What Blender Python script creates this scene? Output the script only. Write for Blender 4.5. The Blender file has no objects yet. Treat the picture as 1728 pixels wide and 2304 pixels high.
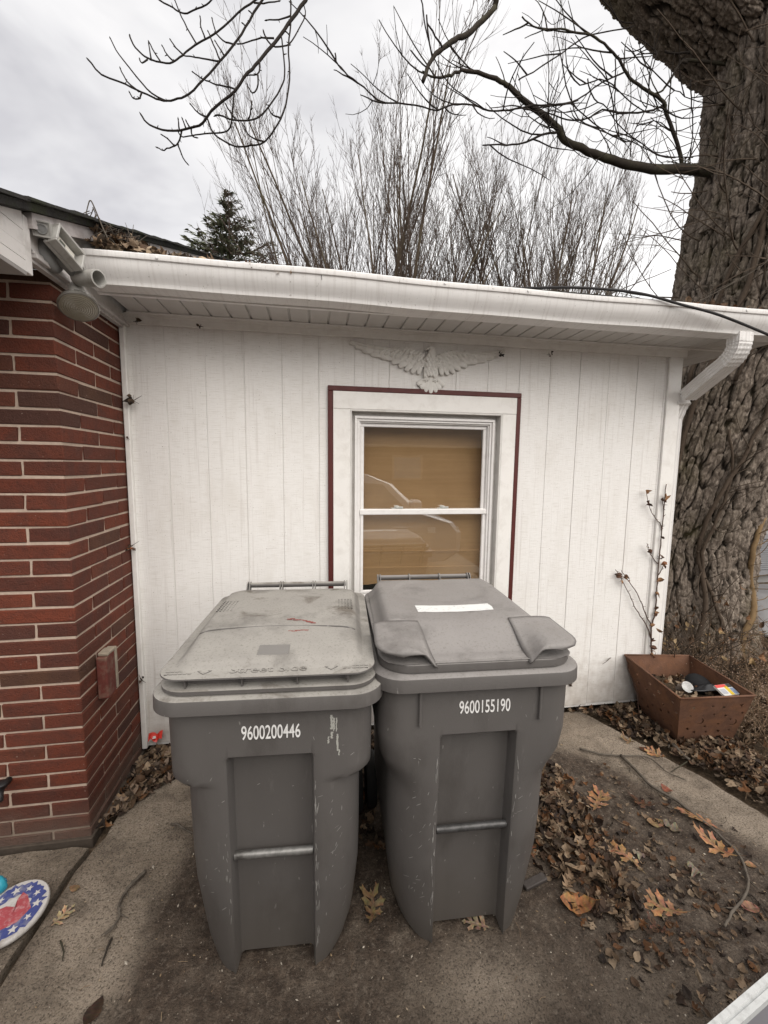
import bpy, math, random
import numpy as np
from mathutils import Vector, Matrix

S = bpy.context.scene
COL = S.collection
rnd = random.Random(11)
PI = math.pi

# ------------------------------------------------------------------ camera
YAW, PITCH, ROLL = 0.16508, -0.11092, 0.01172
CAM = Vector((0.9992, -2.4711, 1.6686))
F_PX, PH_H = 939.27, 2304.0
fw = Vector((math.sin(YAW) * math.cos(PITCH), math.cos(YAW) * math.cos(PITCH), math.sin(PITCH)))
rt = Vector((math.cos(YAW), -math.sin(YAW), 0))
up = rt.cross(fw)
c_, s_ = math.cos(ROLL), math.sin(ROLL)
rt2 = rt * c_ + up * s_
up2 = up * c_ - rt * s_
cd = bpy.data.cameras.new('camera')
cam = bpy.data.objects.new('camera', cd)
COL.objects.link(cam)
cam.matrix_world = Matrix(((rt2.x, up2.x, -fw.x, CAM.x), (rt2.y, up2.y, -fw.y, CAM.y), (rt2.z, up2.z, -fw.z, CAM.z), (0, 0, 0, 1)))
cd.sensor_fit = 'VERTICAL'
cd.sensor_height = 24
cd.lens = 24 * F_PX / PH_H
cd.clip_start = 0.05
cd.clip_end = 600
S.camera = cam

# ------------------------------------------------------------------ sky and sun (overcast)
SUN_EL, SUN_AZ = math.radians(42), math.radians(160)     # azimuth clockwise from +Y: high behind the viewer, a bit right
w = bpy.data.worlds.new("World")
S.world = w
w.use_nodes = True
wn = w.node_tree
wn.nodes.clear()
def N(nt, t, **kw):
    n = nt.nodes.new(t)
    for k, v in kw.items():
        if k.startswith('i_'):
            key = k[2:]
            n.inputs[int(key) if key.isdigit() else key.replace('_', ' ')].default_value = v
        else:
            setattr(n, k, v)
    return n
def L(nt, a, b): nt.links.new(a, b)
wo = N(wn, 'ShaderNodeOutputWorld')
bg = N(wn, 'ShaderNodeBackground')
bg.inputs['Strength'].default_value = 0.1
sky = N(wn, 'ShaderNodeTexSky', sky_type='NISHITA', sun_disc=False)
sky.sun_elevation = SUN_EL
sky.sun_rotation = SUN_AZ
tc = N(wn, 'ShaderNodeTexCoord')
mp = N(wn, 'ShaderNodeMapping')
mp.inputs['Scale'].default_value = (1.0, 1.0, 1.9)
mp.inputs['Location'].default_value = (0.35, 0.1, 0.62)
L(wn, tc.outputs['Generated'], mp.inputs['Vector'])
n1 = N(wn, 'ShaderNodeTexNoise', i_Scale=2.3, i_Detail=5.0, i_Roughness=0.52, i_Distortion=0.35)
L(wn, mp.outputs[0], n1.inputs['Vector'])
cr = N(wn, 'ShaderNodeValToRGB')
cr.color_ramp.elements[0].position = 0.38
cr.color_ramp.elements[0].color = (0.57, 0.56, 0.58, 1)
cr.color_ramp.elements[1].position = 0.62
cr.color_ramp.elements[1].color = (0.86, 0.845, 0.84, 1)
e = cr.color_ramp.elements.new(0.50)
e.color = (0.75, 0.74, 0.745, 1)
e = cr.color_ramp.elements.new(0.78)
e.color = (1.05, 1.035, 1.02, 1)
# the deck is thin and bright low in the north-east, where the photograph's sky goes white
dt = N(wn, 'ShaderNodeVectorMath', operation='DOT_PRODUCT')
nv_ = N(wn, 'ShaderNodeVectorMath', operation='NORMALIZE')
L(wn, tc.outputs['Generated'], nv_.inputs[0])
L(wn, nv_.outputs[0], dt.inputs[0])
dt.inputs[1].default_value = (0.60, 0.74, 0.30)
dm = N(wn, 'ShaderNodeMapRange', interpolation_type='SMOOTHSTEP')
dm.inputs[1].default_value = 0.72
dm.inputs[2].default_value = 1.0
dm.inputs[3].default_value = 0.0
dm.inputs[4].default_value = 0.26
L(wn, dt.outputs['Value'], dm.inputs[0])
ad = N(wn, 'ShaderNodeMath', operation='ADD')
L(wn, n1.outputs[0], ad.inputs[0])
L(wn, dm.outputs[0], ad.inputs[1])
L(wn, ad.outputs[0], cr.inputs[0])
# brighter towards the zenith, as a cloud deck is
sx = N(wn, 'ShaderNodeSeparateXYZ')
L(wn, tc.outputs['Generated'], sx.inputs[0])
mr = N(wn, 'ShaderNodeFloatCurve')
cv_ = mr.mapping.curves[0]
mr.mapping.use_clip = False
cv_.points[0].location = (0.0, 0.60)
cv_.points[1].location = (1.0, 0.60)
for p_ in ((0.25, 0.555), (0.55, 0.47)): cv_.points.new(*p_)
mr.mapping.update()
mr.inputs[0].default_value = 1.0
L(wn, sx.outputs['Z'], mr.inputs[1])
mr2 = N(wn, 'ShaderNodeMath', operation='MULTIPLY')
mr2.inputs[1].default_value = 10.0
L(wn, mr.outputs[0], mr2.inputs[0])
vm = N(wn, 'ShaderNodeVectorMath', operation='SCALE')
L(wn, cr.outputs[0], vm.inputs[0])
L(wn, mr2.outputs[0], vm.inputs['Scale'])
mx = N(wn, 'ShaderNodeMix', data_type='RGBA')
mx.inputs[0].default_value = 0.96
L(wn, sky.outputs[0], mx.inputs[6])
L(wn, vm.outputs[0], mx.inputs[7])
L(wn, mx.outputs[2], bg.inputs['Color'])
L(wn, bg.outputs[0], wo.inputs[0])
sd = bpy.data.lights.new('sun', 'SUN')
sd.energy = 1.5
sd.angle = math.radians(80)
sd.color = (1.0, 0.945, 0.875)
so = bpy.data.objects.new('sun', sd)
COL.objects.link(so)
sun_dir = Vector((math.sin(SUN_AZ) * math.cos(SUN_EL), math.cos(SUN_AZ) * math.cos(SUN_EL), math.sin(SUN_EL)))
so.rotation_euler = sun_dir.to_track_quat('Z', 'Y').to_euler()
so.location = (2, -6, 9)
S.render.engine = 'CYCLES'
S.view_settings.view_transform = 'Standard'
S.view_settings.look = 'None'
S.view_settings.exposure = 1.33
S.view_settings.gamma = 1
S.view_settings.use_curve_mapping = False
S.cycles.max_bounces = 6
S.cycles.transparent_max_bounces = 12

# ------------------------------------------------------------------ helpers: meshes and objects
class MB:
    def __init__(s):
        s.v, s.f, s.c = [], [], []          # verts, faces, colour per vertex (optional)
    def add(s, vs, fs, col=None):
        o = len(s.v)
        s.v.extend([tuple(p) for p in vs])
        s.f.extend([tuple(i + o for i in f) for f in fs])
        if col is not None: s.c.extend([col] * len(vs))
        return s
    def box(s, x0, x1, y0, y1, z0, z1, b=0.0):
        if b <= 0:
            v = [(x, y, z) for z in (z0, z1) for y in (y0, y1) for x in (x0, x1)]
            f = [(0, 2, 3, 1), (4, 5, 7, 6), (0, 1, 5, 4), (2, 6, 7, 3), (0, 4, 6, 2), (1, 3, 7, 5)]
            return s.add(v, f)
        lo, hi = (x0, y0, z0), (x1, y1, z1)
        v, idx = [], {}
        for a in range(3):                                  # 24 verts, one per corner and face axis
            for k in range(8):
                sg = [(k >> j) & 1 for j in range(3)]
                p = []
                for j in range(3):
                    q = hi[j] if sg[j] else lo[j]
                    if j != a: q += -b if sg[j] else b
                    p.append(q)
                idx[(a, k)] = len(v)
                v.append(p)
        f = []
        for a in range(3):
            o1, o2 = (a + 1) % 3, (a + 2) % 3
            for sd_ in (0, 1):
                q = [(sd_ << a) | (i << o1) | (j << o2) for i, j in ((0, 0), (1, 0), (1, 1), (0, 1))]
                q = [idx[(a, k)] for k in q]
                f.append(tuple(q if sd_ else q[::-1]))
        for a in range(3):                                  # edges along axis a
            o1, o2 = (a + 1) % 3, (a + 2) % 3
            for i in (0, 1):
                for j in (0, 1):
                    k0 = (i << o1) | (j << o2)
                    k1 = k0 | (1 << a)
                    q = [idx[(o1, k0)], idx[(o1, k1)], idx[(o2, k1)], idx[(o2, k0)]]
                    f.append(tuple(q if (i == j) else q[::-1])[::-1] if True else None)
        for k in range(8):
            f.append((idx[(0, k)], idx[(1, k)], idx[(2, k)]) if bin(k).count('1') % 2 else (idx[(0, k)], idx[(2, k)], idx[(1, k)]))
        return s.add(v, f)
    def tube(s, path, rad, n=6, cap=True, col=None, flat=1.0):
        P = [Vector(p) for p in path]
        m = len(P)
        if not hasattr(rad, '__len__'): rad = [rad] * m
        if len(rad) == 2 and m != 2: rad = [rad[0] + (rad[1] - rad[0]) * i / (m - 1) for i in range(m)]
        vs, fs = [], []
        ref = None
        for i in range(m):
            t = (P[min(i + 1, m - 1)] - P[max(i - 1, 0)])
            t = t.normalized() if t.length > 1e-9 else Vector((0, 0, 1))
            if ref is None: ref = t.orthogonal().normalized()
            ref = ref - t * ref.dot(t)
            ref = ref.normalized() if ref.length > 1e-6 else t.orthogonal().normalized()
            b = t.cross(ref)
            for k in range(n):
                a = 2 * PI * k / n
                vs.append(P[i] + (ref * math.cos(a) + b * math.sin(a) * flat) * rad[i])
        for i in range(m - 1):
            for k in range(n):
                k2 = (k + 1) % n
                fs.append((i * n + k, i * n + k2, (i + 1) * n + k2, (i + 1) * n + k))
        if cap:
            fs.append(tuple(range(n - 1, -1, -1)))
            fs.append(tuple((m - 1) * n + k for k in range(n)))
        return s.add(vs, fs, col)
    def lathe(s, prof, n=24, M=None):
        vs, fs = [], []
        for r, z in prof:
            for k in range(n):
                a = 2 * PI * k / n
                p = Vector((r * math.cos(a), r * math.sin(a), z))
                vs.append(M @ p if M else p)
        for i in range(len(prof) - 1):
            for k in range(n):
                k2 = (k + 1) % n
                fs.append((i * n + k, i * n + k2, (i + 1) * n + k2, (i + 1) * n + k))
        if prof[0][0] > 1e-6: fs.append(tuple(range(n - 1, -1, -1)))
        if prof[-1][0] > 1e-6: fs.append(tuple((len(prof) - 1) * n + k for k in range(n)))
        return s.add(vs, fs)
    def loft(s, rings, closed=True, cap=(True, True)):
        n = len(rings[0])
        vs = [p for r in rings for p in r]
        fs = []
        for i in range(len(rings) - 1):
            for k in range(n if closed else n - 1):
                k2 = (k + 1) % n
                fs.append((i * n + k, i * n + k2, (i + 1) * n + k2, (i + 1) * n + k))
        if cap[0]: fs.append(tuple(range(n - 1, -1, -1)))
        if cap[1]: fs.append(tuple((len(rings) - 1) * n + k for k in range(n)))
        return s.add(vs, fs)
    def prism(s, poly, axis, a0, a1):
        # poly: 2-D outline (counter-clockwise seen along +axis), extruded from a0 to a1 along axis 'x','y' or 'z'
        mk = {'x': lambda u, v, a: (a, u, v), 'y': lambda u, v, a: (u, a, v), 'z': lambda u, v, a: (u, v, a)}[axis]
        return s.loft([[mk(u, v, a0) for u, v in poly], [mk(u, v, a1) for u, v in poly]])
    def mesh(s, name, mat, off=(0, 0, 0), smooth=False, bev=0.0):
        me = bpy.data.meshes.new(name)
        if off != (0, 0, 0):
            v = [(p[0] - off[0], p[1] - off[1], p[2] - off[2]) for p in s.v]
        else: v = s.v
        me.from_pydata(v, [], s.f)
        if s.c and len(s.c) == len(s.v):
            ca = me.color_attributes.new('tint', 'FLOAT_COLOR', 'POINT')
            ca.data.foreach_set('color', np.array([c if len(c) == 4 else (*c, 1) for c in s.c], dtype=np.float32).ravel())
        if mat: me.materials.append(mat)
        if smooth: me.polygons.foreach_set('use_smooth', [True] * len(me.polygons))
        me.update()
        return me

def fixn(me):
    import bmesh
    bm = bmesh.new(); bm.from_mesh(me)
    bmesh.ops.recalc_face_normals(bm, faces=bm.faces)
    bm.to_mesh(me); bm.free()

LOC = {}
def obj(name, mb, mat, parent=None, smooth=False, local=False, recalc=True, sharp=None):
    """one mesh object; vertices are world positions unless local (then in the parent's frame)"""
    off = (0, 0, 0)
    if parent is not None and not local: off = LOC[parent.name]
    me = mb.mesh(name, mat, off, smooth) if isinstance(mb, MB) else mb
    if recalc and isinstance(mb, MB): fixn(me)
    if smooth and sharp: me.set_sharp_from_angle(angle=math.radians(sharp))
    o = bpy.data.objects.new(name, me)
    COL.objects.link(o)
    if parent is not None:
        o.parent = parent
    LOC[o.name] = off
    return o
def tag(o, label=None, cat=None, group=None, kind=None):
    if label: o['label'] = label
    if cat: o['category'] = cat
    if group: o['group'] = group
    if kind: o['kind'] = kind
    return o
def thing(name, label, cat, loc=(0, 0, 0), rotz=0, group=None):
    o = bpy.data.objects.new(name, None)
    o.empty_display_size = 0.1
    COL.objects.link(o)
    o.location = loc
    o.rotation_euler = (0, 0, rotz)
    LOC[o.name] = tuple(loc)
    return tag(o, label, cat, group)
def stuff(o): o['kind'] = 'stuff'; return o
def struct(o): o['kind'] = 'structure'; return o

# vectorised value noise
def _h(i, j, k, seed):
    n = (i * 374761393 + j * 668265263 + k * 2147483647 + seed * 974634777) & 0xFFFFFFFF
    n = ((n ^ (n >> 13)) * 1274126177) & 0xFFFFFFFF
    return ((n ^ (n >> 16)) & 0xFFFF) / 65535.0
def vnoise(x, y, z, seed=0):
    x, y, z = np.broadcast_arrays(np.asarray(x, float), np.asarray(y, float), np.asarray(z, float))
    i, j, k = np.floor(x).astype(np.int64), np.floor(y).astype(np.int64), np.floor(z).astype(np.int64)
    u, v, t = x - i, y - j, z - k
    u, v, t = u * u * (3 - 2 * u), v * v * (3 - 2 * v), t * t * (3 - 2 * t)
    r = 0
    for a in (0, 1):
        for b in (0, 1):
            for c in (0, 1):
                wgt = (u if a else 1 - u) * (v if b else 1 - v) * (t if c else 1 - t)
                r = r + wgt * _h(i + a, j + b, k + c, seed)
    return r
def fbm(x, y, z, oct=4, seed=0):
    r, a, t = 0, 0.5, 0
    for o in range(oct):
        r = r + a * vnoise(np.asarray(x) * 2 ** o, np.asarray(y) * 2 ** o, np.asarray(z) * 2 ** o, seed + o)
        t += a
        a *= 0.5
    return r / t

# ------------------------------------------------------------------ helpers: materials
def newmat(name, rough=0.7, spec=0.4, metal=0.0):
    m = bpy.data.materials.new(name)
    m.use_nodes = True
    nt = m.node_tree
    b = nt.nodes['Principled BSDF']
    b.inputs['Roughness'].default_value = rough
    b.inputs['Specular IOR Level'].default_value = spec
    b.inputs['Metallic'].default_value = metal
    return m, nt, b
def coord(nt, scale=(1, 1, 1), kind='Object', loc=(0, 0, 0)):
    t = N(nt, 'ShaderNodeTexCoord')
    mpp = N(nt, 'ShaderNodeMapping')
    mpp.inputs['Scale'].default_value = scale
    mpp.inputs['Location'].default_value = loc
    L(nt, t.outputs[kind], mpp.inputs[0])
    return mpp.outputs[0]
def noise(nt, vec, scale, detail=4, rough=0.55, dist=0.0):
    n = N(nt, 'ShaderNodeTexNoise', i_Scale=scale, i_Detail=detail, i_Roughness=rough, i_Distortion=dist)
    if vec is not None: L(nt, vec, n.inputs['Vector'])
    return n.outputs[0]
def ramp(nt, fac, stops):
    r = N(nt, 'ShaderNodeValToRGB')
    el = r.color_ramp.elements
    while len(el) < len(stops): el.new(0.5)
    for q, (p, c) in zip(el, stops):
        q.position = p
        q.color = (*c, 1) if hasattr(c, '__len__') else (c, c, c, 1)
    L(nt, fac, r.inputs[0])
    return r.outputs[0]
def mixc(nt, fac, a, b, mode='MIX'):
    m = N(nt, 'ShaderNodeMix', data_type='RGBA', blend_type=mode)
    for sock, val in ((0, fac), (6, a), (7, b)):
        if hasattr(val, 'node'): L(nt, val, m.inputs[sock])
        elif sock == 0: m.inputs[0].default_value = val
        else: m.inputs[sock].default_value = (*val, 1)
    return m.outputs[2]
def math2(nt, op, a, b=0.0):
    m = N(nt, 'ShaderNodeMath', operation=op)
    for i, val in enumerate((a, b)):
        if hasattr(val, 'node'): L(nt, val, m.inputs[i])
        else: m.inputs[i].default_value = val
    return m.outputs[0]
def bump(nt, b, h, strength=0.3, dist=0.01):
    n = N(nt, 'ShaderNodeBump')
    n.inputs['Strength'].default_value = strength
    n.inputs['Distance'].default_value = dist
    L(nt, h, n.inputs['Height'])
    L(nt, n.outputs[0], b.inputs['Normal'])
def simple(name, col, rough=0.6, spec=0.4, metal=0.0, var=0.18, scale=18.0, bmp=0.0, bscale=60.0, dirt=None, dscale=5.0, damt=0.5):
    m, nt, b = newmat(name, rough, spec, metal)
    v = coord(nt)
    n = noise(nt, v, scale, 5)
    c = mixc(nt, n, tuple(x * (1 - var) for x in col), tuple(min(1, x * (1 + var)) for x in col))
    if dirt:
        d = ramp(nt, noise(nt, v, dscale, 6, 0.65, 0.4), [(0.48, 0.0), (0.72, damt)])
        c = mixc(nt, d, c, dirt)
    L(nt, c, b.inputs['Base Color'])
    if bmp: bump(nt, b, noise(nt, v, bscale, 4), bmp, 0.004)
    return m
def tinted(name, rough=0.8, spec=0.2, scale=30.0, var=0.3, bmp=0.0, trans=0.0):
    """colour comes from the per-leaf / per-piece 'tint' attribute"""
    m, nt, b = newmat(name, rough, spec)
    a = N(nt, 'ShaderNodeAttribute', attribute_name='tint')
    v = coord(nt)
    n = noise(nt, v, scale, 4)
    k = ramp(nt, n, [(0.3, 1 - var), (0.7, 1 + var * 0.5)])
    L(nt, mixc(nt, 1.0, a.outputs['Color'], k, 'MULTIPLY'), b.inputs['Base Color'])
    if bmp: bump(nt, b, n, bmp, 0.003)
    return m

# ------------------------------------------------------------------ materials of the structure
def m_siding():
    m, nt, b = newmat('white_siding_paint', 0.62, 0.3)
    v = coord(nt)
    o = N(nt, 'ShaderNodeObjectInfo')
    fine = noise(nt, coord(nt, (260, 260, 9)), 1.0, 3)          # rough-sawn grain, vertical
    cross = noise(nt, coord(nt, (14, 14, 330)), 1.0, 2)         # faint cross lines
    grime = ramp(nt, noise(nt, coord(nt, (3.0, 3.0, 1.2)), 1.6, 6, 0.6, 0.5), [(0.50, 0.0), (0.80, 0.40)])
    c = mixc(nt, fine, (0.76, 0.74, 0.71), (0.845, 0.83, 0.805))
    c = mixc(nt, ramp(nt, cross, [(0.34, 0.50), (0.48, 0.0)]), c, (0.60, 0.57, 0.52))
    c = mixc(nt, grime, c, (0.60, 0.56, 0.50))
    sp = ramp(nt, noise(nt, v, 130, 2, 0.5), [(0.675, 0.0), (0.73, 0.75)])
    c = mixc(nt, sp, c, (0.30, 0.26, 0.22))
    st = ramp(nt, noise(nt, coord(nt, (40, 40, 1.3)), 1.0, 4, 0.6), [(0.56, 0.0), (0.74, 0.55)])   # drip streaks
    c = mixc(nt, st, c, (0.52, 0.48, 0.44))
    # splash-back dirt near the foot of the wall
    g = N(nt, 'ShaderNodeNewGeometry'); s = N(nt, 'ShaderNodeSeparateXYZ'); L(nt, g.outputs['Position'], s.inputs[0])
    low = ramp(nt, math2(nt, 'ADD', s.outputs['Z'], math2(nt, 'MULTIPLY', noise(nt, v, 16, 5), 0.7)), [(0.30, 0.75), (0.75, 0.0)])
    c = mixc(nt, low, c, (0.40, 0.35, 0.30))
    L(nt, c, b.inputs['Base Color'])
    bump(nt, b, math2(nt, 'ADD', math2(nt, 'MULTIPLY', fine, 0.6), math2(nt, 'MULTIPLY', cross, 0.5)), 0.55, 0.004)
    return m
M_SIDE = m_siding()
M_TRIM = simple('white_trim_paint', (0.80, 0.78, 0.745), 0.5, 0.35, var=0.05, scale=8, bmp=0.15, bscale=90, dirt=(0.52, 0.48, 0.43), dscale=14, damt=0.35)
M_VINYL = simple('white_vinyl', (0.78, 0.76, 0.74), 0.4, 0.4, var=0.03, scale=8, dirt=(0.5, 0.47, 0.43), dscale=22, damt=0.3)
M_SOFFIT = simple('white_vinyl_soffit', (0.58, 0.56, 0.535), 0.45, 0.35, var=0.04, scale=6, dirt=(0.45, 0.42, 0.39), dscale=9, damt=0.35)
M_REDTRIM = simple('dark_red_trim_paint', (0.085, 0.017, 0.014), 0.5, 0.35, var=0.25, scale=30, bmp=0.2)
M_DARK = simple('dark_interior', (0.02, 0.02, 0.02), 0.9, 0.1)
def m_gutter():
    m, nt, b = newmat('white_gutter_enamel', 0.38, 0.4)
    v = coord(nt)
    st = ramp(nt, noise(nt, coord(nt, (55, 2, 2.5)), 1.0, 5, 0.65), [(0.50, 0.0), (0.72, 0.42)])
    sp = ramp(nt, noise(nt, v, 75, 3, 0.6), [(0.66, 0.0), (0.74, 0.8)])
    c = mixc(nt, noise(nt, v, 6, 4), (0.72, 0.70, 0.68), (0.80, 0.785, 0.765))
    c = mixc(nt, st, c, (0.42, 0.385, 0.35))
    c = mixc(nt, sp, c, (0.30, 0.27, 0.24))
    L(nt, c, b.inputs['Base Color'])
    return m
M_GUT = m_gutter()
def m_brick():
    m, nt, b = newmat('red_brick', 0.85, 0.2)
    o = N(nt, 'ShaderNodeObjectInfo')
    v0 = N(nt, 'ShaderNodeVectorMath', operation='ADD')
    t = N(nt, 'ShaderNodeTexCoord')
    sc = N(nt, 'ShaderNodeVectorMath', operation='SCALE'); sc.inputs['Scale'].default_value = 37.0
    cx = N(nt, 'ShaderNodeCombineXYZ'); L(nt, o.outputs['Random'], cx.inputs[0]); L(nt, o.outputs['Random'], cx.inputs[1])
    L(nt, cx.outputs[0], sc.inputs[0])
    L(nt, t.outputs['Object'], v0.inputs[0]); L(nt, sc.outputs[0], v0.inputs[1])
    v = v0.outputs[0]
    base = ramp(nt, o.outputs['Random'], [(0.0, (0.138, 0.038, 0.0225)), (0.30, (0.172, 0.046, 0.0255)), (0.52, (0.108, 0.033, 0.0215)), (0.76, (0.150, 0.047, 0.0275)), (0.86, (0.082, 0.034, 0.027)), (0.94, (0.092, 0.050, 0.031)), (1.0, (0.150, 0.040, 0.025))])
    cloud = ramp(nt, noise(nt, v, 9, 5, 0.6, 0.6), [(0.35, 0.0), (0.75, 0.75)])
    c = mixc(nt, cloud, base, (0.065, 0.034, 0.028))
    fine = noise(nt, v, 170, 4, 0.6)
    c = mixc(nt, ramp(nt, fine, [(0.30, 0.55), (0.48, 0.0)]), c, (0.055, 0.028, 0.022))
    sp = ramp(nt, noise(nt, v, 90, 2), [(0.72, 0.0), (0.77, 0.5)])
    c = mixc(nt, sp, c, (0.42, 0.33, 0.27))
    g = N(nt, 'ShaderNodeNewGeometry'); s = N(nt, 'ShaderNodeSeparateXYZ'); L(nt, g.outputs['Position'], s.inputs[0])
    damp = ramp(nt, math2(nt, 'ADD', s.outputs['Z'], math2(nt, 'MULTIPLY', noise(nt, g.outputs['Position'], 5, 5), 0.22)), [(0.12, 0.75), (0.30, 0.0)])
    c = mixc(nt, damp, c, (0.13, 0.10, 0.08))
    L(nt, c, b.inputs['Base Color'])
    bump(nt, b, math2(nt, 'ADD', fine, math2(nt, 'MULTIPLY', noise(nt, v, 38, 5, 0.7), 1.4)), 0.9, 0.006)
    return m
M_BRICK = m_brick()
def m_mortar():
    m, nt, b = newmat('mortar', 0.92, 0.15)
    v = coord(nt)
    n = noise(nt, v, 60, 5, 0.6)
    c = mixc(nt, n, (0.36, 0.275, 0.215), (0.60, 0.48, 0.39))
    g = N(nt, 'ShaderNodeNewGeometry'); s = N(nt, 'ShaderNodeSeparateXYZ'); L(nt, g.outputs['Position'], s.inputs[0])
    damp = ramp(nt, math2(nt, 'ADD', s.outputs['Z'], math2(nt, 'MULTIPLY', noise(nt, v, 5, 5), 0.2)), [(0.14, 0.7), (0.30, 0.0)])
    c = mixc(nt, damp, c, (0.16, 0.13, 0.10))
    d2 = ramp(nt, noise(nt, v, 4, 5, 0.6), [(0.5, 0.0), (0.75, 0.5)])
    c = mixc(nt, d2, c, (0.20, 0.17, 0.14))
    L(nt, c, b.inputs['Base Color'])
    bump(nt, b, n, 0.6, 0.004)
    return m
M_MORTAR = m_mortar()
M_SHINGLE = simple('grey_asphalt_shingle', (0.050, 0.048, 0.046), 0.95, 0.1, var=0.5, scale=120, bmp=0.6, bscale=200, dirt=(0.055, 0.065, 0.03), dscale=12, damt=0.8)

# ------------------------------------------------------------------ ground
def m_soil():
    m, nt, b = newmat('soil', 0.95, 0.1)
    v = coord(nt)
    c = ramp(nt, noise(nt, v, 1.3, 8, 0.65), [(0.3, (0.045, 0.032, 0.022)), (0.55, (0.085, 0.062, 0.042)), (0.75, (0.13, 0.10, 0.062))])
    c = mixc(nt, ramp(nt, noise(nt, v, 45, 4), [(0.45, 0.0), (0.7, 0.6)]), c, (0.17, 0.125, 0.085))
    L(nt, c, b.inputs['Base Color'])
    bump(nt, b, noise(nt, v, 30, 6), 0.9, 0.03)
    return m
M_SOIL = m_soil()
def m_concrete():
    m, nt, b = newmat('weathered_concrete', 0.88, 0.25)
    v = coord(nt)
    st = N(nt, 'ShaderNodeAttribute', attribute_name='stain')
    sp = N(nt, 'ShaderNodeSeparateColor'); L(nt, st.outputs['Color'], sp.inputs[0])
    big = noise(nt, v, 2.2, 7, 0.6, 0.3)
    brush = noise(nt, coord(nt, (7, 34, 1)), 1.0, 5, 0.6, 0.6)        # trowel strokes running across the slab
    fine = noise(nt, v, 140, 4, 0.65)
    c = ramp(nt, big, [(0.30, (0.165, 0.132, 0.100)), (0.50, (0.255, 0.208, 0.160)), (0.68, (0.37, 0.305, 0.24))])
    c = mixc(nt, ramp(nt, brush, [(0.42, 0.0), (0.72, 0.55)]), c, (0.32, 0.27, 0.215))
    dk = ramp(nt, noise(nt, v, 6.5, 7, 0.7, 0.4), [(0.47, 0.0), (0.70, 0.75)])
    c = mixc(nt, dk, c, (0.072, 0.056, 0.043))
    f2 = math2(nt, 'MULTIPLY', sp.outputs[0], ramp(nt, noise(nt, v, 9, 6, 0.62), [(0.20, 0.55), (0.55, 1.0)]))
    dirt = ramp(nt, noise(nt, v, 24, 6, 0.7), [(0.30, (0.026, 0.0178, 0.0128)), (0.50, (0.056, 0.0395, 0.0285)), (0.74, (0.125, 0.092, 0.067))])
    c = mixc(nt, f2, c, dirt)
    c = mixc(nt, ramp(nt, fine, [(0.34, 0.85), (0.50, 0.0)]), c, (0.026, 0.020, 0.0145))
    mid_ = noise(nt, v, 55, 5, 0.7)
    c = mixc(nt, ramp(nt, mid_, [(0.30, 0.45), (0.42, 0.0)]), c, (0.040, 0.030, 0.022))
    c = mixc(nt, ramp(nt, mid_, [(0.54, 0.0), (0.70, 0.40)]), c, (0.30, 0.25, 0.20))
    peb = ramp(nt, noise(nt, v, 95, 1, 0.4), [(0.745, 0.0), (0.77, 0.75)])
    c = mixc(nt, peb, c, (0.40, 0.34, 0.27))
    L(nt, c, b.inputs['Base Color'])
    L(nt, ramp(nt, sp.outputs[0], [(0, 0.9), (1, 0.72)]), b.inputs['Roughness'])
    spk = noise(nt, v, 420, 2, 0.7)
    c = mixc(nt, ramp(nt, spk, [(0.34, 0.55), (0.44, 0.0)]), c, (0.030, 0.023, 0.017))
    c = mixc(nt, ramp(nt, spk, [(0.62, 0.0), (0.72, 0.30)]), c, (0.26, 0.215, 0.165))
    L(nt, c, b.inputs['Base Color'])
    hb = math2(nt, 'ADD', math2(nt, 'MULTIPLY', fine, 0.9), math2(nt, 'MULTIPLY', noise(nt, v, 34, 6, 0.7), 1.1))
    bump(nt, b, hb, 0.95, 0.008)
    return m
M_CONC = m_concrete()

def inpoly(x, y, poly):
    x = np.asarray(x); y = np.asarray(y)
    r = np.zeros(x.shape, bool)
    n = len(poly)
    for i in range(n):
        (x1, y1), (x2, y2) = poly[i], poly[(i + 1) % n]
        c = ((y1 > y) != (y2 > y)) & (x < (x2 - x1) * (y - y1) / ((y2 - y1) or 1e-9) + x1)
        r ^= c
    return r
def pdist(x, y, poly, closed=True):
    d = np.full(np.shape(x), 1e9)
    n = len(poly)
    for i in range(n if closed else n - 1):
        (x1, y1), (x2, y2) = poly[i], poly[(i + 1) % n]
        dx, dy = x2 - x1, y2 - y1
        t = np.clip(((x - x1) * dx + (y - y1) * dy) / (dx * dx + dy * dy + 1e-12), 0, 1)
        d = np.minimum(d, np.hypot(x - x1 - t * dx, y - y1 - t * dy))
    return d

g = MB()
g.box(-150, 150, -150, 150, -0.5, -0.045)
struct(obj('ground', g, M_SOIL))

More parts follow.
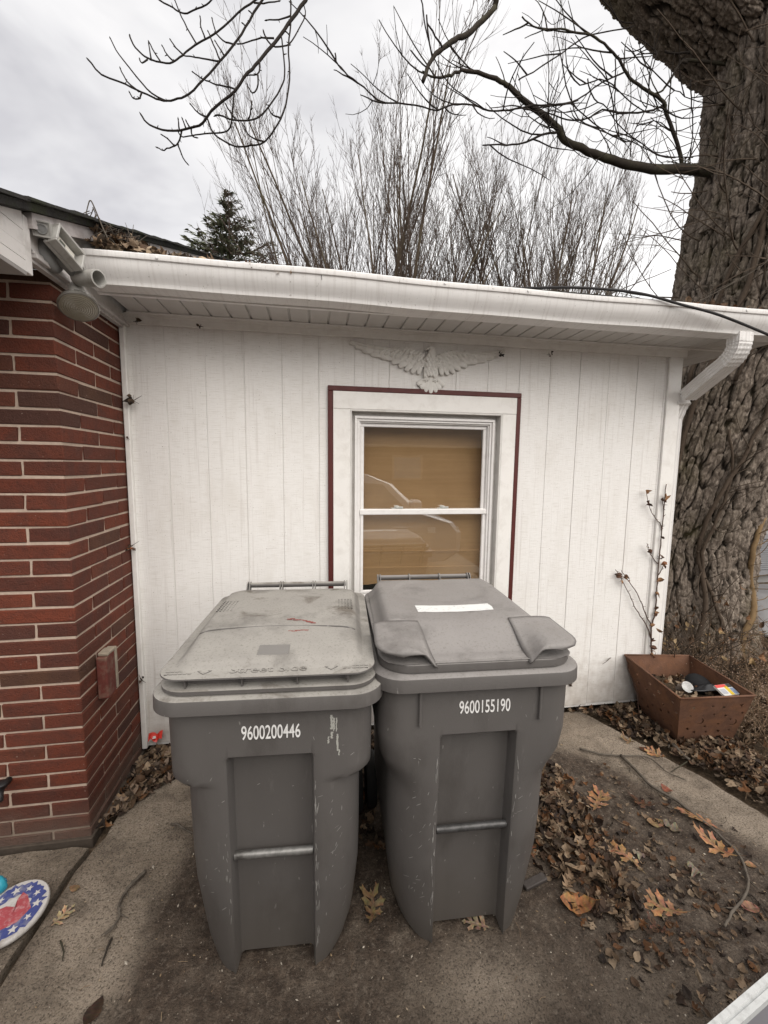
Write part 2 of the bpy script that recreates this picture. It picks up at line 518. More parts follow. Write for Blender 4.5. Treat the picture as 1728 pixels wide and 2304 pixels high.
DIRTY = [(0.47, -0.30), (0.43, -0.767), (0.398, -0.863), (0.368, -0.96), (0.401, -1.287), (0.36, -1.9), (0.5, -4), (3.4, -4), (3.3, -1.6), (3.0, -1.18), (2.873, -0.92), (2.74, -0.70), (2.62, -0.473), (2.342, -0.311), (2.05, -0.24), (1.9, -0.06), (1.2, -0.02), (0.6, -0.05)]
def slab(name, inside, x0, x1, y0, y1, step, top, label=None):
    nx, ny = int((x1 - x0) / step) + 1, int((y1 - y0) / step) + 1
    X, Y = np.meshgrid(np.linspace(x0, x1, nx), np.linspace(y0, y1, ny))
    wx = X + 0.030 * (fbm(X * 7, Y * 7, 0, 4, 5) - 0.5); wy = Y + 0.030 * (fbm(X * 7, Y * 7, 3, 4, 8) - 0.5)
    ok = inside(wx, wy)
    Z = top + 0.010 * (fbm(X * 1.6, Y * 1.6, 1, 4, 2) - 0.5) + 0.004 * (fbm(X * 12, Y * 12, 1, 3, 9) - 0.5)
    # stain mask
    qx = X + 0.16 * (fbm(X * 3.2, Y * 3.2, 0.3, 5, 21) - 0.5); qy = Y + 0.16 * (fbm(X * 3.2, Y * 3.2, 7.3, 5, 25) - 0.5)
    dd = pdist(qx, qy, DIRTY) * np.where(inpoly(qx, qy, DIRTY), 1, -1)
    st = np.clip(0.5 + dd / 0.085, 0, 1)
    pa = np.exp(-(((qx - 1.50) / 0.20) ** 2 + ((qy + 1.36) / 0.13) ** 2)) * 0.75
    pb = np.exp(-(((qx - 2.05) / 0.25) ** 2 + ((qy + 1.55) / 0.16) ** 2)) * 0.45
    pc = np.exp(-(((qx - 0.85) / 0.22) ** 2 + ((qy + 1.60) / 0.12) ** 2)) * 0.3
    st = np.clip(st - pa - pb - pc, 0, 1)
    # grime against the foot of the walls and in the joint
    st = np.maximum(st, np.clip(1 - (0 - Y) / 0.16, 0, 1) * 0.5 * (X < 3.4))
    st = np.maximum(st, np.exp(-np.abs(X - 0.02) / 0.045) * 0.65)
    V = np.stack([X, Y, Z], -1).reshape(-1, 3)
    idx = np.arange(nx * ny).reshape(ny, nx)
    F = np.stack([idx[:-1, :-1], idx[:-1, 1:], idx[1:, 1:], idx[1:, :-1]], -1).reshape(-1, 4)
    okf = (ok[:-1, :-1] & ok[:-1, 1:] & ok[1:, 1:] & ok[1:, :-1]).reshape(-1)
    F = F[okf]
    # skirt down the open edges
    from collections import Counter
    E = np.concatenate([F[:, [0, 1]], F[:, [1, 2]], F[:, [2, 3]], F[:, [3, 0]]])
    key = np.sort(E, 1); kk = key[:, 0].astype(np.int64) * (nx * ny) + key[:, 1]
    u, inv, cnt = np.unique(kk, return_inverse=True, return_counts=True)
    B = E[cnt[inv] == 1]
    n0 = len(V)
    vb = np.unique(B)
    bx, by = V[vb, 0], V[vb, 1]
    wob = 0.010 * (fbm(by * 9, 0, 0, 4, 61) - 0.5)
    if name == 'driveway':
        V[vb, 0] = np.where(np.abs(bx - gapx(by)) < 0.06, gapx(by) + 0.014 + wob, np.where(np.abs(bx - redge(by)) < 0.10, redge(by) + 2.5 * wob, bx))
    else:
        V[vb, 0] = np.where(np.abs(bx - gapx(by)) < 0.07, gapx(by) - 0.018 + wob, bx)
        V[vb, 1] = np.where((np.abs(by + 0.625) < 0.05) & (V[vb, 0] < -0.03), -0.622 + 0.012 * (fbm(bx * 9, 0, 0, 3, 66) - 0.5), by)
    low = V[vb].copy(); low[:, 2] = -0.06
    mp_ = {int(a): n0 + i for i, a in enumerate(vb)}
    V2 = np.concatenate([V, low])
    faces = F.tolist() + [[int(b), int(a), mp_[int(a)], mp_[int(b)]] for a, b in B]
    me = bpy.data.meshes.new(name)
    me.from_pydata(V2.tolist(), [], faces)
    s2 = np.concatenate([st.reshape(-1), st.reshape(-1)[vb]])
    ca = me.color_attributes.new('stain', 'FLOAT_COLOR', 'POINT')
    ca.data.foreach_set('color', np.stack([s2, s2, s2, np.ones_like(s2)], -1).astype(np.float32).ravel())
    me.materials.append(M_CONC)
    me.polygons.foreach_set('use_smooth', [True] * len(me.polygons))
    me.set_sharp_from_angle(angle=math.radians(50))
    o = bpy.data.objects.new(name, me); COL.objects.link(o)
    return struct(o)
GAPX = [(-8, 0.02), (-1.13, -0.012), (-1.03, -0.012), (-0.81, 0.008), (-0.75, 0.008), (-0.65, 0.028), (-0.596, 0.052), (0.3, 0.052)]
def gapx(y): return np.interp(y, [a for a, b in GAPX], [b for a, b in GAPX])
REDGE = [(-8, 3.7), (-1.6, 3.35), (-0.96, 3.15), (-0.72, 3.09), (-0.41, 2.96), (-0.12, 2.83), (0.3, 2.70)]
def redge(y): return np.interp(y, [a for a, b in REDGE], [b for a, b in REDGE])
slab('driveway', lambda x, y: (x > gapx(y) + 0.012) & (x < redge(y)) & (y < -0.004), -0.1, 3.8, -3.6, 0.05, 0.0115, 0.0)
slab('walkway', lambda x, y: (x < gapx(y) - 0.016) & (y < -0.625), -1.2, 0.1, -3.6, -0.58, 0.0115, -0.004)
# the drive goes on behind the viewer
g = MB(); g.box(-2.2, 3.7, -16, -3.6, -0.06, -0.004)
struct(obj('street', g, simple('old_concrete', (0.17, 0.15, 0.125), 0.9, 0.2, var=0.3, scale=3)))

# ------------------------------------------------------------------ white shed
W_ = 3.36
ZT = 2.387                      # underside of the frieze board
WX0, WX1, WZ0, WZ1 = 1.203, 2.136, 0.78, 1.99       # window opening in the wall
shed = thing('white_shed', 'low white wooden shed with a boarded window under its gutter', 'shed', (0, 0, 0))
# carcass behind the siding, with the opening cut out, so the room is closed and dark
wl = MB()
for a in ((0.0, WX0, 0.0, 2.44), (WX1, W_ - 0.002, 0.0, 2.44), (WX0, WX1, 0.0, WZ0), (WX0, WX1, WZ1, 2.44)):
    wl.box(a[0], a[1], 0.0042, 0.10, a[2] + 0.02, a[3])
wl.box(W_ - 0.1, W_ - 0.004, 0.101, 5.0, 0.02, 2.6)
wl.box(0.0, 0.1, 0.101, 5.0, 0.02, 2.6)
wl.box(0.101, W_ - 0.101, 4.9, 5.0, 0.02, 2.9)
wl.box(0.0, W_ - 0.004, 0.101, 5.0, -0.03, 0.018)
obj('wall', wl, simple('groove_paint', (0.74, 0.72, 0.69), 0.8), shed)
# vertical boards of the face, 8 inches on centre with a sunk groove between them
X0G = 0.2126
edges = [0.0] + [X0G + 0.2032 * k for k in range(0, 16)] + [W_]
edges = [e_ for e_ in edges if e_ <= W_]
gw = 0.0019
for i in range(len(edges) - 1):
    ga, gb_ = (gw if i % 2 else 0.0008), (0.0008 if i % 2 else gw)        # every other groove is nearly filled with paint
    a, b = edges[i] + (ga if i else 0), edges[i + 1] - (gb_ if i < len(edges) - 2 else 0)
    if i == len(edges) - 2: b = W_
    spans = []
    if b <= WX0 or a >= WX1: spans = [(a, b, 0.035, ZT + 0.02)]
    else:
        spans = [(a, b, 0.035, WZ0), (a, b, WZ1, ZT + 0.02)]
        if a < WX0: spans.append((a, WX0, WZ0 + 0.0005, WZ1 - 0.0005))
        if b > WX1: spans.append((WX1, b, WZ0 + 0.0005, WZ1 - 0.0005))
    dy = 0.0005 * rnd.uniform(-1, 1)
    for (xa, xb, za, zb) in spans:
        zb_ = za + rnd.uniform(-0.012, 0.010) if za < 0.1 else za
        bm_ = MB(); bm_.box(xa, xb, 0.0 + dy, 0.0040, zb_, zb, 0.0012)
        obj('siding_plank', bm_, M_SIDE, shed)
# side wall planks (towards the tree)
for k in range(12):
    bm_ = MB(); bm_.box(W_ + 0.0005, W_ + 0.012, 0.025 + k * 0.2032, 0.22 + k * 0.2032, 0.03, 2.5, 0.0015)
    obj('siding_plank', bm_, M_SIDE, shed)
cb = MB()
cb.box(W_ - 0.085, W_ + 0.013, -0.016, -0.0012, 0.02, ZT, 0.002)
cb.box(W_ + 0.0005, W_ + 0.014, -0.0010, 0.024, 0.02, ZT, 0.001)
obj('corner_board', cb, M_TRIM, shed)
cb = MB(); cb.box(0.004, 0.032, -0.030, -0.0012, 0.02, ZT, 0.004)
obj('corner_board', cb, M_TRIM, shed)
fz = MB()
fz.box(0.004, W_ + 0.035, -0.022, -0.0012, ZT, 2.438, 0.002)
fz.box(0.004, W_ + 0.030, -0.030, -0.0225, ZT + 0.034, 2.438, 0.002)
fz.box(0.004, W_ + 0.040, -0.036, -0.0305, ZT + 0.043, 2.438, 0.001)
obj('frieze_board', fz, M_TRIM, shed)
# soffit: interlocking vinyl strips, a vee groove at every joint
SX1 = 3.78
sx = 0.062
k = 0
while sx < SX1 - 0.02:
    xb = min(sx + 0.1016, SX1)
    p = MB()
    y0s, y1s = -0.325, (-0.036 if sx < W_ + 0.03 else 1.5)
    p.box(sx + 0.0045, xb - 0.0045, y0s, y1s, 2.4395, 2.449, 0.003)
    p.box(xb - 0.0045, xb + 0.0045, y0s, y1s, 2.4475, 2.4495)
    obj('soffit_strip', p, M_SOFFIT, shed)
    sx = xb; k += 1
vh = MB()                                                   # small dark vent holes in every third strip
fa = MB()
fa.box(0.055, SX1, -0.345, -0.3255, 2.412, 2.555, 0.001)
fa.box(0.055, SX1, -0.3254, -0.300, 2.4325, 2.439, 0.001)
fa.box(0.055, SX1, -0.055, -0.0365, 2.4325, 2.439, 0.001)
obj('fascia', fa, M_VINYL, shed)
# K-style gutter swept along X with thickness
gy, gz = -0.345, 2.417
prof = [(0.0, 0.122), (0.0, 0.0), (-0.072, 0.0), (-0.080, 0.004), (-0.082, 0.014), (-0.086, 0.022), (-0.094, 0.033), (-0.106, 0.050), (-0.115, 0.068), (-0.119, 0.086), (-0.120, 0.096), (-0.128, 0.098), (-0.130, 0.104), (-0.130, 0.118), (-0.127, 0.122), (-0.118, 0.122), (-0.117, 0.116)]
inner = [(-0.117, 0.110), (-0.114, 0.090), (-0.103, 0.055), (-0.082, 0.024), (-0.076, 0.004), (-0.003, 0.003), (-0.003, 0.122)]
gp = prof + inner
gt = MB()
xs = np.linspace(0.065, SX1, 26)
rings = []
for x in xs:
    dz = -0.010 * x / 3.5 + 0.0035 * math.sin(x * 2.1) + 0.002 * math.sin(x * 7.3)
    dyy = 0.003 * math.sin(x * 3.7 + 1)
    rings.append([(x, gy - 0.002 + a + dyy * (a / -0.13), gz + b + dz) for a, b in gp])
gt.loft(rings)
for xe in (0.063,):
    gt.prism([(gy - 0.0015 + a, gz + b) for a, b in prof], 'x', xe - 0.004, xe)
gut = obj('gutter', gt, M_GUT, shed, smooth=True, sharp=35)
ss = MB()
for x in np.arange(0.35, 3.7, 0.42):
    ss.lathe([(0.0, 0.003), (0.005, 0.0025), (0.0065, 0.0)], 8, Matrix.Translation((x, gy - 0.132, gz + 0.110 - 0.01 * x / 3.5)) @ Matrix.Rotation(PI / 2, 4, 'X'))
obj('gutter_nail', ss, M_GUT, gut, local=True)
# roof of the shed: low slope, courses of shingles
rf = MB()
rf.prism([(-0.355, 2.551), (5.2, 3.05), (5.2, 3.10), (-0.355, 2.566)], 'x', 0.05, SX1 + 0.02)
obj('roof', rf, M_SHINGLE, shed)
for r_ in range(2):
    x = 0.12 - 0.15 * (r_ % 2)
    while x < SX1:
        xb = min(x + 0.305, SX1 + 0.03)
        sh = MB(); y_ = -0.385 + 0.14 * r_
        z_ = 2.5675 + (y_ + 0.355) * 0.09
        j = rnd.uniform(-0.006, 0.006)
        sh.loft([[(max(x, 0.1) + 0.002, y_ + j, z_ + 0.004 * r_), (xb - 0.002, y_ + j, z_ + 0.004 * r_), (xb - 0.002, y_ + 0.28, z_ + 0.0265), (max(x, 0.1) + 0.002, y_ + 0.28, z_ + 0.0265)],
                 [(max(x, 0.1) + 0.002, y_ + j, z_ + 0.006 + 0.004 * r_), (xb - 0.002, y_ + j, z_ + 0.006 + 0.004 * r_), (xb - 0.002, y_ + 0.28, z_ + 0.032), (max(x, 0.1) + 0.002, y_ + 0.28, z_ + 0.032)]])
        if xb > 0.12: obj('shingle', sh, M_SHINGLE, shed)
        x = xb
# downspout: rectangular ribbed pipe with two elbows
def rib_section(hw, hd, nrib=4):
    pts = []
    def side(ax, ay, bx, by, nx_, ny_):
        for i in range(nrib * 2):
            t = i / (nrib * 2)
            k_ = 0.0035 if i % 2 else 0.0
            pts.append((ax + (bx - ax) * t - nx_ * k_, ay + (by - ay) * t - ny_ * k_))
    side(-hw, -hd, hw, -hd, 0, -1); side(hw, -hd, hw, hd, 1, 0); side(hw, hd, -hw, hd, 0, 1); side(-hw, hd, -hw, -hd, -1, 0)
    return pts
sec = rib_section(0.046, 0.038)
def sweep(path, side_dir, sc=None):
    P = [Vector(p) for p in path]; rings = []
    for i, p_ in enumerate(P):
        t = (P[min(i + 1, len(P) - 1)] - P[max(i - 1, 0)]).normalized()
        s0 = Vector(side_dir); s0 = (s0 - t * s0.dot(t)).normalized(); d0 = t.cross(s0)
        q = sc[i] if sc else 1
        rings.append([tuple(p_ + s0 * a * q + d0 * b_ * q) for a, b_ in sec])
    return rings
A0 = Vector((3.352, -0.398, 2.425)); A1 = Vector((3.352, -0.398, 2.315)); A2 = Vector((3.404, 0.035, 2.100)); A3 = Vector((3.406, 0.062, 2.0))
path = [A0, A0.lerp(A1, 0.45)]
scs = [0.97, 1.0]
d01, d12 = (A1 - A0).normalized(), (A2 - A1).normalized()
for i in range(13):
    t = i / 12
    p_ = A1 + (-d01 * 0.060) * (1 - t) ** 2 + d12 * 0.075 * t ** 2
    path.append(p_); scs.append(1.0 if i % 2 else 0.93)
path += [A1.lerp(A2, 0.35), A1.lerp(A2, 0.352), A1.lerp(A2, 0.80), A1.lerp(A2, 0.802)]
scs += [1.0, 0.965, 0.965, 1.0]
dn = MB(); dn.loft(sweep(path, (1, 0, 0), scs))
ds = obj('downspout', dn, M_GUT, shed)
p2, s2_ = [], []
for i in range(8):
    t = i / 7
    p2.append(A2 - d12 * 0.06 * (1 - t) ** 2 + Vector((0, 0.02, -0.10)) * t ** 2 + Vector((0, 0.006, 0))); s2_.append(1.0 if i % 2 else 0.955)
p2 += [(3.400, 0.062, 2.02), (3.400, 0.062, 1.0), (3.398, 0.064, 0.12)]; s2_ += [0.96, 0.96, 0.96]
dn = MB(); dn.loft(sweep(p2, (1, 0, 0), s2_))
for q in range(2):
    c0 = A1.lerp(A2, 0.35 + 0.45 * q)
obj('downspout_leg', dn, M_GUT, ds, local=True)

# window: red bead, casing, vinyl frame, two sashes
win = MB()
cz = -0.019
def frame(mb, x0, x1, z0, z1, t, y0, y1, bv=0.002):
    mb.box(x0, x1, y0, y1, z1 - t, z1, bv); mb.box(x0, x1, y0, y1, z0, z0 + t, bv)
    mb.box(x0, x0 + t, y0, y1, z0 + t + 0.0004, z1 - t - 0.0004, bv); mb.box(x1 - t, x1, y0, y1, z0 + t + 0.0004, z1 - t - 0.0004, bv)
cs = MB()
cs.box(1.106, 2.226, -0.024, -0.0012, 1.99, 2.088, 0.002)
cs.box(1.106, 1.203, -0.022, -0.0012, 0.79, 1.9895, 0.002); cs.box(2.136, 2.226, -0.022, -0.0012, 0.79, 1.9895, 0.002)
cs.box(1.106, 2.226, -0.022, -0.0012, 0.685, 0.768, 0.002)
window = obj('window', cs, M_TRIM, shed)
rd = MB(); frame(rd, 1.076, 2.256, 0.655, 2.1185, 0.029, -0.020, -0.0014, 0.003)
obj('red_bead', rd, M_REDTRIM, window, local=True)
jb = MB()
frame(jb, WX0, WX1, 0.80, WZ1, 0.010, -0.0215, 0.10, 0.0005)
frame(jb, WX0 + 0.0102, WX1 - 0.0102, 0.8102, WZ1 - 0.0102, 0.020, 0.040, 0.098, 0.001)
obj('jamb', jb, simple('old_white_paint', (0.66, 0.64, 0.61), 0.6, 0.3, var=0.06, dirt=(0.42, 0.39, 0.35), dscale=12, damt=0.5), window, local=True)
sl = MB()
sl.loft([[(1.19, -0.05, 0.768), (2.15, -0.05, 0.768), (2.15, 0.09, 0.785), (1.19, 0.09, 0.785)], [(1.19, -0.05, 0.788), (2.15, -0.05, 0.788), (2.15, 0.09, 0.808), (1.19, 0.09, 0.808)]])
sl.box(1.21, 2.13, -0.020, 0.030, 0.8085, 0.824, 0.002)
sl.box(1.215, 2.125, -0.004, 0.036, 0.8245, 0.842, 0.002)
obj('sill', sl, simple('peeling_white_paint', (0.68, 0.64, 0.57), 0.7, 0.2, var=0.12, dirt=(0.30, 0.23, 0.16), dscale=16, damt=0.9, bmp=0.5), window, local=True)
vf = MB()
frame(vf, 1.2335, 2.1055, 0.842, 1.9575, 0.016, 0.012, 0.090, 0.002)
frame(vf, 1.2500, 2.0890, 0.8585, 1.9410, 0.013, 0.022, 0.088, 0.002)
frame(vf, 1.2634, 2.0756, 0.8719, 1.9276, 0.007, 0.034, 0.086, 0.001)
obj('window_frame', vf, M_VINYL, window, local=True)
us = MB(); frame(us, 1.2708, 2.0682, 1.372, 1.9202, 0.022, 0.050, 0.068, 0.004)
obj('sash', us, M_VINYL, window, local=True)
ls = MB(); frame(ls, 1.2708, 2.0682, 0.8795, 1.404, 0.018, 0.028, 0.0485, 0.004)
ls.box(1.266, 2.073, 0.020, 0.0278, 1.370, 1.402, 0.003)
obj('sash', ls, M_VINYL, window, local=True)
def m_glass():
    m = bpy.data.materials.new('window_glass'); m.use_nodes = True
    nt = m.node_tree; nt.nodes.clear()
    o = N(nt, 'ShaderNodeOutputMaterial'); mxs = N(nt, 'ShaderNodeMixShader')
    t = N(nt, 'ShaderNodeBsdfTransparent'); t.inputs[0].default_value = (0.975, 0.985, 0.98, 1)
    gl = N(nt, 'ShaderNodeBsdfGlossy', i_Roughness=0.012); gl.inputs[0].default_value = (1, 1, 1, 1)
    lw = N(nt, 'ShaderNodeLayerWeight', i_Blend=0.5)
    fr_o = math2(nt, 'ADD', math2(nt, 'MULTIPLY', math2(nt, 'POWER', lw.outputs['Facing'], 4.0), 0.5), 0.125)
    bp = N(nt, 'ShaderNodeBump'); bp.inputs['Strength'].default_value = 0.02; bp.inputs['Distance'].default_value = 0.02
    L(nt, noise(nt, coord(nt), 3.0, 2), bp.inputs['Height'])
    L(nt, bp.outputs[0], gl.inputs['Normal'])
    L(nt, fr_o, mxs.inputs[0]); L(nt, t.outputs[0], mxs.inputs[1]); L(nt, gl.outputs[0], mxs.inputs[2]); L(nt, mxs.outputs[0], o.inputs[0])
    return m
M_GLASS = m_glass()
for (x0, x1, z0, z1, y) in ((1.290, 2.049, 1.392, 1.900, 0.058), (1.286, 2.053, 0.895, 1.388, 0.038)):
    p = MB(); p.box(x0, x1, y, y + 0.003, z0, z1)
    obj('pane', p, M_GLASS, window, local=True)
M_LOCK = simple('sash_lock_metal', (0.62, 0.62, 0.58), 0.35, 0.5, 0.4)
for x in (1.50, 1.79):
    lk = MB()
    lk.box(x - 0.035, x + 0.035, 0.030, 0.048, 1.4042, 1.410, 0.001)
    lk.lathe([(0.016, 0), (0.016, 0.010), (0.010, 0.014), (0, 0.014)], 12, Matrix.Translation((x - 0.004, 0.039, 1.4102)))
    lk.box(x - 0.004, x + 0.034, 0.024, 0.034, 1.4105, 1.419, 0.002)
    obj('sash_lock', lk, M_LOCK, window, local=True)
# cardboard behind the glass, with creases, a bent lower edge above a dark gap
def m_card():
    m, nt, b = newmat('brown_cardboard', 0.85, 0.15)
    v = coord(nt)
    c = mixc(nt, noise(nt, coord(nt, (2, 2, 60)), 1.0, 4), (0.325, 0.192, 0.090), (0.425, 0.270, 0.138))
    c = mixc(nt, ramp(nt, noise(nt, v, 5, 5, 0.6), [(0.4, 0.0), (0.75, 0.5)]), c, (0.26, 0.155, 0.078))
    L(nt, c, b.inputs['Base Color'])
    return m
cdm = MB()
zc = [(0.925, 0.085), (1.005, 0.083), (1.028, 0.080), (1.032, 0.088), (1.118, 0.086), (1.133, 0.082), (1.138, 0.091), (1.33, 0.100), (1.62, 0.130), (1.92, 0.185)]
xs = np.linspace(1.262, 2.084, 15)
for z, y in zc: pass
Vc, Fc = [], []
for z, y in zc:
    for x in xs:
        sl_ = 0.012 * math.sin((x - 1.26) * 2.0) * (1 if z < 1.2 else 0)
        Vc.append((x, y + 0.006 + 0.0015 * math.sin(x * 9 + z * 5), z - sl_ + (0.006 * math.sin(x * 23) if z < 0.93 else 0)))
nn = len(xs)
for i in range(len(zc) - 1):
    for j in range(nn - 1): Fc.append((i * nn + j, i * nn + j + 1, (i + 1) * nn + j + 1, (i + 1) * nn + j))
cdm.add(Vc, Fc)
cb_o = obj('cardboard_sheet', cdm, m_card())
md_ = cb_o.modifiers.new('thick', 'SOLIDIFY'); md_.thickness = 0.005; md_.offset = 1
tag(cb_o, 'brown cardboard sheet filling the window behind the glass', 'cardboard')

# ------------------------------------------------------------------ brick house at the left
BD, CH, ZL0 = 0.5854, 0.0677, 2.2149
house = thing('brick_house', 'red brick house corner with pale mortar at the left edge', 'house', (0, -BD, 0))
core = MB()
core.box(-3.0, -0.0055, -BD + 0.0055, -0.0, -0.05, 2.40)
core.box(-3.0, -0.02, 0.0, 5.0, -0.05, 2.38)
hw_ = obj('wall', core, M_MORTAR, house)
LOC[hw_.name] = LOC[house.name]
_bc = {}
def brick_mesh(lx, ly, lz):
    key = (round(lx, 3), round(ly, 3), round(lz, 3), rnd.randrange(3))
    if key not in _bc:
        b = MB(); b.box(-lx / 2, lx / 2, -ly / 2, ly / 2, -lz / 2, lz / 2, 0.0032)
        b.v = [tuple(c + rnd.uniform(-0.0021, 0.0021) for c in p) for p in b.v]
        me = b.mesh('brick', M_BRICK); fixn(me)
        _bc[key] = me
    return _bc[key]
def brick(x0, x1, y0, y1, z0, z1):
    me = brick_mesh(x1 - x0, y1 - y0, z1 - z0)
    o = bpy.data.objects.new('brick', me)
    COL.objects.link(o)
    o.parent = hw_
    p = LOC[house.name]
    o.location = ((x0 + x1) / 2 - p[0] + rnd.uniform(-.0012, .0012), (y0 + y1) / 2 - p[1] + rnd.uniform(-.0012, .0012), (z0 + z1) / 2 - p[2] + rnd.uniform(-.001, .001))
    o.rotation_euler = (rnd.uniform(-.003, .003), rnd.uniform(-.004, .004), rnd.uniform(-.003, .003))
J = 0.0052
far = MB()
for i in range(-3, 33):
    zb, zt = ZL0 - CH * (i + 1) + J, ZL0 - CH * i - J
    if zb > 2.385: continue
    zt = min(zt, 2.398)
    even = i % 2 == 0
    fx = 0.1524 if even else 0.3048            # first joint on the front face
    sy = 0.3048 if even else 0.1524            # first joint on the side face
    brick(-fx + J, 0.0, -BD, -BD + sy - J, zb, zt)
    y = sy
    while y < BD - 0.02:
        y2 = min(y + 0.3048, BD + 0.004)
        if y2 - y > 0.03: brick(-0.09, rnd.uniform(-.0015, .0012), -BD + y + J, -BD + y2 - J, zb, zt)
        y += 0.3048
    x = fx
    while x < 2.5:
        x2 = x + 0.3048
        if x < 0.75: brick(-x2 + J, -x - J, -BD + rnd.uniform(-.0012, .0012), -BD + 0.09, zb, zt)
        else: far.box(-x2 + J, -x - J, -BD, -BD + 0.03, zb, zt)
        x = x2
stuff(obj('far_bricks', far, M_BRICK, house))
fnd = MB()
fnd.box(-3.0, 0.012, -BD - 0.012, -BD + 0.05, -0.06, 0.004, 0.003)
fnd.box(-0.05, 0.013, -BD + 0.0505, -0.004, -0.06, 0.003, 0.003)
obj('footing', fnd, simple('dark_footing', (0.07, 0.055, 0.043), 0.9, 0.2, var=0.4, scale=40, bmp=0.8), house)
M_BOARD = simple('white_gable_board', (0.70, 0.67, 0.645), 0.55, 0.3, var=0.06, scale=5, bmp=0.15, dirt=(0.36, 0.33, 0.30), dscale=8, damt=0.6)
def rz(y): return 2.484 + 0.40 * (y + 0.885)
gb = MB()
gb.prism([(-0.80, 2.392), (3.0, 2.392), (3.0, rz(3.0) - 0.02), (-0.80, rz(-0.80) - 0.02)], 'x', -0.02, 0.030)
obj('gable_board', gb, M_BOARD, house)
tb = MB()
tb.box(0.0055, 0.048, -0.745, 0.0, 2.374, 2.388, 0.002)
tb.box(0.0308, 0.040, -0.745, 0.0, 2.3885, 2.402, 0.002)
tb.box(0.0055, 0.030, -0.745, 0.0, 2.362, 2.3735, 0.001)
obj('trim_strip', tb, simple('grey_white_trim', (0.55, 0.52, 0.50), 0.5, 0.3, var=0.15, scale=12, dirt=(0.2, 0.17, 0.15), dscale=18, damt=0.8), house)
rb = MB()
rb.loft([[(0.0305, y, rz(y) - 0.072), (0.066, y, rz(y) - 0.072), (0.066, y, rz(y) - 0.022), (0.0305, y, rz(y) - 0.022)] for y in (-0.79, 0.5, 3.0)])
obj('rake_board', rb, simple('pinkish_white_paint', (0.60, 0.555, 0.54), 0.55, 0.3, var=0.08, scale=9, dirt=(0.3, 0.26, 0.24), dscale=10, damt=0.7), house)
ev = MB()
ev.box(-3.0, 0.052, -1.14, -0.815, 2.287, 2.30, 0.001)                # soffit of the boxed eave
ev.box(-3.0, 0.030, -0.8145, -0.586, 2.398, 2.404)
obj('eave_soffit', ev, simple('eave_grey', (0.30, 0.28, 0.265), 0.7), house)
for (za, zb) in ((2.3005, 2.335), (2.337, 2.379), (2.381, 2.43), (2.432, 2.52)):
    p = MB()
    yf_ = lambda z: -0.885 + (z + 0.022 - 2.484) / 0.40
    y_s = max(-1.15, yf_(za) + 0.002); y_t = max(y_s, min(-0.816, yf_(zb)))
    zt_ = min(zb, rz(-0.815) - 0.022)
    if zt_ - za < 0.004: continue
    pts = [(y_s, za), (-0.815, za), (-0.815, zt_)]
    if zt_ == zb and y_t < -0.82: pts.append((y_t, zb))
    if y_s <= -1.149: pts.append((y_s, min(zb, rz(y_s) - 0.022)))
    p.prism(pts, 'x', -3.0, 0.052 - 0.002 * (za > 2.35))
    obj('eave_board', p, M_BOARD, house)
p = MB(); p.box(0.018, 0.0515, -0.8145, -0.780, 2.30, rz(-0.80) - 0.035, 0.002)
obj('eave_board', p, M_BOARD, house)
ro = MB()
ro.loft([[(-3.2, y, rz(y) - 0.020), (0.085, y, rz(y) - 0.020), (0.092, y, rz(y) + 0.004), (-3.2, y, rz(y) + 0.004)] for y in (-1.28, 0.0, 3.4)])
roof_h = obj('roof', ro, M_SHINGLE, house)
y = -1.30
r_ = 0
while y < 3.2:
    s_h = MB()
    x = 0.105 + rnd.uniform(-0.006, 0.008)
    n = 5
    ya, yb = y, y + 0.30
    lift = 0.016 + rnd.uniform(-.002, .004)
    ra = [[(x - 0.9, yy, rz(yy) + h) for yy, h in ((ya, lift), (yb, 0.008))], [(x, yy, rz(yy) + h - d) for yy, h, d in ((ya, lift, 0.010 + rnd.uniform(-.006, .005)), (yb, 0.008, 0.004))]]
    s_h.add([ra[0][0], ra[1][0], ra[1][1], ra[0][1]] + [(q[0], q[1], q[2] + 0.009) for q in (ra[0][0], ra[1][0], ra[1][1], ra[0][1])],
            [(3, 2, 1, 0), (4, 5, 6, 7), (0, 1, 5, 4), (1, 2, 6, 5), (2, 3, 7, 6), (3, 0, 4, 7)])
    obj('shingle', s_h, M_SHINGLE, roof_h, local=False) if False else None
    LOC[roof_h.name] = LOC[house.name]
    obj('shingle', s_h, M_SHINGLE, roof_h)
    y += 0.142

# small things fixed to the brickwork
wb = MB()
bl = thing('wooden_block', 'weathered red-painted wooden block fixed to the brick side wall', 'wooden block', (0.0, -0.41, 0.58))
wb.box(0.002, 0.048, -0.455, -0.375, 0.575, 0.775, 0.004)
obj('block', wb, simple('worn_red_paint', (0.13, 0.038, 0.030), 0.8, 0.2, var=0.4, scale=25, bmp=0.5, dirt=(0.20, 0.15, 0.11), dscale=18, damt=0.8), bl)
wb = MB(); wb.box(0.010, 0.052, -0.374, -0.356, 0.585, 0.79, 0.003); wb.box(0.004, 0.05, -0.44, -0.3745, 0.7755, 0.792, 0.004)
obj('bare_edge', wb, simple('grey_bare_wood', (0.30, 0.255, 0.20), 0.9, 0.1, var=0.4, scale=40, bmp=0.6), bl)
sp_ = thing('hose_tap', 'dark hose tap low on the front of the brick house', 'tap', (-0.28, -0.585, 0.31))
M_IRON = simple('dark_iron', (0.025, 0.024, 0.025), 0.5, 0.5, 0.3, var=0.4, scale=40)
t_ = MB(); t_.tube([(-0.30, -0.585, 0.315), (-0.295, -0.64, 0.315), (-0.285, -0.665, 0.312), (-0.272, -0.685, 0.292)], [0.013, 0.013, 0.015, 0.012], 10)
obj('pipe', t_, M_IRON, sp_, smooth=True)
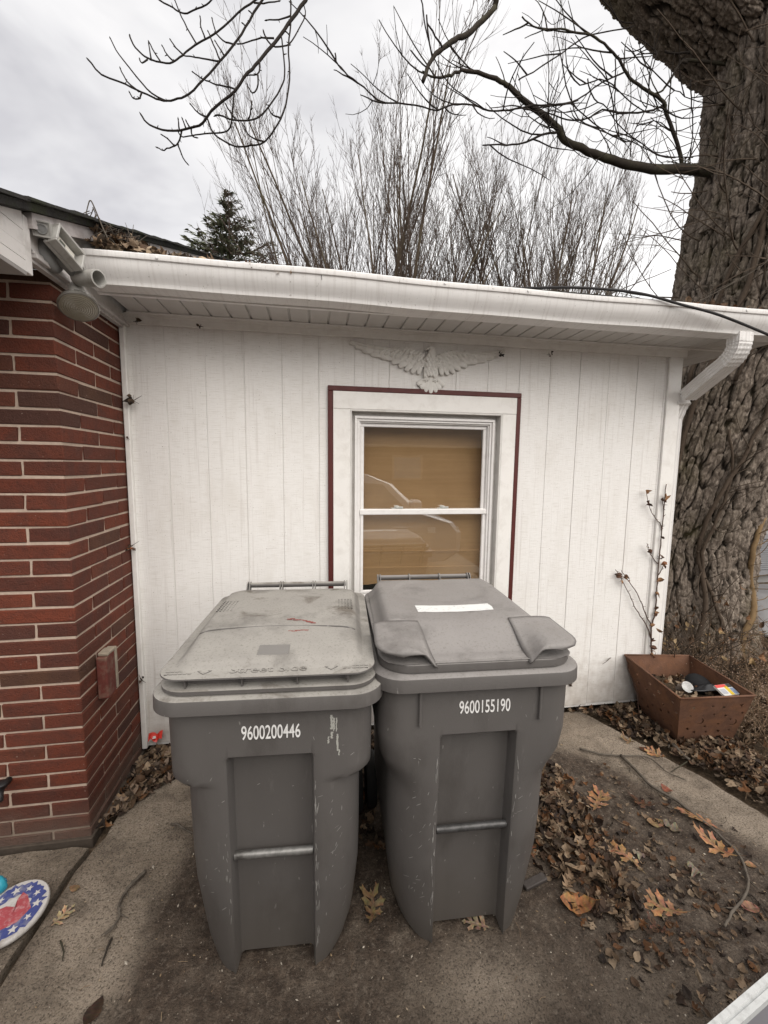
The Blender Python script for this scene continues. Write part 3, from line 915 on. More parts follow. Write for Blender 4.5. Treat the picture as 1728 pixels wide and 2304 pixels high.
t_ = MB(); t_.lathe([(0.0, 0.006), (0.022, 0.005), (0.026, 0.0), (0.022, -0.005), (0.0, -0.006)], 12, Matrix.Translation((-0.283, -0.655, 0.348))); t_.tube([(-0.285, -0.66, 0.318), (-0.283, -0.655, 0.346)], 0.005, 6)
obj('handle', t_, M_IRON, sp_, smooth=True)

# ------------------------------------------------------------------ security light on the gable board
M_LAMP = simple('weathered_white_plastic', (0.40, 0.39, 0.365), 0.45, 0.35, var=0.1, scale=20, dirt=(0.25, 0.23, 0.2), dscale=25, damt=0.7)
M_LAMPG = simple('grey_lamp_plastic', (0.24, 0.24, 0.235), 0.5, 0.35, var=0.12, scale=20, dirt=(0.18, 0.16, 0.14), dscale=25, damt=0.6)
sl_t = thing('security_light', 'weathered floodlight with one big bulb and motion sensor under the rake', 'security light', (0.03, -0.64, 2.43))
q = MB(); q.lathe([(0.060, 0.0), (0.060, 0.016), (0.052, 0.026), (0.030, 0.034), (0.0, 0.036)], 22, Matrix.Translation((0.031, -0.645, 2.43)) @ Matrix.Rotation(PI / 2, 4, 'Y'))
pl_ = obj('mounting_plate', q, M_LAMPG, sl_t, smooth=True, sharp=40)
q = MB(); q.tube([(0.06, -0.645, 2.43), (0.085, -0.625, 2.405), (0.092, -0.605, 2.385)], [0.030, 0.022, 0.016], 10)
obj('arm', q, M_LAMPG, sl_t, smooth=True)
def orient_box(c, u, v, wv, hu, hv, hw, mb, bev=0.0):
    c, u, v, wv = Vector(c), Vector(u).normalized(), Vector(v).normalized(), Vector(wv).normalized()
    b = MB(); b.box(-hu, hu, -hv, hv, -hw, hw, bev)
    mb.add([c + u * p[0] + v * p[1] + wv * p[2] for p in b.v], b.f)
U, V_ = Vector((0.03, 0.105, -0.055)).normalized(), Vector((0, 0.07, 0.075)).normalized()
V_ = (V_ - U * V_.dot(U)).normalized(); Wn = U.cross(V_); Wn = Wn if Wn.x > 0 else -Wn
sc_ = Vector((0.088, -0.672, 2.442))
q = MB()
orient_box(sc_, U, V_, Wn, 0.062, 0.042, 0.008, q, 0.003)
for s in (-1, 1):
    orient_box(sc_ + V_ * 0.038 * s + Wn * 0.025, U, V_, Wn, 0.062, 0.0045, 0.0165, q, 0.002)
    orient_box(sc_ + U * 0.0575 * s + Wn * 0.025, U, V_, Wn, 0.0045, 0.0335, 0.0165, q, 0.002)
sen = obj('motion_sensor', q, M_LAMP, sl_t)
q = MB(); orient_box(sc_ + Wn * 0.012 + U * 0.006, U, V_, Wn, 0.036, 0.024, 0.003, q, 0.001)
obj('lens', q, simple('milky_sensor_lens', (0.66, 0.63, 0.56), 0.35, 0.5), sen, local=True) if False else None
LOC[sen.name] = LOC[sl_t.name]
obj('lens', q, simple('milky_sensor_lens', (0.66, 0.63, 0.56), 0.35, 0.5), sen)
q = MB(); orient_box(sc_ + Wn * 0.0158 - U * 0.014, U, V_, Wn, 0.012, 0.014, 0.001, q)
obj('sensor_eye', q, simple('dark_sensor_eye', (0.08, 0.085, 0.07), 0.3, 0.5), sen)
ax = Vector((0.26, -0.50, -0.83)).normalized()
bc = Vector((0.100, -0.600, 2.262))
def along(origin, axis):
    m = axis.to_track_quat('Z', 'Y').to_matrix().to_4x4()
    m.translation = origin
    return m
q = MB(); q.lathe([(0.014, 0.0), (0.020, 0.004), (0.026, 0.02), (0.030, 0.045), (0.033, 0.068), (0.034, 0.072), (0.030, 0.073), (0.029, 0.050), (0.0, 0.048)], 20, along(bc - ax * 0.135, ax))
so_ = obj('lamp_socket', q, M_LAMP, sl_t, smooth=True, sharp=40)
q = MB(); q.lathe([(0.0, 0.004), (0.027, 0.004), (0.030, 0.012), (0.046, 0.030), (0.062, 0.052), (0.0675, 0.066), (0.0690, 0.072), (0.0650, 0.0755)], 32, along(bc - ax * 0.078, ax))
bulb = obj('bulb', q, simple('silvered_bulb_glass', (0.22, 0.21, 0.19), 0.2, 0.6, 0.5, var=0.15, scale=20), sl_t, smooth=True, sharp=40)
LOC[bulb.name] = LOC[sl_t.name]
mL, ntL, bL = newmat('prismatic_bulb_lens', 0.16, 0.6)
tcL = N(ntL, 'ShaderNodeTexCoord')
bL.inputs['Base Color'].default_value = (0.215, 0.195, 0.15, 1)
bL.inputs['Coat Weight'].default_value = 0.6
bL.inputs['Coat Roughness'].default_value = 0.05
q = MB()
prof_l = []
for i in range(19):
    r = 0.064 * (1 - i / 18)
    prof_l.append((r, 0.0745 + 0.0025 * math.sqrt(max(0, 1 - (r / 0.0641) ** 2)) + 0.006 * (1 - (r / 0.06) ** 2) + (0.0014 if i % 2 else 0)))
q.lathe(prof_l, 40, along(bc - ax * 0.078, ax))
obj('bulb_lens', q, mL, bulb, smooth=False)
q = MB()
a2 = (Vector((0.19, -0.627, 2.367)) - Vector((0.088, -0.58, 2.380))).normalized()
q.lathe([(0.012, 0.0), (0.024, 0.003), (0.029, 0.016), (0.030, 0.05), (0.0305, 0.108), (0.0325, 0.112), (0.0325, 0.116), (0.027, 0.117), (0.026, 0.06), (0.0, 0.058)], 22, along(Vector((0.084, -0.578, 2.381)), a2))
obj('lamp_socket', q, M_LAMP, sl_t, smooth=True, sharp=40)
q = MB()
q.tube([(0.09, -0.605, 2.387), bc - ax * 0.132], 0.0115, 10); q.tube([(0.09, -0.605, 2.387), (0.088, -0.582, 2.380)], 0.011, 10)
q.tube([(0.075, -0.60, 2.400), (0.110, -0.575, 2.415)], 0.009, 8); q.tube([(0.105, -0.585, 2.41), (0.12, -0.57, 2.395)], 0.006, 8)
obj('swivel_joint', q, M_LAMP, sl_t, smooth=True)
cbx = thing('sensor_box', 'small square white box with a round ring above the floodlight', 'sensor box', (0.03, -0.70, 2.49))
q = MB()
cdir = Vector((0.25, -0.93, -0.28)).normalized(); cu = Vector((0.95, 0.27, 0.0)).normalized(); cv = cdir.cross(cu)
cc_ = Vector((0.074, -0.752, 2.468))
orient_box(cc_ - cdir * 0.03, cu, cv, cdir, 0.026, 0.024, 0.034, q, 0.002)
for s in (-1, 1):
    orient_box(cc_ + cv * 0.0225 * s + cdir * 0.0065, cu, cv, cdir, 0.026, 0.002, 0.003, q)
    orient_box(cc_ + cu * 0.0245 * s + cdir * 0.0065, cu, cv, cdir, 0.002, 0.0205, 0.003, q)
obj('case', q, M_LAMP, cbx)
q = MB(); q.lathe([(0.013, 0), (0.016, 0.0), (0.016, 0.005), (0.013, 0.005), (0.012, 0.002), (0.0, 0.003)], 20, along(cc_ + cdir * 0.0042, cdir))
obj('ring', q, M_LAMPG, cbx, smooth=True, sharp=40)

# ------------------------------------------------------------------ eagle plaque
def eagle():
    # outline and feathers in centimetres: x right, z up, origin = neck on the wall at (1.676, 2.235)
    feathers = []                                            # x0,z0,x1,z1,half width,level
    def wing(sx, L_):
        def P(x, z): return (sx * x * L_, z)
        # long primaries, from the wrist out to the tip
        for (tx, tz, wx, wz, hw, lv) in ((47.0, 12.4, 15, 8.6, 1.6, 1.0), (43.5, 10.4, 14, 7.8, 1.7, 1.1), (39.5, 8.4, 13, 6.9, 1.75, 1.2), (34.5, 6.6, 12, 6.0, 1.75, 1.3), (28.5, 5.2, 11, 5.2, 1.75, 1.4)):
            feathers.append((*P(wx, wz), *P(tx, tz), hw, lv))
        for (tx, tz, wx, wz, hw, lv) in ((22.0, 2.9, 11, 6.9, 2.0, 1.5), (18.0, 1.0, 9.5, 6.2, 2.0, 1.6), (14.2, -0.7, 8.4, 5.6, 1.95, 1.7), (10.6, -1.9, 7.0, 4.8, 1.9, 1.8), (7.2, -2.3, 5.4, 3.8, 1.7, 1.9)):
            feathers.append((*P(wx, wz), *P(tx, tz), hw, lv))
        for k in range(9):
            t = k / 8
            x = 30 - 24.5 * t; z = 7.4 - 6.2 * t ** 1.3
            feathers.append((*P(x - 2.6, z + 2.2), *P(x, z), 1.25, 2.0))
        for k in range(8):
            t = k / 7
            x = 24 - 19 * t; z = 8.9 - 5.6 * t ** 1.4
            feathers.append((*P(x - 2.2, z + 1.9), *P(x, z), 1.15, 2.35))
        for k in range(7):
            t = k / 6
            x = 17 - 13 * t; z = 9.4 - 4.4 * t ** 1.5
            feathers.append((*P(x - 1.8, z + 1.5), *P(x, z), 1.1, 2.7))
        # leading edge of the wing
        pts = [(47, 13.0), (38, 11.0), (28, 9.8), (20, 9.9), (14.5, 10.4), (11.5, 10.0), (8.0, 7.2), (5.5, 4.4), (3, 3.0)]
        for a, b in zip(pts, pts[1:]): feathers.append((*P(*a), *P(*b), 0.75 if a[0] > 25 else 1.05, 2.4))
    wing(-1, 1.0); wing(1, 0.97)
    # tail fan
    for k in range(7):
        a = math.radians(-150 + 20 * k)
        l = 8.8 if 1 < k < 5 else 8.3
        feathers.append((0.2, -5.2, 0.4 + l * math.cos(a) * 0.98, -4.6 + l * math.sin(a) * 0.92, 2.15, 1.6 + 0.16 * (3 - abs(k - 3))))
    # breast scales
    for r in range(7):
        for c in range(-2, 3):
            x = c * 1.7 + (0.85 if r % 2 else 0); z = 6.5 - r * 1.75
            if abs(x) < 3.3 - 0.06 * (r - 3) ** 2: feathers.append((x, z + 1.3, x, z, 1.05, 4.3 + 0.1 * (3 - abs(x))))
    # thighs and talons
    for s in (-1, 1):
        feathers.append((s * 2.2, 0.2, s * 2.9, -4.2, 2.0, 3.3))
        for k in range(3): feathers.append((s * 3.0 + 0.3, -5.0, s * 3.0 + (k - 1) * 1.4, -7.4 + 0.6 * abs(k - 1), 0.6, 2.9))
    # head turned to the left with a hooked beak
    feathers.append((0.4, 7.5, 0.5, 11.2, 2.25, 4.6)); feathers.append((-0.1, 11.3, -1.5, 11.6, 1.45, 4.9))
    feathers.append((-1.8, 11.3, -3.1, 10.9, 0.75, 4.9)); feathers.append((-3.1, 10.9, -3.3, 10.2, 0.42, 4.7))
    feathers.append((1.0, 10.5, 1.6, 7.0, 1.3, 4.2))
    st = 0.0026
    x0, z0 = -0.49, -0.155
    nx, nz = int(0.96 / st), int(0.305 / st)
    X, Z = np.meshgrid(x0 + np.arange(nx) * st, z0 + np.arange(nz) * st)
    Hh = np.full(X.shape, -1.0)
    xc, zc_ = X * 100, Z * 100
    for (a0, b0, a1, b1, hw, lv) in feathers:
        dx, dz = a1 - a0, b1 - b0
        l2 = dx * dx + dz * dz + 1e-9
        t = ((xc - a0) * dx + (zc_ - b0) * dz) / l2
        tt = np.clip(t, 0, 1)
        d = np.hypot(xc - a0 - tt * dx, zc_ - b0 - tt * dz)
        wdt = hw * (1 - 0.28 * np.clip(t, 0, 1) ** 4)
        u = d / wdt
        h = lv * 0.0060 + 0.0085 * np.sqrt(np.clip(1 - u * u, 0, 1)) + 0.0030 * (tt - 0.5)
        Hh = np.where(u < 1, np.maximum(Hh, h), Hh)
    ok = Hh > 0
    yv = -0.001 - np.clip(Hh, 0.0, 1) * 0.92
    V = np.stack([X, yv, Z], -1).reshape(-1, 3)
    idx = np.arange(nx * nz).reshape(nz, nx)
    F = np.stack([idx[:-1, :-1], idx[:-1, 1:], idx[1:, 1:], idx[1:, :-1]], -1).reshape(-1, 4)
    F = F[(ok[:-1, :-1] & ok[:-1, 1:] & ok[1:, 1:] & ok[1:, :-1]).reshape(-1)]
    return V, F, X.reshape(-1), Z.reshape(-1), nx * nz
V, F, XX, ZZ, NN = eagle()
epos = (1.676, -0.0015, 2.235)
eag = thing('eagle_plaque', 'cast white eagle plaque with spread wings above the window', 'eagle plaque', epos)
M_EAG = simple('chalky_white_cast', (0.70, 0.68, 0.64), 0.6, 0.3, var=0.06, scale=40, dirt=(0.42, 0.39, 0.35), dscale=26, damt=0.5)
cx_, cz_ = XX[F].mean(1), ZZ[F].mean(1)
lo_body = (np.abs(cx_) < 0.045 + np.clip((cz_ - 0.0) * 0.0, 0, 1)) & (cz_ > -0.055)
tail = (np.abs(cx_) < 0.125) & (cz_ < -0.035) & ~((np.abs(cx_) > 0.06) & (cz_ > -0.052)) & ~lo_body
wl_ = (cx_ < 0) & ~lo_body & ~tail
wr_ = (cx_ >= 0) & ~lo_body & ~tail
for nm, msk in (('wing', wl_), ('wing', wr_), ('body', lo_body), ('tail', tail)):
    f = F[msk]
    u, inv = np.unique(f, return_inverse=True)
    f2 = inv.reshape(f.shape)
    E = np.concatenate([f2[:, [0, 1]], f2[:, [1, 2]], f2[:, [2, 3]], f2[:, [3, 0]]])
    kk = np.sort(E, 1)[:, 0] * len(u) + np.sort(E, 1)[:, 1]
    _, iv, ct = np.unique(kk, return_inverse=True, return_counts=True)
    B = E[ct[iv] == 1]
    vv = V[u]
    vb = np.unique(B); back = vv[vb].copy(); back[:, 1] = 0.0
    mp_ = {int(a): len(vv) + i for i, a in enumerate(vb)}
    me = bpy.data.meshes.new(nm)
    me.from_pydata(np.concatenate([vv, back]).tolist(), [], f2.tolist() + [[int(b), int(a), mp_[int(a)], mp_[int(b)]] for a, b in B])
    me.materials.append(M_EAG)
    fixn(me)
    o = bpy.data.objects.new(nm, me); COL.objects.link(o); o.parent = eag

# ------------------------------------------------------------------ wheelie bins
def m_bin(name, dusty, seed):
    m, nt, b = newmat(name, 0.52, 0.35)
    v = coord(nt, loc=(seed * 3.1, seed, seed * 1.7))
    g = N(nt, 'ShaderNodeNewGeometry'); sx_ = N(nt, 'ShaderNodeSeparateXYZ'); L(nt, g.outputs['Normal'], sx_.inputs[0])
    base = mixc(nt, noise(nt, v, 4, 5), (0.088, 0.081, 0.076), (0.120, 0.111, 0.105))
    # dust on faces that look up; sky sheen is put into its pale colour too
    upf = ramp(nt, sx_.outputs['Z'], [(0.35, 0.0), (0.9, 1.0)])
    dust = math2(nt, 'MULTIPLY', upf, ramp(nt, noise(nt, v, 7, 6, 0.62), [(0.20, 0.72), (0.60, dusty + 0.12)]))
    c = mixc(nt, dust, base, (0.325, 0.308, 0.280) if dusty > 0.6 else (0.33, 0.31, 0.295))
    # brown silt that has dried in patches on the top
    silt = math2(nt, 'MULTIPLY', upf, ramp(nt, noise(nt, v, 4.6, 7, 0.68, 0.7), [(0.56, 0.0), (0.66, 0.65 * (dusty > 0.6) + 0.12)]))
    c = mixc(nt, silt, c, (0.105, 0.085, 0.065))
    spk = ramp(nt, noise(nt, v, 130, 5, 0.75), [(0.33, 0.55), (0.46, 0.0)])
    c = mixc(nt, math2(nt, 'MULTIPLY', spk, upf), c, (0.125, 0.110, 0.092))
    scuff = ramp(nt, noise(nt, coord(nt, (26, 26, 5), loc=(seed, 0, 0)), 1.0, 6, 0.7), [(0.62, 0.0), (0.80, 0.55)])
    c = mixc(nt, scuff, c, (0.185, 0.174, 0.163))
    nick = ramp(nt, noise(nt, coord(nt, (62, 62, 24), loc=(0, seed, 0)), 1.0, 2, 0.5), [(0.735, 0.0), (0.765, 0.75)])
    c = mixc(nt, nick, c, (0.26, 0.25, 0.235))
    grime = ramp(nt, noise(nt, coord(nt, (5, 5, 2.4), loc=(seed * 2, 1, 0)), 1.0, 6, 0.65), [(0.50, 0.0), (0.75, 0.6)])
    c = mixc(nt, grime, c, (0.046, 0.040, 0.035))
    s2 = N(nt, 'ShaderNodeSeparateXYZ'); L(nt, g.outputs['Position'], s2.inputs[0])
    foot = ramp(nt, math2(nt, 'ADD', s2.outputs['Z'], math2(nt, 'MULTIPLY', noise(nt, v, 8, 5), 0.25)), [(0.10, 0.55), (0.42, 0.0)])
    c = mixc(nt, foot, c, (0.085, 0.073, 0.060))
    L(nt, c, b.inputs['Base Color'])
    L(nt, ramp(nt, dust, [(0, 0.46), (1, 0.8)]), b.inputs['Roughness'])
    bump(nt, b, noise(nt, v, 260, 3), 0.22, 0.002)
    return m
M_BIN1 = m_bin('weathered_grey_plastic', 0.85, 1.0)
M_BIN2 = m_bin('cleaner_grey_plastic', 0.50, 4.0)
M_STEEL = simple('scuffed_steel_bar', (0.20, 0.195, 0.185), 0.45, 0.5, 0.5, var=0.6, scale=60, dirt=(0.04, 0.035, 0.03), dscale=22, damt=0.9)
M_STEEL2 = simple('dark_worn_bar', (0.075, 0.073, 0.072), 0.4, 0.5, 0.4, var=0.7, scale=70, dirt=(0.02, 0.018, 0.016), dscale=30, damt=0.9)
M_NUM = simple('white_stencil_ink', (0.74, 0.73, 0.71), 0.6, 0.2, var=0.08, scale=120, dirt=(0.3, 0.29, 0.28), dscale=90, damt=0.45)
M_SCUFF = simple('rubbed_pale_plastic', (0.27, 0.26, 0.245), 0.6, 0.3, var=0.3, scale=120)
M_RUB = simple('black_rubber', (0.018, 0.018, 0.018), 0.7, 0.3)

def smooth(a, b, x):
    t = max(0.0, min(1.0, (x - a) / (b - a)))
    return t * t * (3 - 2 * t)
def lerp(a, b, t): return a + (b - a) * t
def rrect(hw, y0, y1, r0, r1, n=7, hb=None):
    """rounded rectangle, front edge y0 (corner radius r0), back edge y1 (radius r1); counter-clockwise from the front middle"""
    hb = hw if hb is None else hb
    P = []
    def X(y): return hw + (hb - hw) * (y - y0) / (y1 - y0)
    P += [(0, y0), ((hw - r0) * 0.5, y0)]
    for i in range(n + 1):
        a = -PI / 2 + PI / 2 * i / n
        P.append((X(y0 + r0) - r0 + r0 * math.cos(a), y0 + r0 + r0 * math.sin(a)))
    for t in (0.33, 0.66):
        y = lerp(y0 + r0, y1 - r1, t); P.append((X(y), y))
    for i in range(n + 1):
        a = PI / 2 * i / n
        P.append((X(y1 - r1) - r1 + r1 * math.cos(a), y1 - r1 + r1 * math.sin(a)))
    P += [((hb - r1) * 0.5, y1), (0, y1)]
    Q = [(-x, y) for x, y in P[1:-1]][::-1]
    return P + Q

def text_mesh(txt, size, xscale, depth=0.0012, bold=0.0, space=1.0):
    cu = bpy.data.curves.new('text', 'FONT')
    cu.body = txt; cu.size = size; cu.extrude = depth / 2; cu.offset = bold
    cu.align_x = 'CENTER'; cu.align_y = 'CENTER'; cu.space_character = space
    o = bpy.data.objects.new('text', cu); COL.objects.link(o)
    dg = bpy.context.evaluated_depsgraph_get()
    me = bpy.data.meshes.new_from_object(o.evaluated_get(dg))
    bpy.data.objects.remove(o)
    me.transform(Matrix.Diagonal((xscale, 1, 1, 1)))
    return me

def make_bin(name, label, loc, rot, kind, M):
    t = thing(name, label, 'wheelie bin', loc, rot, 'grey wheelie bins in front of the shed')
    LOC[t.name] = (0, 0, 0)
    zr = 0.948 if kind == 1 else 0.972               # underside of the rim
    zsh = 0.695 if kind == 1 else 0.66               # shoulder
    ztop_rec = 0.785 if kind == 1 else 0.80
    xr = 0.127
    D_ = 0.80
    def dims(z):
        k = z / zr
        if kind == 1:
            head = smooth(zsh - 0.006, zsh + 0.012, z)
            hw = lerp(lerp(0.252, 0.276, smooth(0, 0.35, z)), 0.308 + 0.006 * k, head)
            rf = lerp(lerp(0.165, 0.125, smooth(0.0, 0.5, z)), 0.085, head)
        else:
            head = smooth(zsh - 0.075, zsh + 0.10, z)
            hw = lerp(lerp(0.254, 0.284, smooth(0, 0.35, z)), 0.322 + 0.006 * k, head)
            rf = lerp(lerp(0.17, 0.135, smooth(0.0, 0.5, z)), 0.085, head)
        yf = -0.032 * smooth(0, 1, k) + 0.010 * smooth(0.12, 0.0, z) * 0
        yb = lerp(0.60, 0.735, k)
        d = 0.058 * (1 - smooth(ztop_rec - 0.012, ztop_rec + 0.004, z))
        return hw, rf, yf, yb, d
    def ring(z, zdip=0.0, sc=1.0):
        hw, rf, yf, yb, d = dims(z)
        hw *= sc
        def fy(x):
            x0 = hw - rf
            if x <= x0: return yf
            u = min(1.0, (x - x0) / rf)
            return yf + rf - rf * math.sqrt(max(0.0, 1 - u * u))
        P = [(0, yf + d), (xr * 0.5, yf + d), (xr - 0.016, yf + d), (xr - 0.006, yf + d * 0.88), (xr - 0.002, yf + d * 0.35), (xr + 0.003, yf + d * 0.06), (xr + 0.010, fy(xr + 0.010))]
        for i in range(1, 12):
            a = i / 11 * PI / 2
            x = lerp(xr + 0.010, hw, math.sin(a))
            P.append((x, fy(x)))
        P += [(hw, lerp(yf + rf, yb - 0.10, 0.4)), (hw, lerp(yf + rf, yb - 0.10, 0.8))]
        for i in range(7):
            a = PI / 2 * i / 6
            P.append((hw - 0.09 + 0.09 * math.cos(a), yb - 0.09 + 0.09 * math.sin(a)))
        P += [(0.1, yb), (0, yb)]
        Q = [(-x, y) for x, y in P[1:-1]][::-1]
        out = []
        for x, y in P + Q:
            zz = z
            if zdip:
                # the base curves up away from the two front feet, the recess floor stays clear of the ground
                fx = abs(abs(x) - (xr + 0.022))
                zz = z + zdip * min(1.0, max(0.0, (fx - 0.016) / 0.12) * 0.75 + max(0.0, (y - yf - 0.035) / 0.4) * 0.35)
                if abs(x) < xr + 0.004: zz = max(z, 0.020 * min(1.0, (y - yf) / 0.05))
            out.append((x, y, zz))
        return out
    zs = [0.0, 0.02, 0.06, 0.12, 0.2, 0.3, 0.42, 0.54, zsh - 0.10, zsh - 0.06, zsh - 0.03, zsh - 0.012, zsh - 0.004, zsh + 0.006, zsh + 0.02, zsh + 0.05, ztop_rec - 0.014, ztop_rec - 0.006, ztop_rec, ztop_rec + 0.008, 0.84, 0.89, zr + 0.02]
    zs = sorted(set(round(z, 4) for z in zs))
    bd = MB()
    bd.loft([ring(z, zdip=0.075 * max(0, 1 - z / 0.12), sc=lerp(0.955, 1.0, smooth(0, 0.05, z))) for z in zs])
    body = obj('body', bd, M, t, smooth=True, sharp=42)
    # bar across the recess
    q = MB(); q.tube([(-xr + 0.003, 0.012, 0.425 if kind == 1 else 0.432), (xr - 0.003, 0.012, 0.425 if kind == 1 else 0.432)], 0.0125, 12)
    obj('lift_bar', q, M_STEEL if kind == 1 else M_STEEL2, t, smooth=True, sharp=50)
    # rim band
    hR = 0.347 if kind == 1 else 0.349
    yR0, yR1 = -0.064, 0.775
    q = MB()
    R_ = 0.095
    rings = []
    for ins, z in ((0.030, zr + 0.004), (0.002, zr), (0.0, zr + 0.002), (0.001, zr + 0.041), (0.0025, zr + 0.0445), (0.006, zr + 0.0465), (0.020, zr + 0.049), (0.038, zr + 0.0545)):
        rings.append([(x, y, z) for x, y in rrect(hR - ins, yR0 + ins, yR1 - ins, R_ - min(ins, .03), 0.08, 8)])
    q.loft(rings)
    rim = obj('rim', q, M, t, smooth=True, sharp=33)
    z0 = zr + 0.0545
    if kind == 1:
        lid_z = z0
        q = MB(); rings = []
        for ins, z in ((0.030, z0 - 0.002), (0.022, z0 + 0.001), (0.022, z0 + 0.012), (0.025, z0 + 0.0145), (0.060, z0 + 0.015), (0.062, z0 + 0.050)):
            rings.append([(x, y, z) for x, y in rrect(hR - ins, yR0 + ins - 0.004, yR1 - ins, 0.085, 0.08, 8)])
        q.loft(rings)
        lid = obj('lid', q, M, t, smooth=True, sharp=40)
        # upper shell: flange, then the raised dome
        zf = z0 + 0.053
        def dome(y):
            u = (y - yR0) / (yR1 - yR0)
            return 0.030 * smooth(0.02, 0.45, u) - 0.012 * smooth(0.6, 1.0, u)
        shell = MB(); rings = []
        steps = [(0.050, -0.006, 0), (0.026, -0.006, 0), (0.022, -0.003, 0), (0.023, 0.001, 0.1), (0.030, 0.003, 0.12), (0.054, 0.004, 0.15), (0.060, 0.006, 0.25), (0.072, 0.014, 0.62), (0.084, 0.020, 0.86), (0.100, 0.0235, 0.97), (0.13, 0.025, 1), (0.18, 0.026, 1), (0.23, 0.0265, 1), (0.28, 0.027, 1)]
        for ins, dz, k in steps:
            pts = rrect(hR - 0.006 - ins, yR0 + ins - 0.012, yR1 - ins * 0.9 - 0.02, max(0.02, 0.075 - ins * 0.15), max(0.03, 0.065 - ins * 0.1), 8, hb=hR - 0.004 - ins * 0.85)
            rings.append([(x, y, zf + dz + k * dome(y)) for x, y in pts])
        shell.loft(rings)
        obj('lid_shell', shell, M, t, smooth=True, sharp=35)
        q = MB()
        for x in (-0.235, -0.075, 0.085, 0.235):
            q.box(x - 0.002, x + 0.002, yR0 + 0.026, yR0 + 0.048, z0 + 0.018, zf - 0.004)
        for s in (-1, 1):
            for y in (0.1, 0.28, 0.46): q.box(s * (hR - 0.052), s * (hR - 0.034), y - 0.002, y + 0.002, z0 + 0.018, zf - 0.004) if s > 0 else q.box(-(hR - 0.034), -(hR - 0.052), y - 0.002, y + 0.002, z0 + 0.018, zf - 0.004)
        obj('lid_rib', q, M, lid)
        # ridge over the dome
        q = MB(); P = []
        for i in range(21):
            x = lerp(-0.262, 0.262, i / 20); y = 0.190 + 0.022 * (1 - (x / 0.262) ** 2)
            P.append((x, y, zf + 0.0253 + dome(y) - 0.0005 - 0.014 * smooth(0.23, 0.262, abs(x))))
        q.tube(P, 0.0060, 8)
        obj('lid_ridge', q, M, t, smooth=True)
        q = MB(); yy = 0.055; zz = zf + 0.025 + dome(yy) + 0.0015
        sl_ = (dome(0.09) - dome(0.03)) / 0.06
        q.loft([[(-0.045, 0.032, zf + 0.0252 + dome(0.032) - 0.001), (0.052, 0.030, zf + 0.0252 + dome(0.03) - 0.001), (0.052, 0.082, zf + 0.0258 + dome(0.082) - 0.001), (-0.045, 0.084, zf + 0.0258 + dome(0.084) - 0.001)],
                [(-0.044, 0.033, zf + 0.0252 + dome(0.032) + 0.002), (0.051, 0.031, zf + 0.0252 + dome(0.03) + 0.002), (0.051, 0.081, zf + 0.0258 + dome(0.082) + 0.002), (-0.044, 0.083, zf + 0.0258 + dome(0.084) + 0.002)]])
        obj('blank_plate', q, simple('smooth_grey_plate', (0.20, 0.19, 0.178), 0.5, 0.3, var=0.05), t)
        me = text_mesh('Street Side', 0.042, 1.22, 0.002); me.materials.append(M)
        o = obj('embossed_lettering', me, None, t); o.location = (0.0, yR0 + 0.044, zf + 0.0062); o.rotation_euler = (0.12, 0, 0)
        q = MB()
        for s in (-1, 1):                                              # two outlined arrows pointing down to the street
            a = [(-0.010, 0.012), (0.010, 0.012), (0.010, 0.002), (0.020, 0.002), (0, -0.015), (-0.020, 0.002), (-0.010, 0.002)]
            for i in range(7):
                p1, p2 = a[i], a[(i + 1) % 7]
                q.tube([(s * 0.185 + p1[0], yR0 + 0.046 + p1[1], zf + 0.006 + 0.1 * p1[1]), (s * 0.185 + p2[0], yR0 + 0.046 + p2[1], zf + 0.006 + 0.1 * p2[1])], 0.0012, 4)
        obj('embossed_arrows', q, M, t)
        q = MB()                                                       # blocks of tiny raised lettering too small to read: plain raised dashes
        for s in (-1, 1):
            for r in range(5):
                x = s * 0.235; y = 0.40
                for c in range(7):
                    ln = rnd.uniform(0.008, 0.016)
                    yy = 0.36 + c * 0.018
                    xx = s * (0.205 + r * 0.013)
                    q.box(xx - 0.0022, xx + 0.0022, yy, yy + ln, zf + 0.024 + dome(yy) - 0.002, zf + 0.0262 + dome(yy))
            for r in range(2):
                for c in range(6):
                    xx = s * 0.225 + c * 0.013 * s; yy = yR0 + 0.035 + r * 0.014
                    q.box(xx - 0.005, xx + 0.005, yy, yy + 0.006, zf + 0.002, zf + 0.0052)
        stuff(obj('embossed_dashes', q, M, t))
        mk = simple('faded_red_crayon', (0.24, 0.075, 0.065), 0.8, 0.1, var=0.4, scale=80)
        q = MB()
        for (xa, ya, xb, yb_, n_) in ((0.02, 0.255, 0.10, 0.235, 7), (0.035, 0.165, 0.10, 0.168, 6), (0.092, 0.235, 0.115, 0.205, 3)):
            for i in range(n_):
                x = lerp(xa, xb, i / n_); y = lerp(ya, yb_, i / n_) + rnd.uniform(-.008, .008)
                zz = zf + 0.0268 + dome(y)
                q.add([(x, y, zz), (x + rnd.uniform(.012, .02), y + rnd.uniform(-.004, .002), zz), (x + .016, y + rnd.uniform(.004, .008), zz + 0.0004), (x - .002, y + .005, zz + 0.0004)], [(0, 1, 2, 3)])
        obj('red_mark', q, mk, t)
        # dried drip down the front
        q = MB()
        drip = simple('dried_white_drip', (0.36, 0.355, 0.32), 0.7, 0.2, var=0.3, scale=90)
        def yfront(z): return dims(z)[2] - 0.0012
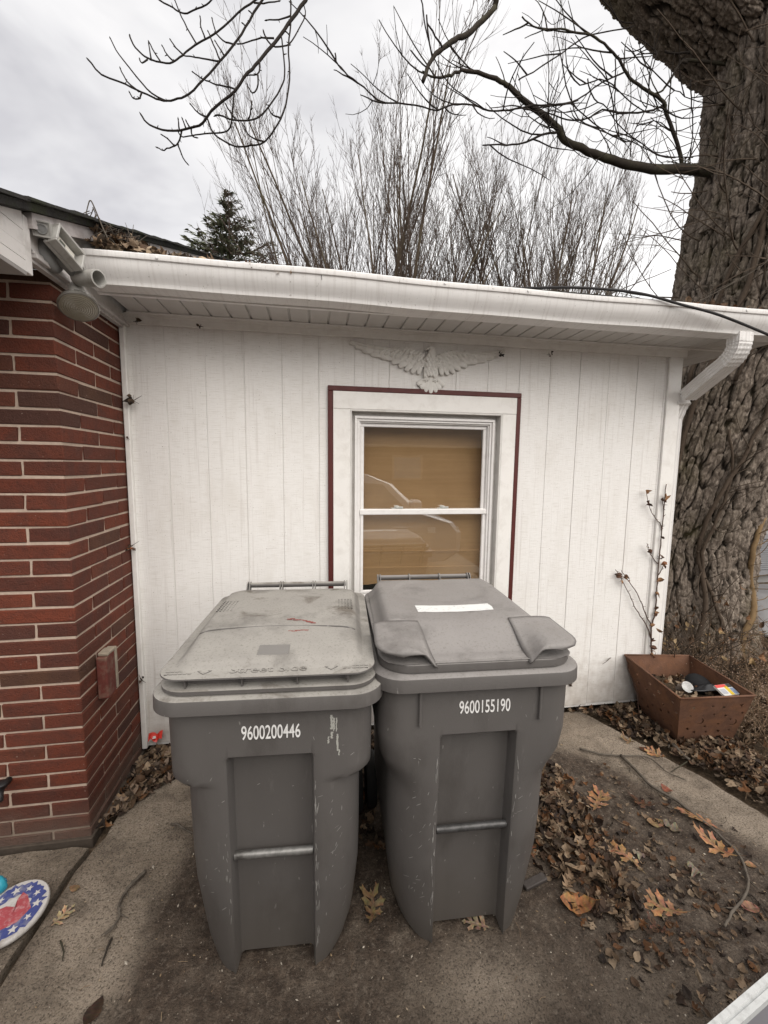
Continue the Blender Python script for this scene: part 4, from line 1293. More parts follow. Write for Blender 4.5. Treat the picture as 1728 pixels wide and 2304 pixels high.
        for (x, za, zb, wd) in ((0.186, 0.915, 0.868, 0.005), (0.192, 0.905, 0.862, 0.003), (0.200, 0.905, 0.86, 0.0025), (0.186, 0.86, 0.838, 0.0045), (0.203, 0.852, 0.795, 0.0042), (0.208, 0.800, 0.780, 0.0025), (0.176, 0.845, 0.822, 0.003)):
            n_ = 8
            for i in range(n_):
                z1_, z2_ = lerp(za, zb, i / n_), lerp(za, zb, (i + 1) / n_)
                o_ = rnd.uniform(-.0012, .0012); w_ = wd * rnd.uniform(.6, 1.1)
                q.add([(x + o_ - w_, yfront(z1_), z1_), (x + o_ + w_, yfront(z1_), z1_), (x + o_ + w_ * .8, yfront(z2_), z2_), (x + o_ - w_ * .8, yfront(z2_), z2_)], [(0, 1, 2, 3)])
        obj('drip', q, drip, t)
        num = '9600200446'; nz = 0.868; nx_ = 0.005; nsize = 0.061
    else:
        q = MB(); rings = []
        for ins, z in ((0.030, z0 - 0.002), (0.022, z0 + 0.001), (0.021, z0 + 0.006), (0.024, z0 + 0.024), (0.030, z0 + 0.029), (0.07, z0 + 0.031)):
            rings.append([(x, y, z) for x, y in rrect(hR - ins, yR0 + ins, yR1 - ins, 0.10, 0.09, 8)])
        q.loft(rings)
        lid = obj('lid', q, M, t, smooth=True, sharp=40)
        # moulded top: a height field over the tray, with a centre ramp down to the front and a dish at the back
        yA, yB = yR0 + 0.024, yR1 - 0.03
        nu, nv = 49, 45
        Vv, Ff = [], []
        for j in range(nv):
            v_ = j / (nv - 1)
            y = lerp(yA, yB, v_)
            hwv = lerp(hR - 0.030, hR - 0.042, v_)
            cf, cbk = 0.06, 0.10
            if y < yA + cf: hwv -= cf - math.sqrt(max(0, cf * cf - (yA + cf - y) ** 2))
            if y > yB - cbk: hwv -= cbk - math.sqrt(max(0, cbk * cbk - (y - yB + cbk) ** 2))
            for i in range(nu):
                u = -1 + 2 * i / (nu - 1)
                x = u * hwv
                edge = min((1 - abs(u)) * hwv, (yB - y)) 
                h = z0 + 0.030 + 0.052 * smooth(0, 0.050, edge)
                h += 0.010 * smooth(0.1, 0.75, v_)
                side = smooth(0.60, 0.74, abs(u))
                ramp_ = 0.062 * (1 - smooth(0.0, 0.30, v_))
                h -= ramp_ * (1 - side)
                h -= 0.052 * side * (1 - smooth(0.25, 0.30, v_))          # under the two ears the tray shows
                dish = ((x / 0.215) ** 2 + ((y - 0.53) / 0.17) ** 2)
                h -= 0.007 * (1 - smooth(0.75, 1.05, dish))
                h += 0.004 * math.exp(-(((x + .09) / .05) ** 2 + ((y - .60) / .04) ** 2)) + 0.004 * math.exp(-(((x - .09) / .05) ** 2 + ((y - .60) / .04) ** 2))
                h = max(h, z0 + 0.0295)
                Vv.append((x, y, h))
        for j in range(nv - 1):
            for i in range(nu - 1): Ff.append((j * nu + i, j * nu + i + 1, (j + 1) * nu + i + 1, (j + 1) * nu + i))
        q = MB(); q.add(Vv, Ff)
        obj('lid_panel', q, M, t, smooth=True, recalc=False)
        # the two finger ears at the front corners
        for s in (-1, 1):
            q = MB(); n_, m_ = 12, 12
            P = []
            for j in range(m_):
                v_ = j / (m_ - 1)
                y = lerp(yA - 0.012, yA + 0.215, v_)
                for i in range(n_):
                    u = i / (n_ - 1)
                    xin = 0.150 + 0.02 * v_
                    xout = hR - 0.006 - 0.010 * v_
                    cf = 0.085
                    yy = y
                    if v_ < 0.4:
                        f_ = max(0.0, cf - (y - (yA - 0.012)))
                        xout -= cf - math.sqrt(max(0, cf * cf - f_ * f_))
                    x = lerp(xin, xout, u)
                    z = z0 + 0.068 + 0.017 * v_ + 0.003 * math.sin(PI * u)
                    z -= 0.042 * (1 - smooth(0.0, 0.42, u)) * (1 - smooth(0.15, 1.0, v_))   # rolls down into the centre panel
                    z -= 0.006 * (1 - smooth(0.0, 0.12, v_)) + 0.004 * smooth(0.85, 1, u)
                    P.append((s * x, yy, z))
            Fq = []
            for j in range(m_ - 1):
                for i in range(n_ - 1): Fq.append((j * n_ + i, j * n_ + i + 1, (j + 1) * n_ + i + 1, (j + 1) * n_ + i))
            q.add(P, Fq)
            o = obj('lid_ear', q, M, t, smooth=True)
            sm = o.modifiers.new('thick', 'SOLIDIFY'); sm.thickness = 0.0045; sm.offset = 0
        # white paper label, lettering too worn to read
        lm, ntl, bl_ = newmat('worn_white_label', 0.6, 0.3)
        n_ = noise(ntl, coord(ntl, (60, 140, 1)), 1.0, 4, 0.6)
        msk = ramp(ntl, noise(ntl, coord(ntl, (9, 22, 1)), 1.0, 3), [(0.45, 0.0), (0.6, 1.0)])
        L(ntl, mixc(ntl, math2(ntl, 'MULTIPLY', ramp(ntl, n_, [(0.52, 0.0), (0.60, 0.55)]), msk), (0.72, 0.72, 0.70), (0.30, 0.31, 0.31)), bl_.inputs['Base Color'])
        q = MB()
        def topz(x, y):
            v_ = (y - yA) / (yB - yA)
            return z0 + 0.082 + 0.010 * smooth(0.1, 0.75, v_) - 0.062 * (1 - smooth(0.0, 0.30, v_)) + 0.0012
        P = []
        for j in range(3):
            for i in range(11):
                x = -0.150 + 0.30 * i / 10; y = 0.262 + 0.068 * j / 2 + (0.008 if i in (0, 10) and j == 1 else 0) * (1 if i else -1) * 0
                P.append((x + (0.006 if (i == 10 and j == 1) else 0), y - 0.010 * math.sin(i / 10 * PI) , topz(x, y) + 0.0004 * math.sin(i * 2.1)))
        q.add(P, [(j * 11 + i, j * 11 + i + 1, (j + 1) * 11 + i + 1, (j + 1) * 11 + i) for j in range(2) for i in range(10)])
        obj('paper_label', q, lm, t)
        q = MB()
        for s in (-1, 1):
            q.box(s * 0.20 - 0.004, s * 0.20 + 0.004, -0.043, -0.020, 0.845, zr + 0.003, 0.002)
        obj('front_rib', q, M, t)
        me = text_mesh('Street Side', 0.036, 1.15, 0.0016); me.materials.append(M)
        o = obj('embossed_lettering', me, None, t); o.location = (0.03, yA + 0.030, topz(0, yA + 0.030) - 0.0012); o.rotation_euler = (0.36, 0, 0)
        num = '9600155190'; nz = 0.897; nx_ = 0.014; nsize = 0.060
    # stencilled number
    me = text_mesh(num, nsize, 0.575, 0.0010, 0.0004); me.materials.append(M_NUM)
    o = obj('serial_number', me, None, t)
    o.location = (nx_, dims(nz)[2] - 0.0012, nz); o.rotation_euler = (PI / 2 - 0.034, 0, 0)
    # pale nicks and rubbed edges on the front columns
    R_ = random.Random(17 * kind); q = MB()
    def fsurf(x, z):
        hw, rf, yf, yb, d = dims(z)
        a = abs(x); x0 = hw - rf
        if a < xr: return yf + d
        if a <= x0: return yf
        u = min(1.0, (a - x0) / rf); return yf + rf - rf * math.sqrt(max(0.0, 1 - u * u))
    for k in range(95):
        s = R_.choice((-1, 1, 1)) if kind == 1 else R_.choice((-1, -1, 1))
        mode = R_.random()
        if mode < 0.45: x, z, an, l = s * (xr + R_.uniform(0.006, 0.016)), R_.uniform(0.08, 0.72), PI / 2 + R_.uniform(-.15, .15), R_.uniform(0.008, 0.04)
        elif mode < 0.8: x, z, an, l = s * R_.uniform(xr + 0.01, 0.23), R_.uniform(0.15, 0.66), R_.uniform(0.2, 1.6), R_.uniform(0.004, 0.022)
        else: x, z, an, l = R_.uniform(-.26, .26), R_.uniform(0.25, 0.90), R_.uniform(0, PI), R_.uniform(0.003, 0.014)
        w_ = R_.uniform(0.0004, 0.0012)
        P = []
        for t_ in (-0.5, 0.0, 0.5):
            for e in (-1, 1):
                xx = x + l * t_ * math.cos(an) - e * w_ * math.sin(an) * (1.2 - abs(t_)); zz = z + l * t_ * math.sin(an) + e * w_ * math.cos(an) * (1.2 - abs(t_))
                P.append((xx, fsurf(xx, zz) - 0.0012, zz))
        q.add(P, [(0, 1, 3, 2), (2, 3, 5, 4)])
    stuff(obj('scuff_marks', q, M_SCUFF, t))
    # handle at the back: bar, four brackets
    zh = (1.070 if kind == 1 else 1.090)
    yh = 0.845
    for x in (-0.238, -0.080, 0.080, 0.238):
        q = MB()
        for dx in ((-0.006, 0.006) if abs(x) > 0.1 or kind == 1 else (0.0,)):
            q.prism([(0.70, zr - 0.03), (0.76, zr - 0.05), (0.852, zh - 0.016), (0.864, zh), (0.858, zh + 0.014), (0.842, zh + 0.019), (0.828, zh + 0.012), (0.80, zh - 0.03), (0.74, zr + 0.035)], 'x', x + dx - 0.0025, x + dx + 0.0025)
        obj('handle_bracket', q, M, t)
    q = MB(); q.tube([(-0.238, yh, zh), (0.238, yh, zh)], 0.0125, 12)
    obj('handle_bar', q, M, t, smooth=True, sharp=50)
    # wheels and axle
    q = MB(); q.tube([(-0.30, 0.655, 0.125), (0.30, 0.655, 0.125)], 0.011, 8); obj('axle', q, M_STEEL, t, smooth=True)
    for s in (-1, 1):
        q = MB(); q.lathe([(0.03, -0.022), (0.095, -0.022), (0.118, -0.024), (0.125, -0.014), (0.125, 0.014), (0.118, 0.024), (0.095, 0.022), (0.03, 0.022)], 28, along(Vector((s * 0.292, 0.655, 0.125)), Vector((1, 0, 0))))
        wh = obj('wheel', q, M_RUB, t, smooth=True, sharp=40)
    return t
BIN1 = make_bin('wheelie_bin', 'dusty grey wheelie bin numbered 9600200446 with a domed dirty lid', (0.862, -1.228, 0.0), math.radians(-3.5), 1, M_BIN1)
BIN2 = make_bin('wheelie_bin', 'darker grey wheelie bin numbered 9600155190 with a white label on its lid', (1.525, -1.238, 0.0), math.radians(-2.5), 2, M_BIN2)

# ------------------------------------------------------------------ big tree at the right
def m_bark(name, dark, mid, light, moss):
    m, nt, b = newmat(name, 0.95, 0.1)
    v = coord(nt)
    a = N(nt, 'ShaderNodeAttribute', attribute_name='tint')          # bark relief: plates pale, furrows dark
    sp = N(nt, 'ShaderNodeSeparateColor'); L(nt, a.outputs['Color'], sp.inputs[0])
    fine = noise(nt, coord(nt, (42, 42, 13)), 1.0, 6, 0.68, 0.5)
    c = ramp(nt, fine, [(0.28, dark), (0.50, mid), (0.74, light)])
    c = mixc(nt, ramp(nt, sp.outputs[0], [(0.14, 1.0), (0.50, 0.0)]), c, tuple(x * 0.30 for x in dark))
    c = mixc(nt, ramp(nt, noise(nt, v, 1.7, 5, 0.6, 0.4), [(0.50, 0.0), (0.68, moss)]), c, (0.105, 0.092, 0.034))
    L(nt, c, b.inputs['Base Color'])
    bump(nt, b, math2(nt, 'ADD', fine, math2(nt, 'MULTIPLY', noise(nt, v, 55, 5, 0.65), 0.6)), 1.0, 0.018)
    return m
M_BARK = m_bark('grey_brown_bark', (0.095, 0.076, 0.061), (0.215, 0.176, 0.143), (0.44, 0.375, 0.31), 0.35)
M_LIMB = simple('dark_limb_bark', (0.042, 0.035, 0.029), 0.95, 0.1, var=0.4, scale=60, bmp=0.8, bscale=90, dirt=(0.085, 0.085, 0.05), dscale=7, damt=0.5)
M_VINE = simple('grey_vine_stem', (0.085, 0.064, 0.048), 0.95, 0.1, var=0.35, scale=40, bmp=0.5)
M_TWIG = simple('dark_twig_bark', (0.030, 0.025, 0.022), 0.95, 0.1, var=0.3, scale=40)
def worley(u, v, nu, seed):
    """jittered cells on a cylinder (periodic in u with nu cells); gives distance to the crack and a random per cell"""
    iu, iv = np.floor(u).astype(np.int64), np.floor(v).astype(np.int64)
    f1 = np.full(u.shape, 9.0); f2 = np.full(u.shape, 9.0); cid = np.zeros(u.shape)
    for a in (-1, 0, 1):
        for b in (-1, 0, 1):
            ci, cj = (iu + a) % nu, iv + b
            px = iu + a + 0.12 + 0.76 * _h(ci, cj, ci * 0, seed); py = iv + b + 0.08 + 0.84 * _h(ci, cj, ci * 0 + 1, seed + 1)
            d = np.hypot(px - u, py - v); r = _h(ci, cj, ci * 0 + 2, seed + 2)
            new = d < f1
            f2 = np.where(new, f1, np.minimum(f2, d)); cid = np.where(new, r, cid); f1 = np.where(new, d, f1)
    return f2 - f1, cid
def sstep(a, b, x):
    t = np.clip((x - a) / (b - a), 0, 1); return t * t * (3 - 2 * t)
def bark_tube(path, radii, nt_, nz, seed, lump=0.05, depth=0.05, nc=52):
    P = np.array(path, float); s = np.linspace(0, 1, len(P)); t = np.linspace(0, 1, nz)
    C = np.stack([np.interp(t, s, P[:, k]) for k in range(3)], -1)
    for _ in range(12):
        C[1:-1] = 0.25 * C[:-2] + 0.5 * C[1:-1] + 0.25 * C[2:]
    Rr = np.interp(t, s, radii)
    for _ in range(30): Rr[1:-1] = 0.25 * Rr[:-2] + 0.5 * Rr[1:-1] + 0.25 * Rr[2:]
    T = np.gradient(C, axis=0); T /= np.linalg.norm(T, axis=1)[:, None]
    ref = np.array([1.0, 0.2, 0.0]); A = ref - T * (T @ ref)[:, None]; A /= np.linalg.norm(A, axis=1)[:, None]
    B = np.cross(T, A)
    arc = np.concatenate([[0], np.cumsum(np.linalg.norm(np.diff(C, axis=0), axis=1))])
    # most of the columns go to the side that faces the yard
    n_f = int(nt_ * 0.83); th = np.concatenate([np.linspace(1.97, 5.81, n_f, endpoint=False), np.linspace(5.81, 1.97 + 2 * PI, nt_ - n_f, endpoint=False)])
    TH, AR = np.meshgrid(th, arc)
    R0 = Rr[:, None]
    cx, cy = np.cos(TH), np.sin(TH)
    lumpn = fbm(cx * 1.6 + 9, cy * 1.6, AR * 0.8, 3, seed) - 0.5
    flute = fbm(cx * 3.2, cy * 3.2 + 4, AR * 0.35, 2, seed + 3) - 0.5
    U = (TH - 1.97) / (2 * PI)
    wu = 0.018 * (fbm(cx * 2.2, cy * 2.2, AR * 1.6, 3, seed + 7) - 0.5) + 0.012 * (fbm(cx * 7, cy * 7, AR * 7, 2, seed + 8) - 0.5)
    wv = 0.16 * (fbm(cx * 4, cy * 4, AR * 3, 3, seed + 9) - 0.5)
    e1, c1 = worley((U + wu) * nc, (AR + wv) / 0.50, nc, seed + 21)
    e2, c2 = worley((U + wu * 0.8) * nc * 2, (AR + wv) / 0.17, nc * 2, seed + 31)
    e3, c3 = worley((U + wu * 0.8) * nc * 4, (AR + wv * .5) / 0.055, nc * 4, seed + 41)
    ridge = 0.75 * sstep(0.02, 0.20, e1) + 0.25 * sstep(0.1, 0.6, e1); plate = sstep(0.03, 0.16, e2); flake = sstep(0.02, 0.15, e3)
    rough = fbm(cx * 30, cy * 30, AR * 24, 3, seed + 51) - 0.5
    h = 0.44 * ridge * (0.7 + 0.6 * c1) + 0.32 * plate * (0.2 + 1.1 * c2) + 0.22 * flake * c3 + 0.42 * rough
    rad = R0 * (1 + lump * 2 * lumpn + lump * 1.2 * flute) + depth * 1.25 * (h - 0.5)
    V = C[:, None, :] + A[:, None, :] * (np.cos(TH) * rad)[..., None] + B[:, None, :] * (np.sin(TH) * rad)[..., None]
    idx = np.arange(nz * nt_).reshape(nz, nt_); nx_ = np.roll(idx, -1, axis=1)
    F = np.stack([idx[:-1], nx_[:-1], nx_[1:], idx[1:]], -1).reshape(-1, 4)
    col = np.clip(0.55 * ridge + 0.45 * plate * (0.4 + 0.8 * c2) - 0.12 + 0.25 * rough, 0, 1)
    return V.reshape(-1, 3), F, col.reshape(-1)
def bark_obj(name, parts, mat, parent):
    Vs, Fs, Cs, o = [], [], [], 0
    for V, F, c in parts:
        Vs.append(V - np.array(LOC[parent.name])); Fs.append(F + o); Cs.append(c); o += len(V)
    V, F, c = np.concatenate(Vs), np.concatenate(Fs), np.concatenate(Cs)
    me = bpy.data.meshes.new(name)
    me.from_pydata(V.tolist(), [], F.tolist())
    ca = me.color_attributes.new('tint', 'FLOAT_COLOR', 'POINT')
    ca.data.foreach_set('color', np.stack([c, c, c, np.ones_like(c)], -1).astype(np.float32).ravel())
    me.materials.append(mat)
    me.polygons.foreach_set('use_smooth', [True] * len(me.polygons))
    ob = bpy.data.objects.new(name, me); COL.objects.link(ob); ob.parent = parent
    LOC[ob.name] = LOC[parent.name]
    return ob
oak = thing('old_oak_tree', 'massive old bare tree with furrowed bark behind the shed end', 'tree', (4.78, 1.1, 0))
TRX = [(-.3, 4.63, 1.25, .80), (.25, 4.63, 1.25, .69), (1.0, 4.65, 1.23, .62), (2.0, 4.80, 1.09, .62), (3.0, 5.00, .92, .66), (3.7, 5.06, .84, .69), (4.4, 5.06, .76, .67), (5.0, 5.08, .75, .70), (5.6, 5.32, .75, .76), (6.4, 5.5, .8, .72), (7.6, 5.7, .9, .56), (9.0, 5.9, 1.0, .42)]
LOW, HIGH = [q_ for q_ in TRX if q_[0] < 6.5], [q_ for q_ in TRX if q_[0] > 6.3]
tr_parts = [bark_tube([(x, y, z) for z, x, y, r in LOW], [r for z, x, y, r in LOW], 500, 900, 31, 0.06, 0.046),
            bark_tube([(x, y, z) for z, x, y, r in HIGH], [r for z, x, y, r in HIGH], 90, 60, 33, 0.06, 0.04),
            bark_tube([(5.35, .82, 5.05), (4.6, .88, 5.50), (4.0, .90, 5.80), (3.4, .90, 6.12), (2.5, .87, 6.9), (1.4, .8, 8.1)],
                      [0.46, 0.52, 0.50, 0.45, 0.36, 0.26], 360, 420, 47, 0.09, 0.044, 40)]
trunk = bark_obj('trunk', tr_parts, M_BARK, oak)
q = MB()
q.lathe([(0.085, -0.05), (0.10, 0.0), (0.085, 0.05), (0.06, 0.09), (0.045, 0.10), (0.035, 0.085), (0.0, 0.07)], 14, along(Vector((4.72, 0.26, 4.75)), Vector((-0.45, -0.8, 0.25)).normalized()))
obj('branch_stub', q, simple('pale_stub_wood', (0.20, 0.17, 0.14), 0.9, 0.1, var=0.35, scale=30, bmp=0.7), oak, smooth=True)
LB = [[[[1.009, 0.386, 4.489], [0.963, 0.372, 4.409], [0.882, 0.33, 4.25], [0.822, 0.29, 4.127], [0.713, 0.221, 3.92], [0.647, 0.203, 3.831], [0.58, 0.191, 3.726], [0.473, 0.223, 3.658], [0.386, 0.267, 3.591], [0.317, 0.302, 3.584], [0.202, 0.353, 3.585], [0.112, 0.372, 3.603], [0.054, 0.374, 3.626], [0.024, 0.37, 3.664]], 0.0111, 0.0028], [[[0.771, 0.324, 4.393], [0.721, 0.332, 4.329], [0.645, 0.33, 4.211], [0.577, 0.309, 4.074], [0.482, 0.3, 3.951], [0.395, 0.298, 3.841], [0.304, 0.315, 3.765], [0.239, 0.336, 3.749], [0.174, 0.355, 3.742], [0.111, 0.371, 3.758], [0.033, 0.385, 3.79], [-0.057, 0.388, 3.824], [-0.167, 0.362, 3.835], [-0.235, 0.365, 3.905]], 0.0067, 0.0022], [[[0.771, 0.325, 4.387], [0.681, 0.338, 4.328], [0.582, 0.359, 4.268], [0.454, 0.382, 4.163], [0.323, 0.415, 4.107], [0.251, 0.421, 4.048], [0.206, 0.421, 4.008], [0.156, 0.431, 3.999], [0.068, 0.457, 4.026], [0.012, 0.475, 4.062], [-0.045, 0.498, 4.127], [-0.066, 0.519, 4.191]], 0.0054, 0.0022], [[[0.473, 0.409, 4.409], [0.418, 0.437, 4.379], [0.373, 0.456, 4.357], [0.315, 0.482, 4.355], [0.266, 0.499, 4.343], [0.217, 0.52, 4.36], [0.178, 0.537, 4.392], [0.094, 0.561, 4.443], [0.042, 0.565, 4.487]], 0.0041, 0.0027], [[[0.875, 0.339, 4.418], [0.879, 0.345, 4.368], [0.878, 0.321, 4.217], [0.866, 0.272, 4.066], [0.876, 0.202, 3.873], [0.864, 0.15, 3.704], [0.825, 0.136, 3.57], [0.737, 0.163, 3.466], [0.658, 0.183, 3.451], [0.586, 0.209, 3.451], [0.525, 0.226, 3.475], [0.446, 0.247, 3.529], [0.415, 0.25, 3.607]], 0.0045, 0.0023], [[[0.826, 0.288, 4.123], [0.84, 0.241, 3.988], [0.849, 0.188, 3.842], [0.826, 0.155, 3.741], [0.768, 0.132, 3.629], [0.708, 0.136, 3.566], [0.648, 0.151, 3.553], [0.561, 0.182, 3.568], [0.49, 0.213, 3.605], [0.462, 0.226, 3.607]], 0.004, 0.0022], [[[0.954, 0.368, 4.379], [0.963, 0.363, 4.319], [0.918, 0.321, 4.191], [0.874, 0.278, 4.081], [0.823, 0.26, 4.041], [0.78, 0.259, 4.037], [0.744, 0.277, 4.083], [0.726, 0.296, 4.138]], 0.0028, 0.0018]]
LS = [[[[0.174, 0.355, 3.742], [0.084, 0.382, 3.791], [0.002, 0.412, 3.885], [-0.071, 0.441, 3.979], [-0.125, 0.461, 4.052], [-0.159, 0.48, 4.125]], 0.0025, 0.0016], [[[0.568, 0.305, 4.052], [0.513, 0.334, 4.081], [0.454, 0.379, 4.152], [0.422, 0.421, 4.267]], 0.0024, 0.0016], [[[0.787, 0.279, 4.096], [0.718, 0.281, 4.087], [0.666, 0.283, 4.067], [0.586, 0.298, 4.049]], 0.0024, 0.0016], [[[0.482, 0.298, 3.945], [0.406, 0.34, 3.982], [0.329, 0.381, 4.013], [0.251, 0.421, 4.048]], 0.0024, 0.0015], [[[0.503, 0.304, 3.986], [0.447, 0.366, 4.104]], 0.0024, 0.0016], [[[0.482, 0.302, 3.957], [0.438, 0.361, 4.077], [0.4, 0.411, 4.189]], 0.0024, 0.0016], [[[0.333, 0.413, 4.111], [0.268, 0.477, 4.244], [0.217, 0.519, 4.358], [0.189, 0.536, 4.435]], 0.0025, 0.0016], [[[0.383, 0.404, 4.143], [0.356, 0.438, 4.223], [0.349, 0.458, 4.297]], 0.0025, 0.0016], [[[0.58, 0.192, 3.731], [0.544, 0.211, 3.753], [0.489, 0.239, 3.775], [0.424, 0.279, 3.818], [0.375, 0.31, 3.856], [0.321, 0.348, 3.907]], 0.0024, 0.0015], [[[0.572, 0.189, 3.704], [0.562, 0.18, 3.606], [0.545, 0.195, 3.532], [0.484, 0.228, 3.524], [0.39, 0.275, 3.541], [0.313, 0.314, 3.55], [0.255, 0.341, 3.554], [0.23, 0.343, 3.581]], 0.0024, 0.0015], [[[0.254, 0.332, 3.585], [0.234, 0.354, 3.544], [0.2, 0.377, 3.522], [0.151, 0.397, 3.517], [0.125, 0.408, 3.51], [0.096, 0.408, 3.522]], 0.0025, 0.0016], [[[0.221, 0.365, 3.529], [0.232, 0.382, 3.488], [0.261, 0.394, 3.444]], 0.0025, 0.0016], [[[0.2, 0.377, 3.522], [0.168, 0.376, 3.551], [0.134, 0.377, 3.572]], 0.0025, 0.0016], [[[0.406, 0.254, 3.617], [0.36, 0.276, 3.647], [0.314, 0.301, 3.703]], 0.0024, 0.0015], [[[0.709, 0.22, 3.914], [0.711, 0.197, 3.852], [0.699, 0.187, 3.818], [0.647, 0.197, 3.815]], 0.0024, 0.0015], [[[0.703, 0.186, 3.818], [0.701, 0.158, 3.725], [0.676, 0.155, 3.696], [0.645, 0.178, 3.752]], 0.0024, 0.0015], [[[0.737, 0.163, 3.466], [0.686, 0.165, 3.473], [0.645, 0.166, 3.496], [0.621, 0.162, 3.538]], 0.0024, 0.0015], [[[0.653, 0.149, 3.556], [0.667, 0.144, 3.601], [0.672, 0.147, 3.647]], 0.0024, 0.0015], [[[0.579, 0.174, 3.569], [0.549, 0.185, 3.608], [0.523, 0.2, 3.655]], 0.0024, 0.0015], [[[0.825, 0.135, 3.577], [0.784, 0.13, 3.584], [0.764, 0.131, 3.612]], 0.0024, 0.0015], [[[0.016, 0.385, 3.792], [-0.051, 0.396, 3.848], [-0.089, 0.417, 3.924]], 0.0025, 0.0016], [[[0.029, 0.384, 3.785], [0.021, 0.378, 3.754], [-0.011, 0.374, 3.743], [-0.031, 0.378, 3.776]], 0.0025, 0.0016], [[[0.068, 0.457, 4.026], [0.04, 0.504, 4.149]], 0.0025, 0.0016], [[[0.123, 0.442, 4.01], [0.081, 0.475, 4.08], [0.043, 0.507, 4.161]], 0.0025, 0.0016], [[[0.197, 0.426, 4.013], [0.155, 0.455, 4.067], [0.123, 0.486, 4.133]], 0.0025, 0.0016], [[[0.25, 0.423, 4.054], [0.209, 0.455, 4.107], [0.166, 0.489, 4.177]], 0.0025, 0.0016], [[[0.878, 0.334, 4.274], [0.812, 0.318, 4.232], [0.742, 0.315, 4.213]], 0.0025, 0.0016], [[[0.672, 0.339, 4.312], [0.725, 0.331, 4.313], [0.813, 0.333, 4.341]], 0.0025, 0.0016], [[[0.046, 0.459, 4.024], [0.018, 0.451, 3.997], [0.0, 0.461, 4.023]], 0.0025, 0.0016], [[[0.663, 0.333, 4.245], [0.645, 0.341, 4.269]], 0.0025, 0.0016], [[[0.623, 0.327, 4.177], [0.605, 0.337, 4.195]], 0.0025, 0.0016], [[[0.313, 0.305, 3.585], [0.313, 0.314, 3.55], [0.34, 0.304, 3.535]], 0.0025, 0.0016], [[[0.241, 0.336, 3.59], [0.236, 0.331, 3.635]], 0.0025, 0.0016], [[[0.279, 0.32, 3.588], [0.264, 0.32, 3.631]], 0.0025, 0.0016], [[[0.303, 0.309, 3.587], [0.287, 0.311, 3.619]], 0.0025, 0.0016], [[[0.839, 0.304, 4.171], [0.865, 0.299, 4.147]], 0.0025, 0.0016]]
